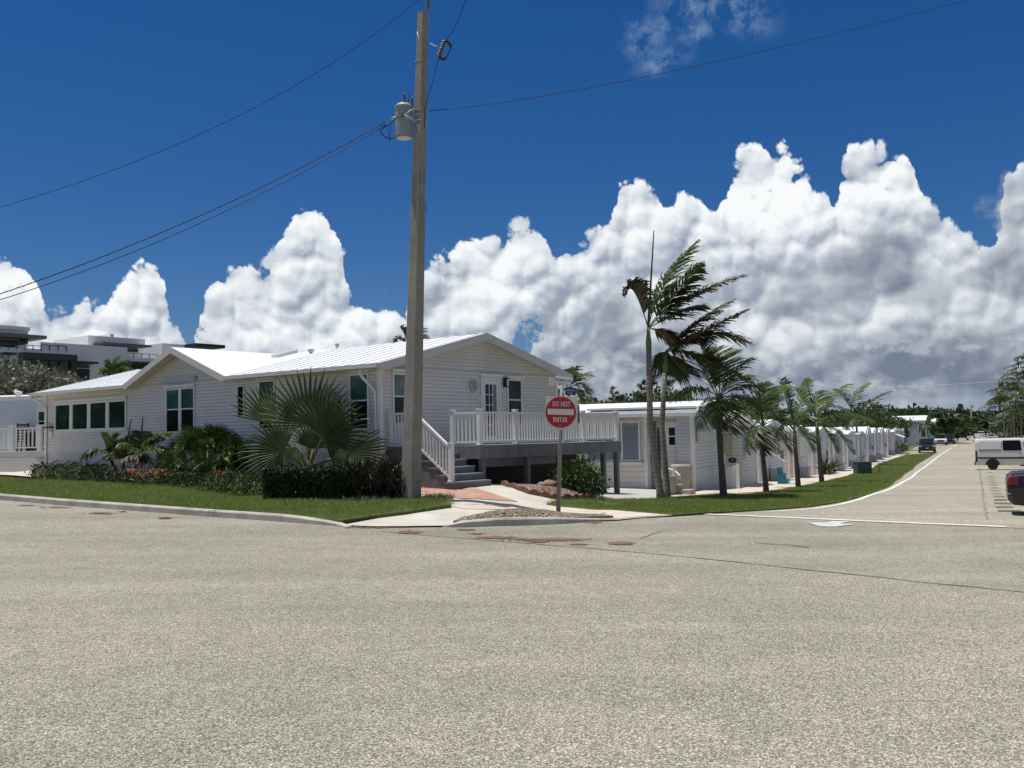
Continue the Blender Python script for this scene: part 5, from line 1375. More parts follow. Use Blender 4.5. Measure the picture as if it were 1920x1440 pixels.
def frond(a, b, c, ll, wind=Vector((.6, -.1, 0)), grav=.45, n=34, w_=.035, mt=None, rach=.022, parent=None, mode='both', name='frond', fold=.5, ragged=.18, lmin=.3):
    a, b, c = Vector(a), Vector(b), Vector(c)
    mb = MB(); pts = [bez(a, b, c, i/14) for i in range(15)]
    mb.m = 1; mb.tube(pts, [rach*(1-.85*i/14) for i in range(15)], 5); mb.m = 0
    sgn0 = 0
    for i in range(n):
        t = .16+.84*(i+.5)/n; p = bez(a, b, c, t); d = (bez(a, b, c, min(1, t+.03))-bez(a, b, c, t-.03)).normalized()
        up = Vector((0, 0, 1)); s_ = d.cross(up)
        if s_.length < .15: s_ = d.cross(Vector((.3, -1, .1)))
        s_.normalize(); nn = s_.cross(d).normalized()
        env = max(lmin, math.sin(math.pi*min(1, t*.92+.08))**.6)
        for sg in (1, -1):
            if R.random() < .04: continue
            L_ = ll*env*R.uniform(1-ragged, 1.08)
            dd = (s_*sg*R.uniform(.75, 1)+d*R.uniform(.45, .8)+nn*fold*R.uniform(.2, 1)).normalized()
            k = R.uniform(.6, 1.3)
            m1 = p+dd*L_*.45+Vector((0, 0, -grav*L_*.10*k))+wind*L_*.12
            m2 = p+dd*L_*.78+Vector((0, 0, -grav*L_*.42*k))+wind*L_*.38
            e_ = p+dd*L_*.95+Vector((0, 0, -grav*L_*.75*k))+wind*L_*.62
            wd = d*w_*.5
            ax = (m1-p).cross(nn); 
            vs = [p-wd*.6, p+wd*.6, m1+wd, m1-wd, m2+wd*.75, m2-wd*.75, e_]
            mb.add(vs, [(0, 1, 2, 3), (3, 2, 4, 5), (5, 4, 6)])
    return mb.build(name, [mt or M_frond, M_rach], parent)
def trunk(mbpts, rads, parent, mt, name='trunk', n=14):
    mb = MB(); mb.tube(mbpts, rads, n); return mb.build(name, mt, parent, smooth=True)
def pxf(Y, cx, cy, px, py, dy=0.0): return at(px, py, Y+dy)
def palm_px(label, base, crown, tr, fronds, ll, mt=M_frond, tm=M_ptrunk, group='palms on the roadside lawn', wind=Vector((.55, -.1, 0)), shaft=None, spear=None, n=34, w_=.035, mid=None, dist=None, name='palm_tree'):
    """crown/fronds are measured as offsets at the palm's own distance; each frond: (mid dx, dy, depth), (end dx, dy, depth), material"""
    g = gp(*base); g.z = G(g.x, g.y); Y = g.y if dist is None else dist
    if dist is not None: g = at(base[0], base[1], dist)
    root = thing(name, label, 'palm tree', g, group); tr *= .60; w_ *= 1.3; n = int(n*1.15); ll *= 1.0
    c = at(crown[0], crown[1], Y); k = Y/FPX
    m_ = (g+c)/2 if mid is None else at(mid[0], mid[1], Y)
    P_ = [g.lerp(m_, .0)+Vector((0, 0, -.15)), g+(m_-g)*.12, g.lerp(m_, .5), m_, m_.lerp(c, .5), c]
    trunk(P_, [tr*1.45, tr*1.12, tr, tr*.92, tr*.85, tr*.8], root, tm)
    if shaft:
        s0 = c; s1 = at(shaft[0], shaft[1], Y); mb = MB(); mb.tube([s0, s0.lerp(s1, .3), s1], [tr*.80, tr*.88, tr*.30], 12); mb.build('crownshaft', M_shaft, root, smooth=True); c = s1
    for f in fronds:
        (mx, my, md), (ex, ey, ed) = f[0], f[1]
        a = c+Vector((0, 0, -.05)); b = c+(Vector((mx, md/k if k else 0, -my)))*k; e = c+(Vector((ex, ed/k, -ey)))*k
        frond(a, b, e, ll*(f[3] if len(f) > 3 else 1), wind, mt=(f[2] if len(f) > 2 and f[2] else mt), parent=root, n=n, w_=w_, grav=f[4] if len(f) > 4 else .45)
    if spear:
        mb = MB(); mb.tube([c, at(spear[0], spear[1], Y)], [.045, .016], 6); mb.build('spear_leaf', M_spear, root)
    return root
# A: tall leaning palm, trunk base (1240,937)
palm_px('tallest palm, slim leaning trunk with a long upright spear, left of its twin', (1240, 937), (1216.5, 655), .17,
  [((15, -75, .1), (95, -158, .2), None, 1.25, .25), ((45, -60, -.6), (90, -105, -.9), None, 1.1, .3), ((60, -30, .5), (100, -40, .8), None, 1.0, .4), ((-25, -90, 0), (-38, -68, 0), M_wind, .95, .35), ((50, -52, -.3), (175, -88, -.5), M_wind, .8, .35), ((30, 5, .3), (60, 40, .4), M_brown, .7, .7)],
  .95, tm=M_ring, group='twin tall palms', wind=Vector((.5, 0, -.05)), shaft=(1215.5, 612), spear=(1226, 432), mid=(1219, 800), n=62, w_=.06)
palm_px('second tall palm, windswept brownish fronds streaming right', (1252, 935), (1247, 700), .15,
  [((45, -45, .1), (130, -92, .2), M_wind, .9, .35), ((70, -50, .1), (155, -10, .2), M_wind, 1.05, .5), ((55, -25, -.5), (140, -65, -.8), M_brown, .75, .3), ((60, 5, -.3), (175, 85, -.6), M_brown, .8, .7), ((20, 30, .2), (40, 45, .3), M_wind, .9, .8), ((-10, 5, .2), (-5, 40, .3), M_frond, .8, .8), ((30, -20, .5), (70, -20, .9), M_frond, 1.1, .4), ((20, 5, -.6), (60, 25, -1), M_frond, .9, .6)],
  .90, tm=M_ring, group='twin tall palms', wind=Vector((.45, 0, -.1)), shaft=(1250, 655), mid=(1241, 800), n=58, w_=.058)
palm_px('third palm from the left, arching frond reaching left over the white roof', (1357, 933), (1345, 765), .17,
  [((-45, -35, 0), (-92, 5, 0), M_frond2, .9, .9), ((-25, -5, -.5), (-48, 60, -.6), M_frond2, .9, .8), ((-18, -60, .2), (-32, -102, .2), M_frond2, 1.0, .1), ((-40, -45, -.3), (-30, -75, -.5), None, .9, .2), ((10, -50, .4), (10, -95, .8), M_frond2, 1, .1), ((30, -60, .2), (70, -70, .2), M_frond2, .8, .5), ((50, -28, 0), (85, -10, .1), None, .9, .6), ((40, -5, -.4), (95, 35, -.5), None, .95, .8), ((10, 15, -.4), (15, 70, -.5), None, .9, .7), ((-10, 15, .3), (-8, 60, .3), M_wind, .9, .7), ((35, -30, .6), (60, -40, 1), None, .9, .5)],
  .80, shaft=(1348, 742), spear=None, n=36)
palm_px('fourth palm, dark trunk in front of the tan shutter, spear pointing up', (1437, 925), (1428, 828), .15,
  [((-40, -52, 0), (-75, 0, 0), M_frond2, .8, .9), ((-22, -8, -.4), (-38, 50, -.5), None, .9, .8), ((0, -45, .2), (8, -78, .3), M_frond2, 1, .2), ((25, -70, .2), (50, -72, .3), M_frond2, .95, .4), ((45, -30, 0), (78, 25, 0), None, .9, .8), ((22, 0, -.4), (40, 52, -.5), None, .9, .8), ((-6, 8, -.4), (-10, 52, -.4), M_wind, .9, .7), ((-30, -30, .4), (-50, -45, .5), None, .9, .4), ((40, -40, .6), (60, -20, .8), None, .9, .6)],
  .68, shaft=(1430, 796), spear=(1421, 712), n=36)
palm_px('fifth palm, crown tangled with the palm to its right', (1497, 915), (1491, 835), .16,
  [((-45, -52, 0), (-70, -5, 0), None, .9, .8), ((-15, -50, .2), (-18, -85, .2), M_frond2, .9, .2), ((20, -55, .2), (30, -85, .3), M_frond2, .9, .3), ((30, -30, -.3), (60, 10, -.4), None, .9, .8), ((14, 5, -.4), (24, 50, -.5), M_frond2, 1, .7), ((-20, -10, -.3), (-42, 30, -.4), None, .9, .8), ((45, -45, .3), (75, -42, .4), M_frond2, .8, .5)],
  .68, shaft=(1489, 795), spear=(1472, 705), n=34)
palm_px('sixth palm with a flared pale base and two thick arching stems', (1541, 905), (1533, 815), .17,
  [((-30, -25, 0), (-58, -8, 0), M_frond2, .9, .9), ((25, -55, .1), (68, -66, .2), M_frond2, 1.05, .5), ((45, -22, -.1), (105, 5, 0), M_frond2, 1.1, .8), ((30, 5, -.4), (55, 60, -.5), None, 1, .8), ((-25, -45, .2), (-35, -60, .3), M_frond2, .9, .4), ((5, -35, .4), (15, -55, .6), None, .9, .3), ((10, 10, -.4), (30, 60, -.4), None, .9, .7)],
  .80, shaft=(1531, 788), spear=(1512, 714), n=34)
palm_px('seventh palm, behind the green utility cabinet', (1611, 872), (1606, 800), .17,
  [((-30, -20, 0), (-55, -25, 0), None, 1, .8), ((-8, -45, .1), (30, -62, .2), M_frond2, 1.2, .4), ((30, -32, .1), (68, -45, .1), None, 1.1, .5), ((40, -15, -.2), (68, 0, 0), None, 1.1, .8), ((-22, -45, .2), (-38, -50, .3), None, 1, .4), ((-15, 0, -.4), (-25, 25, -.5), M_wind, 1, .8), ((18, 5, -.4), (35, 25, -.4), M_wind, 1, .8)],
  1.05, shaft=(1604, 780), spear=(1592, 738), n=30, w_=.06)
# broken stub branch on palm six
# palms behind the corner house
palm_px('palm rising behind the gable right of the corner house, above the rail', (1068, 800), (1066, 728), .15,
  [((-18, -28, 0), (-32, 12, 0), None, 1, .8), ((5, -25, 0), (12, -38, .1), None, 1, .3), ((22, -18, 0), (34, 10, 0), None, 1, .8), ((-8, -25, .3), (-10, -34, .4), None, 1, .3), ((15, -2, .2), (24, 22, .3), None, 1, .8), ((-18, -4, .2), (-22, 22, .3), M_wind, 1, .8), ((20, -26, .4), (30, -24, .5), None, 1, .5)],
  .9, group='palms behind the houses', dist=48, n=30, w_=.05)
palm_px('palm top peeking over the corner house roof behind the pole', (765, 720), (766, 650), .15,
  [((-15, -22, 0), (-26, -12, 0), None, 1, .6), ((-6, -25, 0), (-14, -35, .1), None, 1, .3), ((15, -20, 0), (30, -18, 0), None, 1, .6), ((6, -25, .3), (8, -30, .4), None, 1, .3), ((-14, 2, .2), (-24, 12, .3), None, 1, .8)],
  .9, group='palms behind the houses', dist=50, n=26, w_=.05)
palm_px('small palm in front of the far white apartment wall', (212, 760), (212, 705), .15,
  [((-12, -18, 0), (-20, -8, 0), M_frond2, 1, .6), ((0, -22, 0), (4, -30, .1), M_frond2, 1, .2), ((12, -18, 0), (24, -6, 0), M_frond2, 1, .6), ((-4, -20, .3), (-10, -26, .4), M_frond2, 1, .3), ((16, -8, .2), (28, 4, .3), None, 1, .8)],
  1.1, group='palms behind the houses', dist=62, n=22, w_=.07)
# stems at the bed: three low palms (areca like)
def low_palm(label, base, crown, fr, ll, spear=None, tr=.10):
    return palm_px(label, base, crown, tr, fr, ll, mt=M_frond, tm=M_ptrunk, group='low palms in the front bed', wind=Vector((.12, 0, -.05)), spear=spear, n=34, w_=.034)
low_palm('low palm on a thin leaning stem, leftmost of three in the bed', (222, 893), (203, 852), [((-2, -22, 0), (-14, -40, 0), M_frond2, .8, .1), ((8, -20, 0), (18, -38, 0), M_frond2, .8, .1), ((-20, -22, 0), (-50, 6, 0), None, .8, .8), ((12, -15, -.2), (28, -18, -.3), None, .8, .6)], .60)
low_palm('low palm with two bare dark spears, middle of three in the bed', (233, 895), (231, 868), [((-14, -22, 0), (-36, -8, 0), None, .9, .7), ((4, -25, 0), (8, -48, 0), None, .9, .3), ((-10, -30, .2), (-18, -42, .2), None, .9, .3), ((18, -30, 0), (48, -32, 0), M_frond2, .9, .7), ((12, -8, -.2), (30, -10, -.2), M_wind, .8, .8)], .60, spear=(246, 786))
low_palm('low palm with broad arching fronds, rightmost of three in the bed', (250, 900), (262, 848), [((-14, -22, 0), (-36, -12, 0), M_frond2, .9, .7), ((0, -24, 0), (2, -38, 0), None, .9, .3), ((16, -28, 0), (55, -36, 0), M_frond2, 1.0, .6), ((18, -12, -.2), (50, -4, -.2), M_frond2, 1.1, .7), ((8, 0, -.3), (16, 20, -.3), M_wind, .8, .9), ((-8, 4, -.3), (-28, 14, -.3), M_wind, .8, .8), ((10, -22, .3), (35, -24, .4), None, .9, .5)], .62, spear=(268, 782))
palm_px('drooping yellowish seedling palm at the left of the bed', (185, 893), (183, 878), .03, [((-10, -14, 0), (-28, 0, 0), None, .8, .8), ((-3, -16, 0), (-6, 6, -.2), M_frond2, .8, .9), ((8, -14, 0), (22, 0, 0), None, .8, .8), ((2, -12, -.2), (4, 12, -.3), M_frond2, .8, .9)], .35, group='low palms in the front bed', wind=Vector((.1, 0, 0)), n=18, w_=.03)

# ---- fan palms
M_fan = leafmat('silver_fan', (.034,.055,.016), (.105,.14,.048), .22, .42)
M_fanedge = leafmat('fan_green', (.03,.065,.012), (.075,.14,.03), .3, .4)
def fan(hub, dirv, normal, rad_, span, n, parent, mt, pleat=.10, droop=.12, name='fan_leaf', stem_from=None, sr=.035, split=.48, wk=1.0):
    hub = Vector(hub); d = Vector(dirv).normalized(); nn = Vector(normal); nn = (nn-d*nn.dot(d)).normalized(); s_ = nn.cross(d)
    mb = MB()
    if stem_from is not None:
        mb.m = 1; a = Vector(stem_from); m_ = a.lerp(hub, .5)+Vector((0, 0, .05)); mb.tube([bez(a, m_, hub, t/6) for t in range(7)], [sr*(1-.4*t/6) for t in range(7)], 6); mb.m = 0
    da = RAD(span)/n
    for i in range(n):
        th = -RAD(span)/2+da*(i+.5); L_ = rad_*R.uniform(.93, 1.05)*(1-.22*abs(th/(RAD(span)/2))**2)
        dr = d*math.cos(th)+s_*math.sin(th); tr_ = -d*math.sin(th)+s_*math.cos(th)
        r1 = L_*split; w1 = r1*math.tan(da/2)*1.04*wk; dz = Vector((0, 0, -1))
        sag = droop*R.uniform(.5, 1.6)
        p0 = hub; mid_ = hub+dr*r1-nn*.0; 
        l1 = mid_-tr_*w1-nn*pleat*w1*6; r1_ = mid_+tr_*w1-nn*pleat*w1*6; c1_ = mid_+nn*pleat*w1*3
        m2 = hub+dr*L_*.80+dz*sag*L_*.35; l2 = m2-tr_*w1*.62-nn*.02; r2 = m2+tr_*w1*.62-nn*.02; c2_ = m2+nn*.01
        e_ = hub+dr*L_+dz*sag*L_*.9+tr_*R.uniform(-.02, .02)
        mb.add([p0, l1, c1_, r1_, l2, c2_, r2, e_], [(0, 1, 2), (0, 2, 3), (1, 4, 5, 2), (2, 5, 6, 3), (4, 7, 5), (5, 7, 6)])
    return mb.build(name, [mt, M_rach], parent)
fb = gp(574, 918); fb.z = G(fb.x, fb.y); FY = fb.y; fk = FY/FPX
M_stem = mat('pale_petiole', (.30,.30,.20,1), .5, .15, 3)
bis = thing('fan_palm', 'large silver-green fan palm in the hedge before the corner house', 'palm tree', fb)
mb = MB(); c0_ = at(574, 884, FY); mb.tube([fb, c0_, at(577, 862, FY)], [.22, .26, .17], 14); mb.build('trunk', mat('fibrous_trunk', (.10,.075,.05,1), .95, .3, 8, .8, 25), bis, smooth=True)
def bf(hx, hy, hd, ang, rpx, span, n, tilt=(0, 0, 0), droop=.10):
    h = at(hx, hy, FY+hd); a = RAD(ang); d = Vector((math.cos(a), tilt[0], math.sin(a))); nn = Vector((tilt[1], -1, tilt[2]))
    fan(h, d, nn, rpx*fk*.95, span, n, bis, M_fan, stem_from=at(576+(hx-576)*.12, 876, FY+hd*.2), droop=droop, sr=.04)
bf(578, 797, .15, 92, 122, 205, 30, (.1, 0, .1), .03)
bf(512, 795, .35, 131, 112, 78, 13, (.3, .2, .3), .04)
bf(606, 820, -.55, 36, 106, 215, 30, (-.1, .25, .25), .07)
bf(532, 848, -.6, 165, 96, 200, 28, (-.2, -.25, .35), .20)
bf(648, 855, -.7, 6, 106, 120, 20, (-.3, .2, .5), .20)
bf(652, 850, -.75, 200, 36, 120, 12, (-.3, .1, .3), .5)
bf(556, 838, -.9, 245, 50, 130, 16, (-.6, .1, .8), .4)
bf(582, 842, -.2, 80, 66, 150, 18, (-.3, 0, .3), .15)
bf(600, 800, .7, 60, 108, 120, 18, (.5, 0, .2), .06)
bf(548, 808, .8, 116, 96, 100, 15, (.6, 0, .2), .06)

# saw palmetto clump
sg_ = gp(385, 905); sg_.z = G(sg_.x, sg_.y); SYY = sg_.y; sk = SYY/FPX
pal = thing('palmetto_shrub', 'dense rounded palmetto clump between the pink flowers and the fan palm', 'shrub', sg_)
for i in range(150):
    a = R.uniform(0, 2*math.pi); el_ = R.uniform(-.3, 1.35); rr = R.uniform(.6, 1.0)
    hub = sg_+Vector((math.cos(a)*math.cos(el_)*1.22*rr, math.sin(a)*math.cos(el_)*.8*rr, .55+math.sin(el_)*.92*rr))
    d = Vector((math.cos(a)*math.cos(el_), math.sin(a)*math.cos(el_)*.7, math.sin(el_)+.15)).normalized()
    fan(hub, d, Vector((R.uniform(-.3, .3), -.8, .7)), R.uniform(.38, .58), R.uniform(100, 170), 15, pal, M_fanedge if R.random() < .7 else M_frond2, stem_from=sg_+Vector((math.cos(a)*.1, math.sin(a)*.1, .2)), sr=.012, droop=.35 if el_ < .6 else .12, split=.42, wk=.9)

# ---- leafy shrubs
M_hedge = leafmat('hedge_leaf', (.014,.028,.009), (.035,.065,.018), .15, .5, spec=.3)
M_shrub = leafmat('shrub_leaf', (.018,.042,.010), (.055,.105,.022), .2, .5, tip=((.14,.17,.05), .08), spec=.3)
M_dark = M_dark
M_cord = leafmat('dark_strap_leaf', (.012,.016,.010), (.035,.035,.02), .15, .35, tip=((.05,.02,.018), .12), spec=.3)
M_grape = leafmat('seagrape_leaf', (.09,.105,.065), (.20,.21,.14), .2, .45, tip=((.33,.33,.24), .18))
M_pink = leafmat('pink_flower', (.45,.10,.13), (.62,.28,.28), .3, .5); M_bougain = leafmat('red_flower', (.30,.03,.06), (.40,.08,.10), .3, .5)
M_wood = leafmat('far_wood', (.022,.042,.012), (.06,.095,.022), .2, .6, tip=((.10,.11,.035), .12)); M_wood2 = leafmat('yellowing_hedge', (.08,.10,.02), (.19,.15,.035), .25, .5, tip=((.28,.13,.05), .2))
M_cas = leafmat('casuarina', (.030,.045,.022), (.065,.08,.04), .2, .6)
M_bark = mat('bark', (.12,.09,.07,1), .95, .3, 5, .5, 20)
def leafq(mb, c, d, nrm, l, w_):
    s_ = d.cross(nrm)
    if s_.length < 1e-3: s_ = d.cross(Vector((.3, .2, 1)))
    s_ = s_.normalized()*w_/2
    mb.add([c, c+d*l*.5+s_, c+d*l, c+d*l*.5-s_], [(0, 1, 2, 3)])
def rdir(up=0.0):
    while True:
        v = Vector((R.uniform(-1, 1), R.uniform(-1, 1), R.uniform(-1, 1)))
        if .1 < v.length < 1: v.normalize(); v.z += up; return v.normalized()
def blobleaf(mb, c, r3, n, l, w_, up=.3, shell=.55, lump=.25):
    for _ in range(n):
        d = rdir(); f = R.uniform(shell, 1.0)*(1+lump*(math.sin(d.x*7+c[0])*math.cos(d.y*6+d.z*5)))
        p = Vector((c[0]+d.x*r3[0]*f, c[1]+d.y*r3[1]*f, c[2]+d.z*r3[2]*f))
        ld = (d*.7+rdir(up)*.8).normalized(); leafq(mb, p, ld, rdir(.6), l*R.uniform(.6, 1.3), w_*R.uniform(.7, 1.2))
def shrub(name, label, cat, blobs, mt, l=.08, w_=.045, n=900, stems=True, group=None, up=.3, flowers=None):
    b0 = blobs[0]; loc = Vector((b0[0][0], b0[0][1], G(b0[0][0], b0[0][1])))
    s_ = thing(name, label, cat, loc, group); mb = MB()
    for c, r3 in blobs: blobleaf(mb, c, r3, int(n*r3[0]*max(r3[2], r3[1])/.25), l, w_, up)
    fol = mb
    if stems:
        for c, r3 in blobs:
            mb = MB(); q0_ = Vector((c[0], c[1], G(c[0], c[1])))
            for _ in range(4): 
                q = Vector((c[0]+R.uniform(-.2, .2)*r3[0], c[1]+R.uniform(-.2, .2)*r3[1], G(c[0], c[1])-.02)); mb.tube([q0_, q, Vector(c)+rdir()*r3[0]*.5], [.02, .018, .008], 5)
            mb.build('stem', M_bark, s_)
    if flowers:
        mb = fol; mb.m = 1
        for fx, fy, fz, sp_, nn_ in flowers:
            for _ in range(nn_):
                p = Vector((fx+R.gauss(0, sp_), fy+R.gauss(0, sp_*.6), fz+R.gauss(0, sp_*.35)))
                for k in range(4): leafq(mb, p, rdir(.5), rdir(), .05, .045)
    fol.build('foliage', [mt, M_pink], s_)
    return s_
def bl(px, py, rx, ry, rz, dy=0.0):
    """blob resting on the ground at pixel (px,py) = its foot"""
    g = gp(px, py); rz *= .86; return ((g.x, g.y+dy, G(g.x, g.y)+rz*.72), (rx, ry, rz))
shrub('shrub', 'low glossy green shrub at the left end of the front bed', 'shrub', [bl(82, 902, .45, .4, .38), bl(112, 903, .5, .4, .42), bl(142, 905, .5, .4, .45)], M_shrub, n=1000)
shrub('shrub', 'low dark shrub under the leftmost low palms', 'shrub', [bl(172, 906, .5, .4, .42), bl(205, 908, .45, .4, .36), bl(232, 910, .4, .4, .34)], M_hedge, n=1000)
g_ = gp(296, 912)
fl = []
for px, py, n_ in ((247, 884, 26), (262, 893, 16), (284, 886, 40), (300, 884, 50), (318, 890, 30), (272, 900, 12)):
    q = at(px, py, g_.y-.2); fl.append((q.x, q.y, q.z, .13, n_))
shrub('flowering_shrub', 'coral pink flowering shrub in front of the ribbed skirting', 'shrub', [bl(258, 911, .45, .35, .33), bl(288, 913, .5, .4, .38), bl(318, 915, .45, .4, .36)], M_shrub, n=900, flowers=fl)
shrub('shrub', 'clipped dark shrub at the foot of the palmetto clump', 'shrub', [bl(345, 918, .4, .35, .3), bl(372, 920, .4, .35, .3)], M_hedge, n=1000)
q = at(418, 888, gp(415, 925).y)
shrub('shrub', 'glossy rounded shrub between the palmetto and the clipped hedge', 'shrub', [bl(412, 926, .5, .4, .44), bl(440, 930, .5, .4, .46), bl(468, 935, .45, .4, .46)], M_shrub, n=1200, flowers=[(q.x, q.y-.1, q.z, .10, 18)])
# clipped hedge: a box of leaves
ha, hb_ = gp(492, 944), gp(642, 946); ha.z = G(ha.x, ha.y); hb_.z = G(hb_.x, hb_.y)
hd = thing('clipped_hedge', 'box-clipped almost black hedge under the fan palm', 'hedge', ha); mb = MB()
dh = (hb_-ha); dh.z = 0; Lh = dh.length; dh.normalize(); sh = Vector((-dh.y, dh.x, 0)); 
if sh.y < 0: sh = -sh
for _ in range(16000):
    f = R.random(); s0 = R.random(); z = R.random(); k = R.random()
    if k < .45: s0 = R.uniform(0, .08)
    elif k < .8: z = R.uniform(.9, 1.0)
    elif k < .9: f = R.choice((R.uniform(0, .02), R.uniform(.98, 1)))
    p = ha+dh*Lh*f+sh*1.0*s0; p.z = G(p.x, p.y)+.04+z*.78*(1+.05*math.sin(f*17))
    leafq(mb, p+rdir()*.02, rdir(.3), rdir(.5), R.uniform(.04, .075), .035)
mb.build('foliage', M_hedge, hd); mb = MB(); 
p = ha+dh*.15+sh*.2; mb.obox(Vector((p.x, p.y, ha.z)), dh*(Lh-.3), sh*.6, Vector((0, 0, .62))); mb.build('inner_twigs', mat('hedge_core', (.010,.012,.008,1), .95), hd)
# strap leaved dark planting
def straps(name, label, pxs, n, hmin, hmax, mt, dY=0.0, cat='plant', group=None, w_=.05, lean=.5):
    g0 = gp(*pxs[0]); t = thing(name, label, cat, Vector((g0.x, g0.y, G(g0.x, g0.y))), group); mb = MB()
    for _ in range(n):
        px, py = R.choice(pxs); g = gp(px+R.uniform(-12, 12), py+R.uniform(-3, 3)); g.y += dY+R.uniform(-.1, .5); z = G(g.x, g.y); h = R.uniform(hmin, hmax)
        d = Vector((R.gauss(0, lean), R.gauss(0, lean), 1)).normalized(); s_ = d.cross(rdir()).normalized()*w_/2; b = Vector((g.x, g.y, z))
        b = b+Vector((0, 0, h*R.uniform(0, .45))); m_ = b+d*h*.6; e_ = b+d*h+Vector((d.x, d.y, -.3))*h*.25
        mb.add([b-s_*.5, b+s_*.5, m_+s_, m_-s_, e_], [(0, 1, 2, 3), (3, 2, 4)])
    mb.build('leaves', mt, t); return t
straps('cordyline_clump', 'dark purple-brown strap-leaved clump left of the utility pole', [(x, 941) for x in range(650, 752, 12)]+[(x, 936) for x in range(655, 750, 12)]+[(x, 931) for x in range(655, 750, 12)], 2600, .35, .85, M_cord, lean=.45, w_=.06)
M_lav = leafmat('grey_groundcover', (.12,.14,.10), (.22,.24,.19), .2, .6)
straps('groundcover_patch', 'small grey-green groundcover patch under the hedge end', [(x, 946) for x in range(560, 610, 8)], 500, .06, .16, M_lav, w_=.02)
straps('groundcover_patch', 'larger grey-green groundcover patch left of the pole base', [(x, 945) for x in range(640, 735, 8)]+[(x, 941) for x in range(645, 715, 8)], 1500, .08, .22, M_lav, w_=.02)
straps('grass_tuft', 'dark tuft of tall grass at the right foot of the pole', [(x, 941) for x in range(795, 842, 6)]+[(x, 944) for x in range(795, 842, 6)], 900, .08, .18, M_blade, w_=.012)
# shrub under the deck
shrub('shrub', 'round glossy green bush beneath the right end of the deck', 'shrub', [bl(1092, 931, .62, .55, .72, .2), bl(1068, 926, .45, .45, .55, .3), bl(1080, 915, .5, .5, .75, .35), bl(1112, 930, .42, .4, .45, .1)], M_shrub, l=.13, w_=.07, n=620)
# scalloped red edging blocks
M_scal = mat('red_edging', (.19,.095,.072,1), .85, .2, 8, .3, 30)
def edging(px0, py0, px1, py1, label):
    a, b = gp(px0, py0), gp(px1, py1); L_ = Vector((b.x-a.x, b.y-a.y, 0)).length; d = Vector((b.x-a.x, b.y-a.y, 0)).normalized(); s_ = Vector((-d.y, d.x, 0))
    z0 = min(G(a.x, a.y), G(b.x, b.y))-.03; mb = MB(); pts = [(0, 0), (0, .10)]+[(L_*(k/10), .10+.07*math.sin(math.pi*k/10)) for k in range(1, 10)]+[(L_, .10), (L_, 0)]
    o = a+Vector((0, 0, 0)); mb.prism([Vector((a.x, a.y, 0))+d*x+Vector((0, 0, G(a.x, a.y)+(G(b.x, b.y)-G(a.x, a.y))*x/L_+y)) for x, y in pts], s_*.06)
    tag(mb.build('edging_block', M_scal), label, 'edging block', 'scalloped red edging blocks round the gravel bed')
EP = [(938, 911), (952, 914.5), (971, 921), (992, 928), (1014, 932), (1034, 936.5), (1054, 938.5), (1075, 937.5), (1088, 937.2), (1101, 936.8), (1114, 936.6)]
nm_ = ['first', 'second', 'third', 'fourth', 'fifth', 'sixth', 'seventh', 'eighth', 'ninth', 'tenth']
for i, (a, b) in enumerate(zip(EP, EP[1:])): edging(a[0], a[1], b[0]-.6, b[1], nm_[i]+' scalloped red edging block counting from the stairs')
sheet('gravel_bed', gpoly([(938, 909), (971, 919), (1014, 930), (1054, 936), (1114, 934), (1112, 925), (1040, 914), (960, 905)]), .05, M_gbase)
M_rstone = leafmat('red_gravel', (.17,.10,.07), (.36,.25,.19), 0, .9, tip=((.60,.52,.45), .08))
stones('gravel', 975, 1112, lambda px: (interp([(975, 915), (1000, 914), (1060, 920), (1112, 930)], px), interp([(975, 921), (1014, 929), (1054, 935), (1112, 935)], px)), 1500, .018, .045, M_rstone, .06, .06)
for (px, py, s_, lab, mt_) in [(1028, 917, .17, 'tan boulder in the gravel bed, left of the post', mat('tan_rock', (.28,.18,.12,1), .9, .2, 6, .6, 12)), (1043, 916, .15, 'pale grey rock beside the tan boulder', mat('pale_rock', (.36,.33,.28,1), .9, .2, 6, .6, 12)), (1015, 916, .11, 'small grey rock left of the tan boulder', mat('grey_rock', (.26,.24,.22,1), .9, .2, 6, .6, 12))]:
    g = gp(px, py); mb = MB(); z = G(g.x, g.y)+.06; vs = []; fs = []
    for i in range(7):
        for j in range(10):
            ph = math.pi*i/6; th = 2*math.pi*j/10; rr = s_*(1+.15*math.sin(3*th+i)+R.uniform(-.08, .08)); vs.append(Vector((g.x+rr*math.sin(ph)*math.cos(th)*1.2, g.y+rr*math.sin(ph)*math.sin(th), z+rr*.75*math.cos(ph)+s_*.3)))
    mb.add(vs, [(i*10+j, i*10+(j+1) % 10, (i+1)*10+(j+1) % 10, (i+1)*10+j) for i in range(6) for j in range(10)])
    tag(mb.build('rock', mt_, smooth=True), lab, 'rock')
# plants between the mobile homes
straps('strap_plant', 'green strap-leaved plant between two homes behind the sixth palm', [(1553, 889)], 90, .5, 1.1, M_frond, w_=.12, lean=.7)
straps('strap_plant', 'yellow-green spiky bush beneath the white awning', [(1687, 846), (1692, 846)], 160, .6, 1.5, M_frond2, w_=.12, lean=.6)
straps('weed_clump', 'thin dark seedlings at the foot of the white home by the cabinet', [(1604, 872)], 60, .3, .8, M_frond, w_=.08, lean=.7)
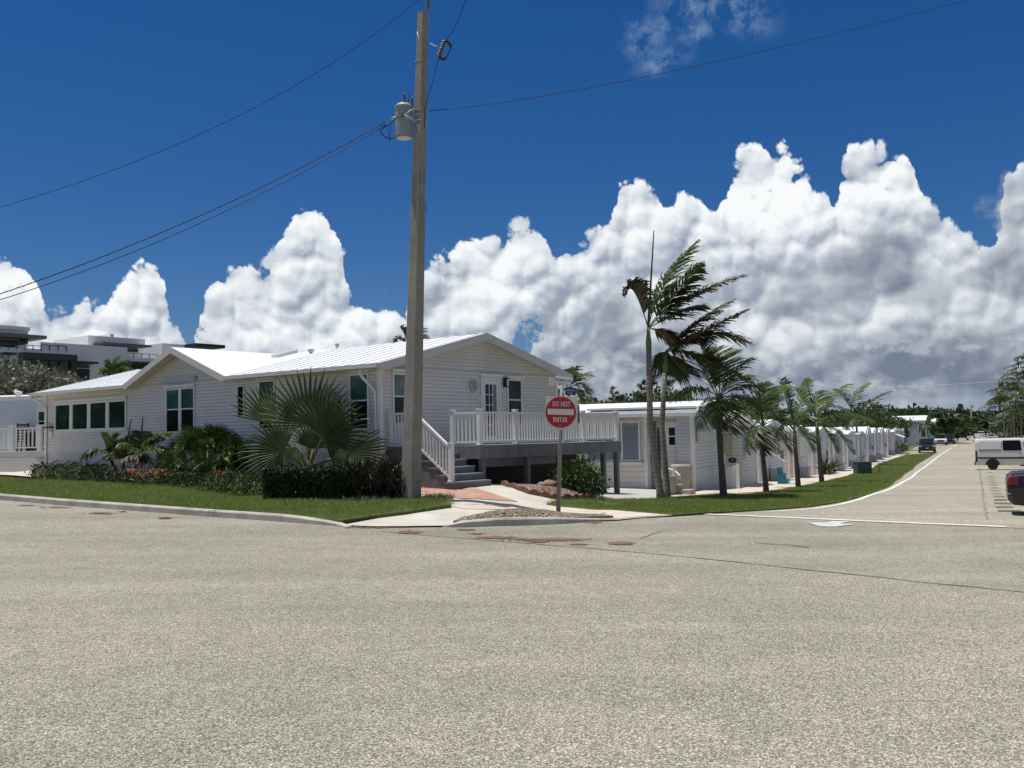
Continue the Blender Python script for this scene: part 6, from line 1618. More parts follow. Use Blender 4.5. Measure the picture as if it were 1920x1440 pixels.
# ------------------------------------------------------------------ white apartment building far left
M_stuc = mat('white_stucco', (.80,.80,.79,1), .7, .04, .4, dirt=(.46,.46,.45,1), dscale=.5, damt=.3)
M_char = mat('charcoal_panel', (.055,.052,.050,1), .6, .1, 1)
M_aglass = glassmat('apartment_glass', (.035,.05,.05,1), .1); M_rail = mat('dark_rail', (.03,.03,.032,1), .5)
AV = Vector((.63, .777, 0)).normalized(); AU = Vector((-.777, .63, 0)).normalized()
a0_ = at(76, 650, 84); a0_ = Vector((a0_.x, a0_.y, 0))
FA = Wall(a0_-AV*14, AV, -AU)          # main long face
apt = thing('apartment_building', 'modern white apartment building with charcoal window bands beyond the left roofs', 'building', Vector((a0_.x, a0_.y, CZ-1)))
def fa(x, y): return FA.hit(x, y)
def abox(nm, x0, x1, y0x, ytop, ybot, k0, k1, m_, par=apt, W=FA):
    a0 = W.hit(x0, y0x)[0]; a1 = W.hit(x1, y0x)[0]; zt = W.hit(x0, ytop)[1]; zb = W.hit(x0, ybot)[1]
    mb = MB(); W.box(mb, a0, zb, a1, zt, k0, k1); return mb.build(nm, m_, par)
zt1 = fa(76, 641)[1]; zt0 = fa(30, 652)[1]
aL_ = fa(-60, 700)[0]; aR1 = fa(239, 655)[0]; aR2 = fa(330, 670)[0]
mb = MB(); FA.box(mb, fa(76, 650)[0], CZ-1, aR1, zt1, -14, 0); mb.build('wall', M_stuc, apt)
mb = MB(); FA.box(mb, aL_, CZ-1, fa(76, 650)[0]-.01, zt0, -14, .0); mb.build('wall', M_stuc, apt)
mb = MB(); FA.box(mb, aR1+.01, CZ-1, aR2+8, fa(239, 669)[1], -14, -.3); mb.build('wall', M_stuc, apt)
abox('window_band', 34, 135, 680, 661.5, 674, .02, 1.0, M_char)
b_ = abox('window_band_side', 34, 47, 680, 674, 730, .02, .9, M_char); abox('window_band_side', 125, 135, 690, 677, 730, .02, .9, M_char)
for x0, x1 in ((47.5, 66), (67.5, 86), (87.5, 104), (106, 124.5)):
    f = abox('window', x0, x1, 680, 673.8+(x0-47)*.045, 730, .05, .55, M_rail); 
    a0 = FA.hit(x0+1.2, 680)[0]; a1 = FA.hit(x1-1.2, 680)[0]; mb = MB(); FA.box(mb, a0, FA.hit(x0, 730)[1], a1, FA.hit(x0, 675.5+(x0-47)*.045)[1], .55, .6); sub(mb, 'pane', M_aglass, f)
abox('canopy', 135, 171, 680, 678.5, 682, .02, 1.4, M_char)
abox('window', 137, 150, 690, 683, 689, .02, .12, M_aglass); abox('window', 151.5, 166, 690, 684.5, 690, .02, .12, M_aglass); abox('dark_opening', 136, 167, 700, 691, 740, .02, .10, M_black)
abox('canopy', 198, 237, 690, 682, 684.5, .02, 1.2, M_char); abox('dark_opening', 200, 236, 695, 685, 720, .02, .10, M_black)
abox('canopy', 241, 300, 690, 678, 682, -.25, .7, M_char); abox('dark_opening', 243, 300, 695, 683, 720, -.25, -.1, M_black)
abox('window', 8, 17, 690, 674, 697, .02, .08, M_black); abox('canopy', -5, 20, 665, 661.5, 665.5, .02, 1.2, M_char)
def arail(x0, x1, yt0, yt1, hpx, k):
    n = max(2, int((x1-x0)/13)); prev = None
    p0 = FA.hit(x0, yt0); p1 = FA.hit(x1, yt1); zt = p0[1]; hb = p0[1]-FA.hit(x0, yt0+hpx)[1]; mb = MB()
    FA.box(mb, p0[0], zt-.05, p1[0], zt, k, k+.05)
    for i in range(n+1):
        a = p0[0]+(p1[0]-p0[0])*i/n; FA.box(mb, a-.03, zt-hb, a+.03, zt-.051, k+.002, k+.048)
    mb.build('roof_railing', M_rail, apt)
arail(0, 76, 644, 645, 10, .05); arail(76.5, 124, 646, 649, 10, .05); arail(240, 300, 660.5, 668, 10, -.5)
# penthouse blocks
PB = Wall(FA.P(0, 0, -5), FA.d, FA.n)
def pbox(nm, x0, x1, yx, ytop, ybot, k0, k1, m_): return abox(nm, x0, x1, yx, ytop, ybot, k0, k1, m_, apt, PB)
pbox('penthouse', -60, 53, 620, 608, 650, -8, 0, M_stuc); pbox('roof_edge', -60, 54, 620, 605.5, 613, -8.2, .3, M_stuc)
pbox('penthouse_canopy', -60, 67, 628, 624.5, 631, -6, 2.2, M_char); pbox('dark_opening', -60, 34, 640, 632, 660, .02, .1, M_black); pbox('window', 36, 51, 640, 633.5, 652, .02, .12, M_aglass)
pbox('penthouse', 165, 272, 640, 628.5, 680, -7, 0, M_stuc); pbox('penthouse_canopy', 174, 264, 645, 644, 648, .02, 2, M_char); pbox('window', 190, 258, 650, 650, 657, .02, .1, M_aglass)
a_, z_ = PB.hit(213, 628); mb = MB(); PB.box(mb, PB.hit(207, 628)[0], PB.hit(165, 640)[1], PB.hit(213, 628)[0], z_+.1, -7.1, .05); mb.build('stair_core', M_stuc, apt)
apt2 = thing('apartment_building', 'low white rooftop block with a black overhang behind the left gable', 'building', Vector((a0_.x+22, a0_.y+20, CZ-1)))
FB = Wall(FA.P(0, 0, -18), FA.d, FA.n)
abox('wall', 304, 398, 660, 643.5, 720, -8, 0, M_stuc, apt2, FB); abox('roof_overhang', 346, 400, 650, 646, 652, -3, 2.5, M_black, apt2, FB)

# ------------------------------------------------------------------ sea grape mass, tree belts
def canopy(name, label, cat, blobs, mt, l, w_, dens_, group=None, up=.3, trunkpos=None, kind=None, lump=.25):
    c0 = blobs[0][0]
    if kind:
        mb = MB()
        for c, r3 in blobs: blobleaf(mb, c, r3, int(dens_*(r3[0]*r3[2]+r3[0]*r3[1])), l, w_, up, .35, lump)
        o = mb.build(name, mt); o['kind'] = kind; return o
    t = thing(name, label, cat, Vector((c0[0], c0[1], G(c0[0], c0[1]))), group); mb = MB()
    for c, r3 in blobs: blobleaf(mb, c, r3, int(dens_*(r3[0]*r3[2]+r3[0]*r3[1])), l, w_, up, .35, lump)
    mb.build('crown', mt, t); mb = MB()
    for c, r3 in blobs[:3]:
        g = Vector((c[0], c[1], G(c[0], c[1])-.2)); mb.tube([g, g.lerp(Vector(c), .5)+Vector((r3[0]*.1, 0, 0)), Vector(c)], [.05*r3[2]+.06, .04*r3[2]+.04, .03], 6)
    mb.build('trunk', M_bark, t); return t
def bp_(px, py, Y, rx, rz, ry=None): q = at(px, py, Y); return ((q.x, q.y, q.z), (rx, ry or rx, rz))
canopy('seagrape_tree', 'silvery green sea grape thicket behind the far left house', 'tree', [bp_(-20, 715, 60, 2.2, 1.5), bp_(25, 712, 60, 2.0, 1.2), bp_(65, 722, 59, 2.0, 1.1), bp_(105, 718, 60, 1.6, .8), bp_(128, 727, 60, 1.0, .7), bp_(50, 735, 58, 3.0, 1.2), bp_(0, 735, 57, 2.5, 1.3), bp_(110, 735, 58, 1.8, 1.0)], M_grape, .28, .20, 160)
canopy('seagrape_tree', 'sea grape tree across the side street, left of the frame, mirrored in the front windows', 'tree', [((-37+R.uniform(-2, 2), y, G(-37, y)+2.6+R.uniform(-.5, 1)), (3.2, 2.8, 2.6)) for y in (24, 28, 32, 36, 40, 44, 48, 52)], M_wood, .7, .45, 60)
# trees seen above the first mobile home roof
canopy('flowering_hedge', 'yellow-orange tinted hedge top behind the white roof left of the palms', 'hedge', [bp_(1088, 768, 75, 1.2, .9), bp_(1120, 770, 75, 1.8, .7), bp_(1165, 771, 75, 2.2, .65), bp_(1100, 762, 76, 1.0, .7)], M_wood2, .22, .16, 220)
def casu(px, ytop, ybot, Y, wd, label):
    t0 = at(px, ytop, Y); b0 = at(px, ybot, Y); b0 = Vector((b0.x, b0.y, G(b0.x, b0.y))); t = thing('casuarina_tree', label, 'tree', b0, 'feathery trees beyond the first white roof'); H = t0.z-b0.z
    mb = MB(); lean = R.uniform(-.05, .08)*H; top = t0+Vector((lean, 0, 0)); mb.tube([b0, b0.lerp(top, .5), top], [.16, .10, .02], 6); mb.build('trunk', M_bark, t); mb = MB()
    for i in range(46):
        f = R.uniform(.25, 1.0); p = b0.lerp(top, f); L_ = wd*(1.15-f)*R.uniform(.6, 1.3); a = R.random()*6.28
        d = Vector((math.cos(a), math.sin(a), R.uniform(.15, .9))).normalized()
        for j in range(26):
            q = p+d*L_*(j/26)**.8; leafq(mb, q+rdir()*L_*.10, (d+rdir(.2)*.9+Vector((.3, 0, 0))).normalized(), rdir(), R.uniform(.22, .5), .07)
    mb.build('crown', M_cas, t); return t
for px, yt, wd, lb in [(1150, 728, 1.6, 'thin feathery tree standing alone left of the twin palms'), (1194, 714, 1.8, 'feathery tree just left of the tallest palm trunk'), (1228, 706, 2.4, 'broad feathery tree between the twin palm trunks'), (1252, 716, 2.4, 'feathery tree right of the twin palm trunks'), (1205, 738, 1.6, 'short feathery tree in front of the taller ones'), (1172, 744, 1.6, 'shortest feathery tree at the hedge end'), (1270, 742, 2.0, 'low feathery tree near the arching frond')]:
    casu(px, yt, 790, 88, wd, lb)
canopy('tree', 'dark green tree behind the first white roof, under the feathery trees', 'tree', [bp_(1180, 768, 84, 2.6, 1.2), bp_(1225, 762, 84, 2.8, 1.6), bp_(1265, 764, 84, 2.4, 1.3), bp_(1295, 770, 84, 1.5, .8), bp_(1150, 768, 84, 1.5, .9)], M_wood, .30, .20, 110)
canopy('tree', 'mid green tree mass behind the third palm crown', 'tree', [bp_(1310, 770, 100, 2, 1.0), bp_(1370, 768, 100, 2.6, 1.4), bp_(1400, 766, 100, 3.0, 1.6), bp_(1425, 775, 100, 2.5, 1.6)], M_wood, .32, .22, 100)
canopy('tree', 'dark tree mass behind the fifth and sixth palms', 'tree', [bp_(1520, 797, 110, 3.0, .9), bp_(1570, 793, 112, 3.0, 1.2), bp_(1628, 786, 115, 3.2, 1.9), bp_(1650, 790, 118, 2.2, 1.4)], M_wood, .42, .3, 70)
canopy('tree', 'greyish shrubby tree in front of the large white roof', 'tree', [bp_(1672, 797, 128, 2.6, 1.0), bp_(1650, 796, 126, 2.2, 1.1), bp_(1690, 798, 126, 2.0, .8)], M_grape if 0 else M_wood, .3, .2, 110)
# far belts on the horizon (one mass each)
mbv = []
for i in range(60):
    px = 1560+i*8.2; Y = 330+R.uniform(-15, 30); tp = interp([(1560, 772), (1640, 774), (1700, 770), (1740, 768), (1790, 774), (1830, 775), (1900, 772), (2060, 770)], px)+R.uniform(-2, 5)
    q = at(px, tp, Y); zb = G(q.x, q.y); h = q.z-zb; r_ = R.uniform(4, 6.5)
    mbv.append(((q.x, q.y, zb+h*.72), (r_, r_, h*.30))); mbv.append(((q.x+R.uniform(-3, 3), q.y-4, zb+h*.35), (r_, r_, h*.36)))
canopy('far_woodland', None, None, mbv, M_wood, 1.5, 1.1, 8, kind='stuff', lump=.3)
mbv = []
for i in range(90):
    px = -400+i*30; Y = 420+R.uniform(-15, 30); q = at(px, interp([(-400, 818), (1000, 796), (1300, 784), (1500, 778), (2300, 776)], px)+R.uniform(-3, 4), Y); zb = G(q.x, q.y); h = max(4, q.z-zb)
    mbv.append(((q.x, q.y, zb+h*.6), (8, 6, h*.42))); mbv.append(((q.x+3, q.y-4, zb+h*.25), (8, 6, h*.30)))
canopy('far_woodland', None, None, mbv, M_wood, 2.2, 1.6, 3, kind='stuff', lump=.3)
# belt of separate bushy trees on the left of the street end
for i, (px, tp, Y, r_, lb) in enumerate([(1700, 774, 235, 4.5, 'leftmost bushy tree beyond the large white roof'), (1722, 769, 240, 4.5, 'tallest bushy tree above the large roof ridge'), (1752, 776, 200, 3.6, 'bushy tree behind the white pickup'), (1772, 776, 215, 4.0, 'round tree right of the white pickup'), (1792, 781, 250, 4.0, 'small round tree near the street end')]):
    q = at(px, tp, Y); zb = G(q.x, q.y); h = q.z-zb
    canopy('tree', lb, 'tree', [((q.x, q.y, zb+h*.66), (r_, r_, h*.36)), ((q.x-r_*.5, q.y-1, zb+h*.4), (r_*.8, r_, h*.36)), ((q.x+r_*.5, q.y-1, zb+h*.42), (r_*.8, r_, h*.34))], M_wood, .8, .55, 26, group='bushy trees beyond the row')
q = at(1800.5, 757, 300); b0 = Vector((q.x, q.y, G(q.x, q.y))); t = thing('conifer_tree', 'small conical conifer rising above the far treeline', 'tree', b0); mb = MB(); H = q.z-b0.z; mb.tube([b0, q], [.3, .05], 6); mb.build('trunk', M_bark, t); mb = MB()
for i in range(1500):
    f = R.random()**.8; a = R.random()*6.28; r_ = (1-f)*2.4+.1; p = b0+Vector((math.cos(a)*r_*R.random()**.5, math.sin(a)*r_, H*(.5+.5*f))); leafq(mb, p, Vector((math.cos(a), math.sin(a), -.1)).normalized(), Vector((0, 0, 1)), .8, .5)
mb.build('crown', M_wood, t)
# large house behind the row and its neighbour
q1 = at(1734, 800, 150); q1.z = 0; Lw = Wall(q1, -N_, -W_); Ll = Lw.hit(1636, 800)[0]; ze_ = Lw.hit(1700, 789)[1]; zg = G(q1.x, q1.y)
big_h = simple_house('house', 'large grey-white house with a long pale metal roof beyond the row', Lw.P(Ll/2, zg), Lw, Ll, 8, zg+.5, ze_, .75, M_row[2])
q1 = at(1752, 800, 180); q1.z = 0; W2 = Wall(q1, -N_, -W_); zg = G(q1.x, q1.y)
simple_house('house', 'narrow pale gable end right of the large metal roof, half hidden by palms', W2.P(1, zg), W2, 8, 8, zg+.5, W2.hit(1745, 791)[1], .6, M_row[2])
palm_px('bushy palm beside the narrow pale gable', (1742, 835), (1738, 800), .16, [((-5, -10, 0), (-12, 6, 0), None, 1, .8), ((2, -12, 0), (4, -15, 0), None, 1, .3), ((6, -9, 0), (13, 6, 0), None, 1, .8), ((8, 0, .3), (10, 15, .3), None, 1, .8), ((-4, 0, .2), (-6, 14, .3), None, 1, .8)], 1.4, group='palms along the far end', n=18, w_=.14, dist=140)
for px, b, c, lb in [(1768, 812, 786, 'palm left of the far street end, nearest'), (1756, 812, 788, 'palm behind the white pickup roof'), (1780, 812, 787, 'palm by the dark parked vehicle'), (1640, 795, 772, 'flat-topped palm far left of the treeline')]:
    palm_px(lb, (px, b), (px, c), .2, [((-6, -9, 0), (-12, 4, 0), None, 1, .8), ((0, -11, 0), (2, -13, 0), None, 1, .3), ((6, -9, 0), (12, 4, 0), None, 1, .8), ((8, -1, .3), (10, 10, .3), M_wind, 1, .8), ((-6, 0, .2), (-8, 10, .3), M_wind, 1, .8), ((-3, -10, .4), (-8, -9, .6), None, 1, .5), ((4, -10, .4), (9, -8, .6), None, 1, .5)], 1.7, group='palms along the far end', n=16, w_=.2, dist=190)
# bougainvillea
q = at(1687, 820, 128); c = (q.x, q.y, q.z)
t = thing('bougainvillea', 'red flowering climber above the white sloping awning', 'climber', Vector((q.x, q.y, G(q.x, q.y)))); mb = MB(); blobleaf(mb, c, (.9, .6, .8), 500, .22, .18); mb.build('flowers', M_bougain, t); mb = MB(); blobleaf(mb, (c[0]+.6, c[1], c[2]+.4), (.8, .6, .5), 260, .22, .16); blobleaf(mb, (c[0], c[1], c[2]-.8), (.5, .4, .7), 160, .22, .16); mb.build('leaves', M_wood, t)

# palms on the right edge behind the van
def rpalm(px, pb_, pc, Y, label, s_=1.0, lean=0):
    fr = []
    for k in range(15):
        a = RAD(-25+k*16+R.uniform(-8, 8)); L_ = R.uniform(.8, 1.15)*2.6*s_/(Y/FPX)
        mx, my = math.cos(a)*L_*.5, -math.sin(a)*L_*.5-.25*L_; ex, ey = math.cos(a)*L_, -math.sin(a)*L_*.55+.12*L_
        fr.append(((mx, my, R.uniform(-.8, .8)), (ex, ey, R.uniform(-1.4, 1.4)), M_wind if k % 3 == 0 else M_frond, 1, .8))
    return palm_px(label, (px, pb_), (px+lean, pc), .13, fr, .95*s_, group='palm cluster on the right behind the van', n=20, w_=.06, dist=Y, tm=M_ring)
for px, pc, Y, lb, s_, le in [(1948, 690, 96, 'tallest palm of the right cluster, cut by the photo edge', 1.1, -6), (1925, 722, 100, 'second palm from the right edge in the cluster', 1.0, -6), (1902, 742, 104, 'middle palm of the right cluster', 1.0, -4), (1884, 762, 110, 'short palm of the right cluster leaning left', .9, -4), (1938, 755, 92, 'low full palm of the right cluster at the edge', 1.0, -4), (1915, 778, 112, 'lowest palm of the right cluster', .9, 0), (1896, 790, 120, 'small palm at the left foot of the right cluster', .8, 0), (1965, 740, 98, 'palm just outside the right edge', 1.0, 0)]:
    rpalm(px, 822, pc, Y, lb, s_, le)
canopy('shrub', 'dark green undergrowth beneath the right palm cluster', 'shrub', [bp_(1880, 812, 125, 2.2, 1.0), bp_(1905, 808, 122, 2.4, 1.3), bp_(1935, 806, 120, 2.6, 1.5), bp_(1965, 805, 118, 2.4, 1.5)], M_wood, .35, .25, 50)

# ------------------------------------------------------------------ distant poles and wires
M_dpole = mat('dark_wood_pole', (.035,.04,.05,1), .8)
def dpole(px, yt, yb, Y, r_, label, m_=M_dpole, arm=None):
    t = at(px, yt, Y); b = at(px, yb, Y); b.z = G(b.x, b.y) if yb > 800 else b.z
    p = thing('utility_pole', label, 'utility pole', b, 'distant poles'); mb = MB(); mb.tube([b, t], [r_*1.2, r_], 8); mb.build('pole', m_, p)
    if arm:
        mb = MB(); a = at(px-arm, arm and (yt+arm_dy), Y); b2 = at(px+arm, yt+arm_dy, Y); mb.bar(a, b2, .12); mb.build('crossarm', m_, p)
    mb = MB(); q = t-Vector((0, 0, .5)); mb.lathe([(r_*.8, 0), (r_*1.6, .1), (r_*1.6, .7), (r_*.6, .8)], q+Vector((r_*2, 0, -.4)), 8); mb.build('fitting', m_, p); return p
arm_dy = 23
dpole(1821, 759, 815, 300, .22, 'pale lamp post with a crossarm at the far end of the street', mat('pale_pole', (.45,.46,.45,1), .6), 8)
dpole(1874, 714, 812, 150, .16, 'dark utility pole above the right palm cluster'); dpole(1713, 755, 800, 260, .2, 'dark utility pole beyond the large metal roof')
dpole(1115, 744, 800, 130, .12, 'short dark pole top left of the feathery trees'); dpole(1374, 742, 800, 150, .10, 'thin pole beside the third palm trunk top')
for (p, q_, r_, lb) in [((1640, 727, 160), (1874, 714.5, 150), .018, 'pale line in the far sky left of the dark pole'), ((1874, 714.5, 150), (1990, 706, 140), .018, 'pale line in the far sky right of the dark pole'), ((1713, 758, 260), (1821, 781, 300), .03, 'sagging far line to the lamp post')]:
    mb = MB(); a = at(*p); b = at(*q_); mb.tube([a, a.lerp(b, .5)-Vector((0, 0, .15)), b], r_, 4); tag(mb.build('power_line', mat('pale_wire', (.5,.52,.54,1), .5)), lb, 'power line', 'far power lines')
# barrier at the end of the street
mb = MB(); a = at(1795, 813.5, 352); b = at(1900, 811, 352); a.z = G(a.x, a.y); b.z = G(b.x, b.y); mb.obox(a, b-a, Vector((0, .3, 0)), Vector((0, 0, .7))); tag(mb.build('barrier', mat('grey_barrier', (.12,.13,.15,1), .7)), 'low dark barrier across the far end of the street', 'barrier')

# ------------------------------------------------------------------ vehicles
def carpaint(name, col, rough=.25, metal=.0):
    mt, nt, b = newmat(name); tc = nt.N('ShaderNodeTexCoord').outputs['Object']
    c = nt.mix(nt.rng(nt.noise(tc, 1.5, 4), .4, .7, 0, .25), col, tuple(x*.8+.01 for x in col[:3])+(1,)); nt.l.new(c, b.inputs['Base Color'])
    b.inputs['Roughness'].default_value = rough; b.inputs['Metallic'].default_value = metal; b.inputs['Coat Weight'].default_value = .5; b.inputs['Coat Roughness'].default_value = .08; return mt
M_tyre = mat('tyre', (.015,.015,.015,1), .85); M_rim = mat('rim', (.35,.35,.36,1), .35, metal=.6); M_cglass = glassmat('car_glass', (.006,.007,.008,1), .05)
M_lamp = mat('headlamp', (.7,.72,.75,1), .2); M_tail = mat('tail_lamp', (.16,.006,.008,1), .25); M_plast = mat('black_plastic', (.02,.02,.022,1), .7); M_chrome = mat('chrome', (.6,.6,.6,1), .2, metal=.9)
def loft(mb, secs):
    """secs: list of cross sections, each a list of (x,y,z) with the same count, closed"""
    n = len(secs[0]); vs = [v for s_ in secs for v in s_]
    fs = [(i*n+k, i*n+(k+1) % n, (i+1)*n+(k+1) % n, (i+1)*n+k) for i in range(len(secs)-1) for k in range(n)]
    fs.append(tuple(range(n))[::-1]); fs.append(tuple((len(secs)-1)*n+k for k in range(n))); mb.add(vs, fs)
def place(root, loc, rz):
    root.location = loc; root.rotation_euler = (0, 0, rz)
def wheel(root, x, y, r_, w_):
    s_ = 1 if y > 0 else -1; mb = MB(); mb.lathe([(r_*.62, -w_/2), (r_*.95, -w_/2), (r_, -w_*.35), (r_, w_*.35), (r_*.95, w_/2), (r_*.62, w_/2)], (x, y, r_), 26, (0, s_, 0)); o = mb.build('wheel', M_tyre, root); o.location = (0, 0, 0)
    mb = MB(); mb.lathe([(r_*.6, w_*.25), (r_*.6, w_*.42), (r_*.5, w_*.38), (r_*.18, w_*.34), (r_*.12, w_*.46), (r_*.05, w_*.47)], (x, y, r_), 22, (0, s_, 0)); r2 = mb.build('rim', M_rim); r2.parent = o
def part(mb, nm, mt, root, smooth=False):
    o = mb.build(nm, mt, None, smooth=smooth); o.parent = root; return o
def car(nm, label, cat, L_, Wd, H_, body, prof, cab, paint, wr, wx, group=None):
    """x forward; prof: lower body top line [(x, z)], cab: greenhouse [(x, z)] closed over prof; origin centre on the ground"""
    c = thing(nm, label, cat, (0, 0, 0), group); del c['_l']; ROOTS.remove(c); c['_l'] = (0, 0, 0); ROOTS.append(c)
    mb = MB(); secs = []
    hw_ = Wd/2
    for x, zt, zb, wf in body:
        y = hw_*wf; secs.append([(x, -y*.86, zb), (x, y*.86, zb), (x, y*.98, zb+(zt-zb)*.25), (x, y, zb+(zt-zb)*.55), (x, y*.95, zt-.04), (x, y*.82, zt), (x, -y*.82, zt), (x, -y*.95, zt-.04), (x, -y, zb+(zt-zb)*.55), (x, -y*.98, zb+(zt-zb)*.25)])
    loft(mb, secs); bevel(part(mb, 'body', paint, c), .02)
    mb = MB(); secs = []
    for x, zb, zt, wf in cab: y = hw_*wf; secs.append([(x, -y, zb), (x, y, zb), (x, y*.84, zt-.05), (x, y*.74, zt), (x, -y*.74, zt), (x, -y*.84, zt-.05)])
    loft(mb, secs); part(mb, 'windows', M_cglass, c)
    mb = MB(); xs = [q for q in cab if q[2]-q[1] > .35]
    secs = []
    for x, zb, zt, wf in xs: y = hw_*wf; secs.append([(x, -y*.80, zt-.03), (x, y*.80, zt-.03), (x, y*.76, zt+.018), (x, -y*.76, zt+.018)])
    loft(mb, secs); part(mb, 'roof', paint, c)
    for x in wx:
        for s_ in (-1, 1): wheel(c, x, s_*(hw_-.13), wr, .24)
    return c
def boxpart(c, nm, mt, x0, y0, z0, x1, y1, z1, bev=.015):
    mb = MB(); mb.box(x0, y0, z0, x1, y1, z1); o = part(mb, nm, mt, c); 
    if bev: bevel(o, bev)
    return o
P_blk = carpaint('black_paint', (.008,.009,.012,1), .2); P_wht = carpaint('white_paint', (.72,.73,.74,1), .3); P_van = carpaint('sand_white_paint', (.62,.60,.55,1), .35); P_navy = carpaint('midnight_paint', (.006,.006,.009,1), .35); P_navy.node_tree.nodes['Principled BSDF'].inputs['Coat Weight'].default_value = .15
sb_ = [(-2.4, .95, .45, .86), (-2.3, 1.05, .35, .96), (-1.2, 1.1, .25, 1), (.8, 1.08, .25, 1), (1.5, 1.02, .25, .99), (2.1, .95, .28, .94), (2.35, .80, .35, .84)]
sc_ = [(-2.25, 1.0, 1.08, .90), (-1.95, 1.05, 1.62, .92), (-.9, 1.08, 1.72, .93), (.1, 1.08, 1.68, .93), (1.15, 1.05, 1.10, .92)]
def carface(c, xf, hw_, zl, lampw=.36):
    for s_ in (-1, 1): boxpart(c, 'headlight', M_lamp, xf-.10, s_*hw_*.80-lampw/2, zl, xf+.02, s_*hw_*.80+lampw/2-.06*s_*0, zl+.13)
    boxpart(c, 'grille', M_plast, xf-.05, -hw_*.48, zl-.20, xf+.035, hw_*.48, zl+.10); boxpart(c, 'bumper', M_plast, xf-.15, -hw_*.85, zl-.48, xf+.05, hw_*.85, zl-.28)
    for s_ in (-1, 1): boxpart(c, 'mirror', M_plast, .85, s_*(hw_+.02)-(.0 if s_ > 0 else .20), 1.05, 1.0, s_*(hw_+.02)+(.20 if s_ > 0 else 0), 1.22)
suv = car('parked_car', 'black suv parked facing the camera at the end of the lawn', 'car', 4.8, 1.95, 1.72, sb_, None, sc_, P_blk, .38, (-1.45, 1.45), 'cars parked along the street')
carface(suv, 2.33, .97, .72)
def facing(px, py, target=None, rz=None):
    g = gp(px, py); g.z = G(g.x, g.y)+.012; return g
RS = math.atan2(-.9, -.435)
g = gp(1736.5, 849.5); g = g+W_*2.4; g.z = G(g.x, g.y)+.01; place(suv, g, RS+RAD(3))
boxpart(suv, 'number_plate', mat('plate', (.6,.6,.55,1), .5), 2.37, -.16, .52, 2.39, .16, .62, 0)
pk_b = [(-2.8, 1.05, .5, .97), (-.6, 1.08, .35, .98), (-.5, 1.12, .35, 1), (1.0, 1.15, .35, 1), (2.3, 1.10, .4, .97), (2.75, .95, .45, .90)]
pk_c = [(-.75, 1.08, 1.75, .90), (-.3, 1.1, 1.86, .91), (.5, 1.1, 1.84, .91), (1.35, 1.12, 1.16, .90)]
pk = car('parked_pickup', 'white pickup truck facing the camera behind the black suv', 'pickup truck', 5.6, 2.0, 1.9, pk_b, None, pk_c, P_wht, .40, (-1.8, 1.75), 'cars parked along the street')
carface(pk, 2.72, 1.0, .80); g = gp(1763, 835.5)+W_*2.6; g.z = G(g.x, g.y)+.01; place(pk, g, RS+RAD(2))
dk = car('parked_car', 'dark suv half hidden behind the right side of the white pickup', 'car', 4.8, 1.95, 1.75, sb_, None, sc_, P_blk, .38, (-1.45, 1.45), 'cars parked along the street')
carface(dk, 2.33, .97, .72); g = gp(1779, 833)+W_*3; g.z = G(g.x, g.y)+.01; place(dk, g, RS)
p2_ = car('parked_pickup', 'pale pickup truck seen side on at the far end of the street', 'pickup truck', 5.6, 2.0, 1.9, pk_b, None, pk_c, P_wht, .40, (-1.8, 1.75), 'cars parked along the street')
g = at(1792, 814.5, 262); g.z = G(g.x, g.y)+.01; place(p2_, g, RAD(5))
for i, (px, Y, lb, pt_, rz) in enumerate([(1870, 120, 'white suv showing its roof right behind the van', P_wht, -22), (1892, 128, 'dark-windowed white suv behind the van, further right', P_wht, -24), (1852, 165, 'light car nose left of the boats behind the van', P_wht, -30), (1840, 240, 'small white car parked at the far right kerb', P_wht, 60)]):
    c = car('parked_car', lb, 'car', 4.8, 1.95, 1.75, sb_, None, sc_, pt_, .38, (-1.45, 1.45), 'cars parked behind the van'); g = at(px, 820, Y); g.z = G(g.x, g.y)+.01; place(c, g, RAD(rz))
# boat on a trailer behind the van
g = at(1868, 815, 150); g.z = G(g.x, g.y); bt = thing('trailer_boat', 'white open boat on a trailer behind the parked suvs', 'boat', g)
mb = MB(); secs = []
for x, hw_, zk, zt in [(-3, 1.0, .9, 1.9), (-1, 1.15, .85, 1.95), (1.2, 1.0, .9, 2.1), (2.6, .5, 1.25, 2.3), (3.4, .05, 1.9, 2.45)]: secs.append([(g.x+x, g.y-hw_*.3, g.z+zk), (g.x+x, g.y-hw_, g.z+zt), (g.x+x, g.y+hw_, g.z+zt), (g.x+x, g.y+hw_*.3, g.z+zk)])
loft(mb, secs); mb.build('hull', P_wht, bt)
mb = MB(); mb.obox(g+Vector((-.8, -.6, 3.5)), Vector((2.0, 0, 0)), Vector((0, 1.2, 0)), Vector((0, 0, .08))); mb.build('hardtop', P_wht, bt)
for x, y in ((-.7, -.5), (1.1, -.5), (-.7, .5), (1.1, .5)): mb = MB(); mb.tube([g+Vector((x, y, 1.9)), g+Vector((x, y, 3.5))], .03, 6); mb.build('hardtop_leg', M_rim, bt)
for x in (-.4, .4, .9): mb = MB(); mb.tube([g+Vector((x, 0, 3.5)), g+Vector((x-2.6, 0, 4.6+x*.3))], .025, 5); mb.build('rod', M_rim, bt)
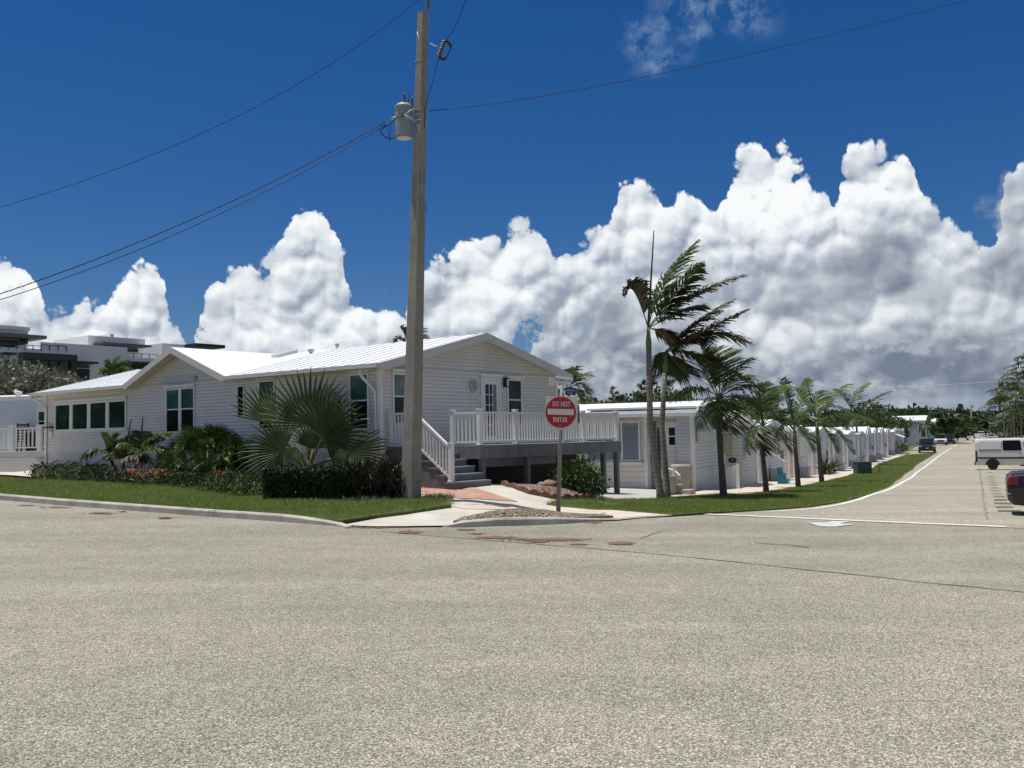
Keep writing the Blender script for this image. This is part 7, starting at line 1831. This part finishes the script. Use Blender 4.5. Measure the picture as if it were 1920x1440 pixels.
# van: side on, nose to the right
van = thing('parked_van', 'sand-white panel van seen from its left side at the right edge', 'van', (0, 0, 0))
vb = gp(1873, 881.5); vk = vb.y/FPX
SV = 59*vk/2.42        # scale from measured roof height
vH = 2.42*SV; vW = 2.0*SV; vL = 5.9*SV
def vs_loft(mb, secs): loft(mb, [[(x*SV, y*SV, z*SV) for x, y, z in s_] for s_ in secs])
def vsec(x, zb, zt, w_=1.0, top=.80): return [(x, -w_*.95, zb), (x, w_*.95, zb), (x, w_, zb+.3), (x, w_*.985, 1.25), (x, w_*.90, zt-.28), (x, w_*top, zt-.06), (x, w_*.62, zt), (x, -w_*.62, zt), (x, -w_*top, zt-.06), (x, -w_*.90, zt-.28), (x, -w_*.985, 1.25), (x, -w_, zb+.3)]
mb = MB(); vs_loft(mb, [vsec(-2.95, .50, 2.26, .95), vsec(-2.88, .38, 2.38, .99), (vsec(-2.4, .36, 2.42)), vsec(0, .36, 2.44), vsec(1.5, .36, 2.40), vsec(1.95, .36, 2.15, 1.0, .78), vsec(2.5, .36, 1.65, .98, .80), vsec(2.9, .40, 1.25, .93, .82) if 0 else [(2.75, -.9, .4), (2.75, .9, .4), (2.75, .93, .7), (2.75, .93, .9), (2.75, .9, 1.1), (2.75, .8, 1.2), (2.75, .6, 1.22), (2.75, -.6, 1.22), (2.75, -.8, 1.2), (2.75, -.9, 1.1), (2.75, -.93, .9), (2.75, -.93, .7)]])
o = part(mb, 'body', P_van, van); bevel(o, .03)
def vq(nm, mt, x0, z0, x1, z1, y0=-1.012, y1=-.99, bev=0, par=None):
    mb = MB(); mb.box(x0*SV, y0*SV, z0*SV, x1*SV, y1*SV, z1*SV); o = part(mb, nm, mt, par or van)
    if bev: bevel(o, bev)
    return o
def vpl(nm, mt, pts, y, t=.012):
    """flush panel following the tumblehome: pts (x, z)"""
    mb = MB(); f = lambda z: -(1.0-(max(0, z-1.25)/.9)*.085)
    mb.prism([(x*SV, (f(z)-y)*SV, z*SV) for x, z in pts], (0, -t*SV, 0)); return part(mb, nm, mt, van)
vpl('side_window', M_cglass, [(-1.02, 1.48), (.24, 1.48), (.18, 2.26), (-1.02, 2.26)], .002, .015)
vpl('side_window', M_cglass, [(.75, 1.42), (1.75, 1.42), (1.35, 2.10), (.75, 2.10)], .002, .015)
for x in (-1.08, .38): vpl('door_seam', M_plast, [(x-.012, .45), (x+.012, .45), (x+.012, 2.2), (x-.012, 2.2)], .001, .006)
vpl('slide_rail', M_plast, [(-2.65, 1.50), (-1.10, 1.50), (-1.10, 1.54), (-2.65, 1.54)], .001, .02)
vpl('lower_moulding', M_plast, [(-2.85, .86), (2.4, .86), (2.4, .98), (-2.85, .98)], .003, .02)
vpl('pressed_panel', P_van, [(-2.72, 1.58), (-1.16, 1.58), (-1.16, 2.2), (-2.6, 2.2), (-2.72, 2.05)], -.001, .012)
vq('rear_bumper', M_plast, -3.02, .38, -2.72, .62, -.9, .9, .02); vq('tail_lamp', M_tail, -2.93, .98, -2.80, 1.50, -1.0, -.86); vq('tail_lamp', M_plast, -2.935, .62, -2.80, .97, -1.0, -.86); vq('rear_mirror', M_plast, 1.62, 1.35, 1.78, 1.75, -1.25, -1.0, .02)
vq('door_handle', M_plast, .05, 1.22, .22, 1.26, -1.03, -1.0); vq('exhaust', M_plast, .1, .28, 1.2, .36, -.6, -.4); vq('sill_step', M_plast, .2, .33, 2.0, .40, -.98, -.8)
for x in (-1.75, 1.75):
    mb = MB(); ws_ = []
    for k in range(17):
        a = math.pi*k/16; ws_.append((x+math.cos(a)*.49, .36+math.sin(a)*.50+.02))
    mb.prism([(q[0]*SV, -1.006*SV, q[1]*SV) for q in ws_], (0, -.012*SV, 0)); part(mb, 'wheel_arch', M_plast, van)
    for s_ in (-1, 1): wheel(van, x*SV, s_*.90*SV, .37*SV, .25*SV)
rzv = math.atan2(-.435, .9)
lg = Vector((vb.x, vb.y, 0)); wv_ = Vector((math.cos(rzv), math.sin(rzv), 0)); nv = Vector((-wv_.y, wv_.x, 0))
# rear wheel contact: px 1861
rw = gp(1862, 881.5); ctr = rw+wv_*1.75*SV+nv*.95*SV; ctr.z = G(rw.x, rw.y)+.01; place(van, ctr, rzv)
# dark saloon, only its tail in frame
sed_b = [(-2.35, .76, .34, .80), (-2.25, .90, .24, .92), (-1.5, .95, .18, .99), (0, 1.0, .2, 1), (1.3, .95, .2, .99), (2.1, .80, .25, .92), (2.3, .65, .35, .80)]
sed_c = [(-1.75, .90, .97, .80), (-1.0, .93, 1.38, .84), (-.2, 1.0, 1.48, .86), (.55, .98, 1.42, .86), (1.35, .95, 1.0, .86)]
sd = car('parked_car', 'dark blue saloon with a red tail light at the right edge', 'car', 4.7, 1.85, 1.46, sed_b, None, sed_c, P_navy, .34, (-1.4, 1.4))
for s_ in (-1, 1): boxpart(sd, 'tail_lamp', M_tail, -2.33, s_*.62-.26, .66, -2.12, s_*.64+.27, .84, .03)
boxpart(sd, 'chrome_strip', M_chrome, -2.36, -.8, .47, -2.20, .8, .49, 0)
g = at(1893, 945, 1); gg = gp(1893, 950); DS = gg.y
sdir = N_.copy(); nrm = Vector((-sdir.y, sdir.x, 0))
ctr = gp(1896, 967)+sdir*2.3-nrm*.0+nrm*.7; ctr.z = G(ctr.x, ctr.y)+.01; place(sd, ctr, math.atan2(sdir.y, sdir.x))

# ------------------------------------------------------------------ finish
for o in list(sc.objects):
    if '_l' in o.keys(): del o['_l']
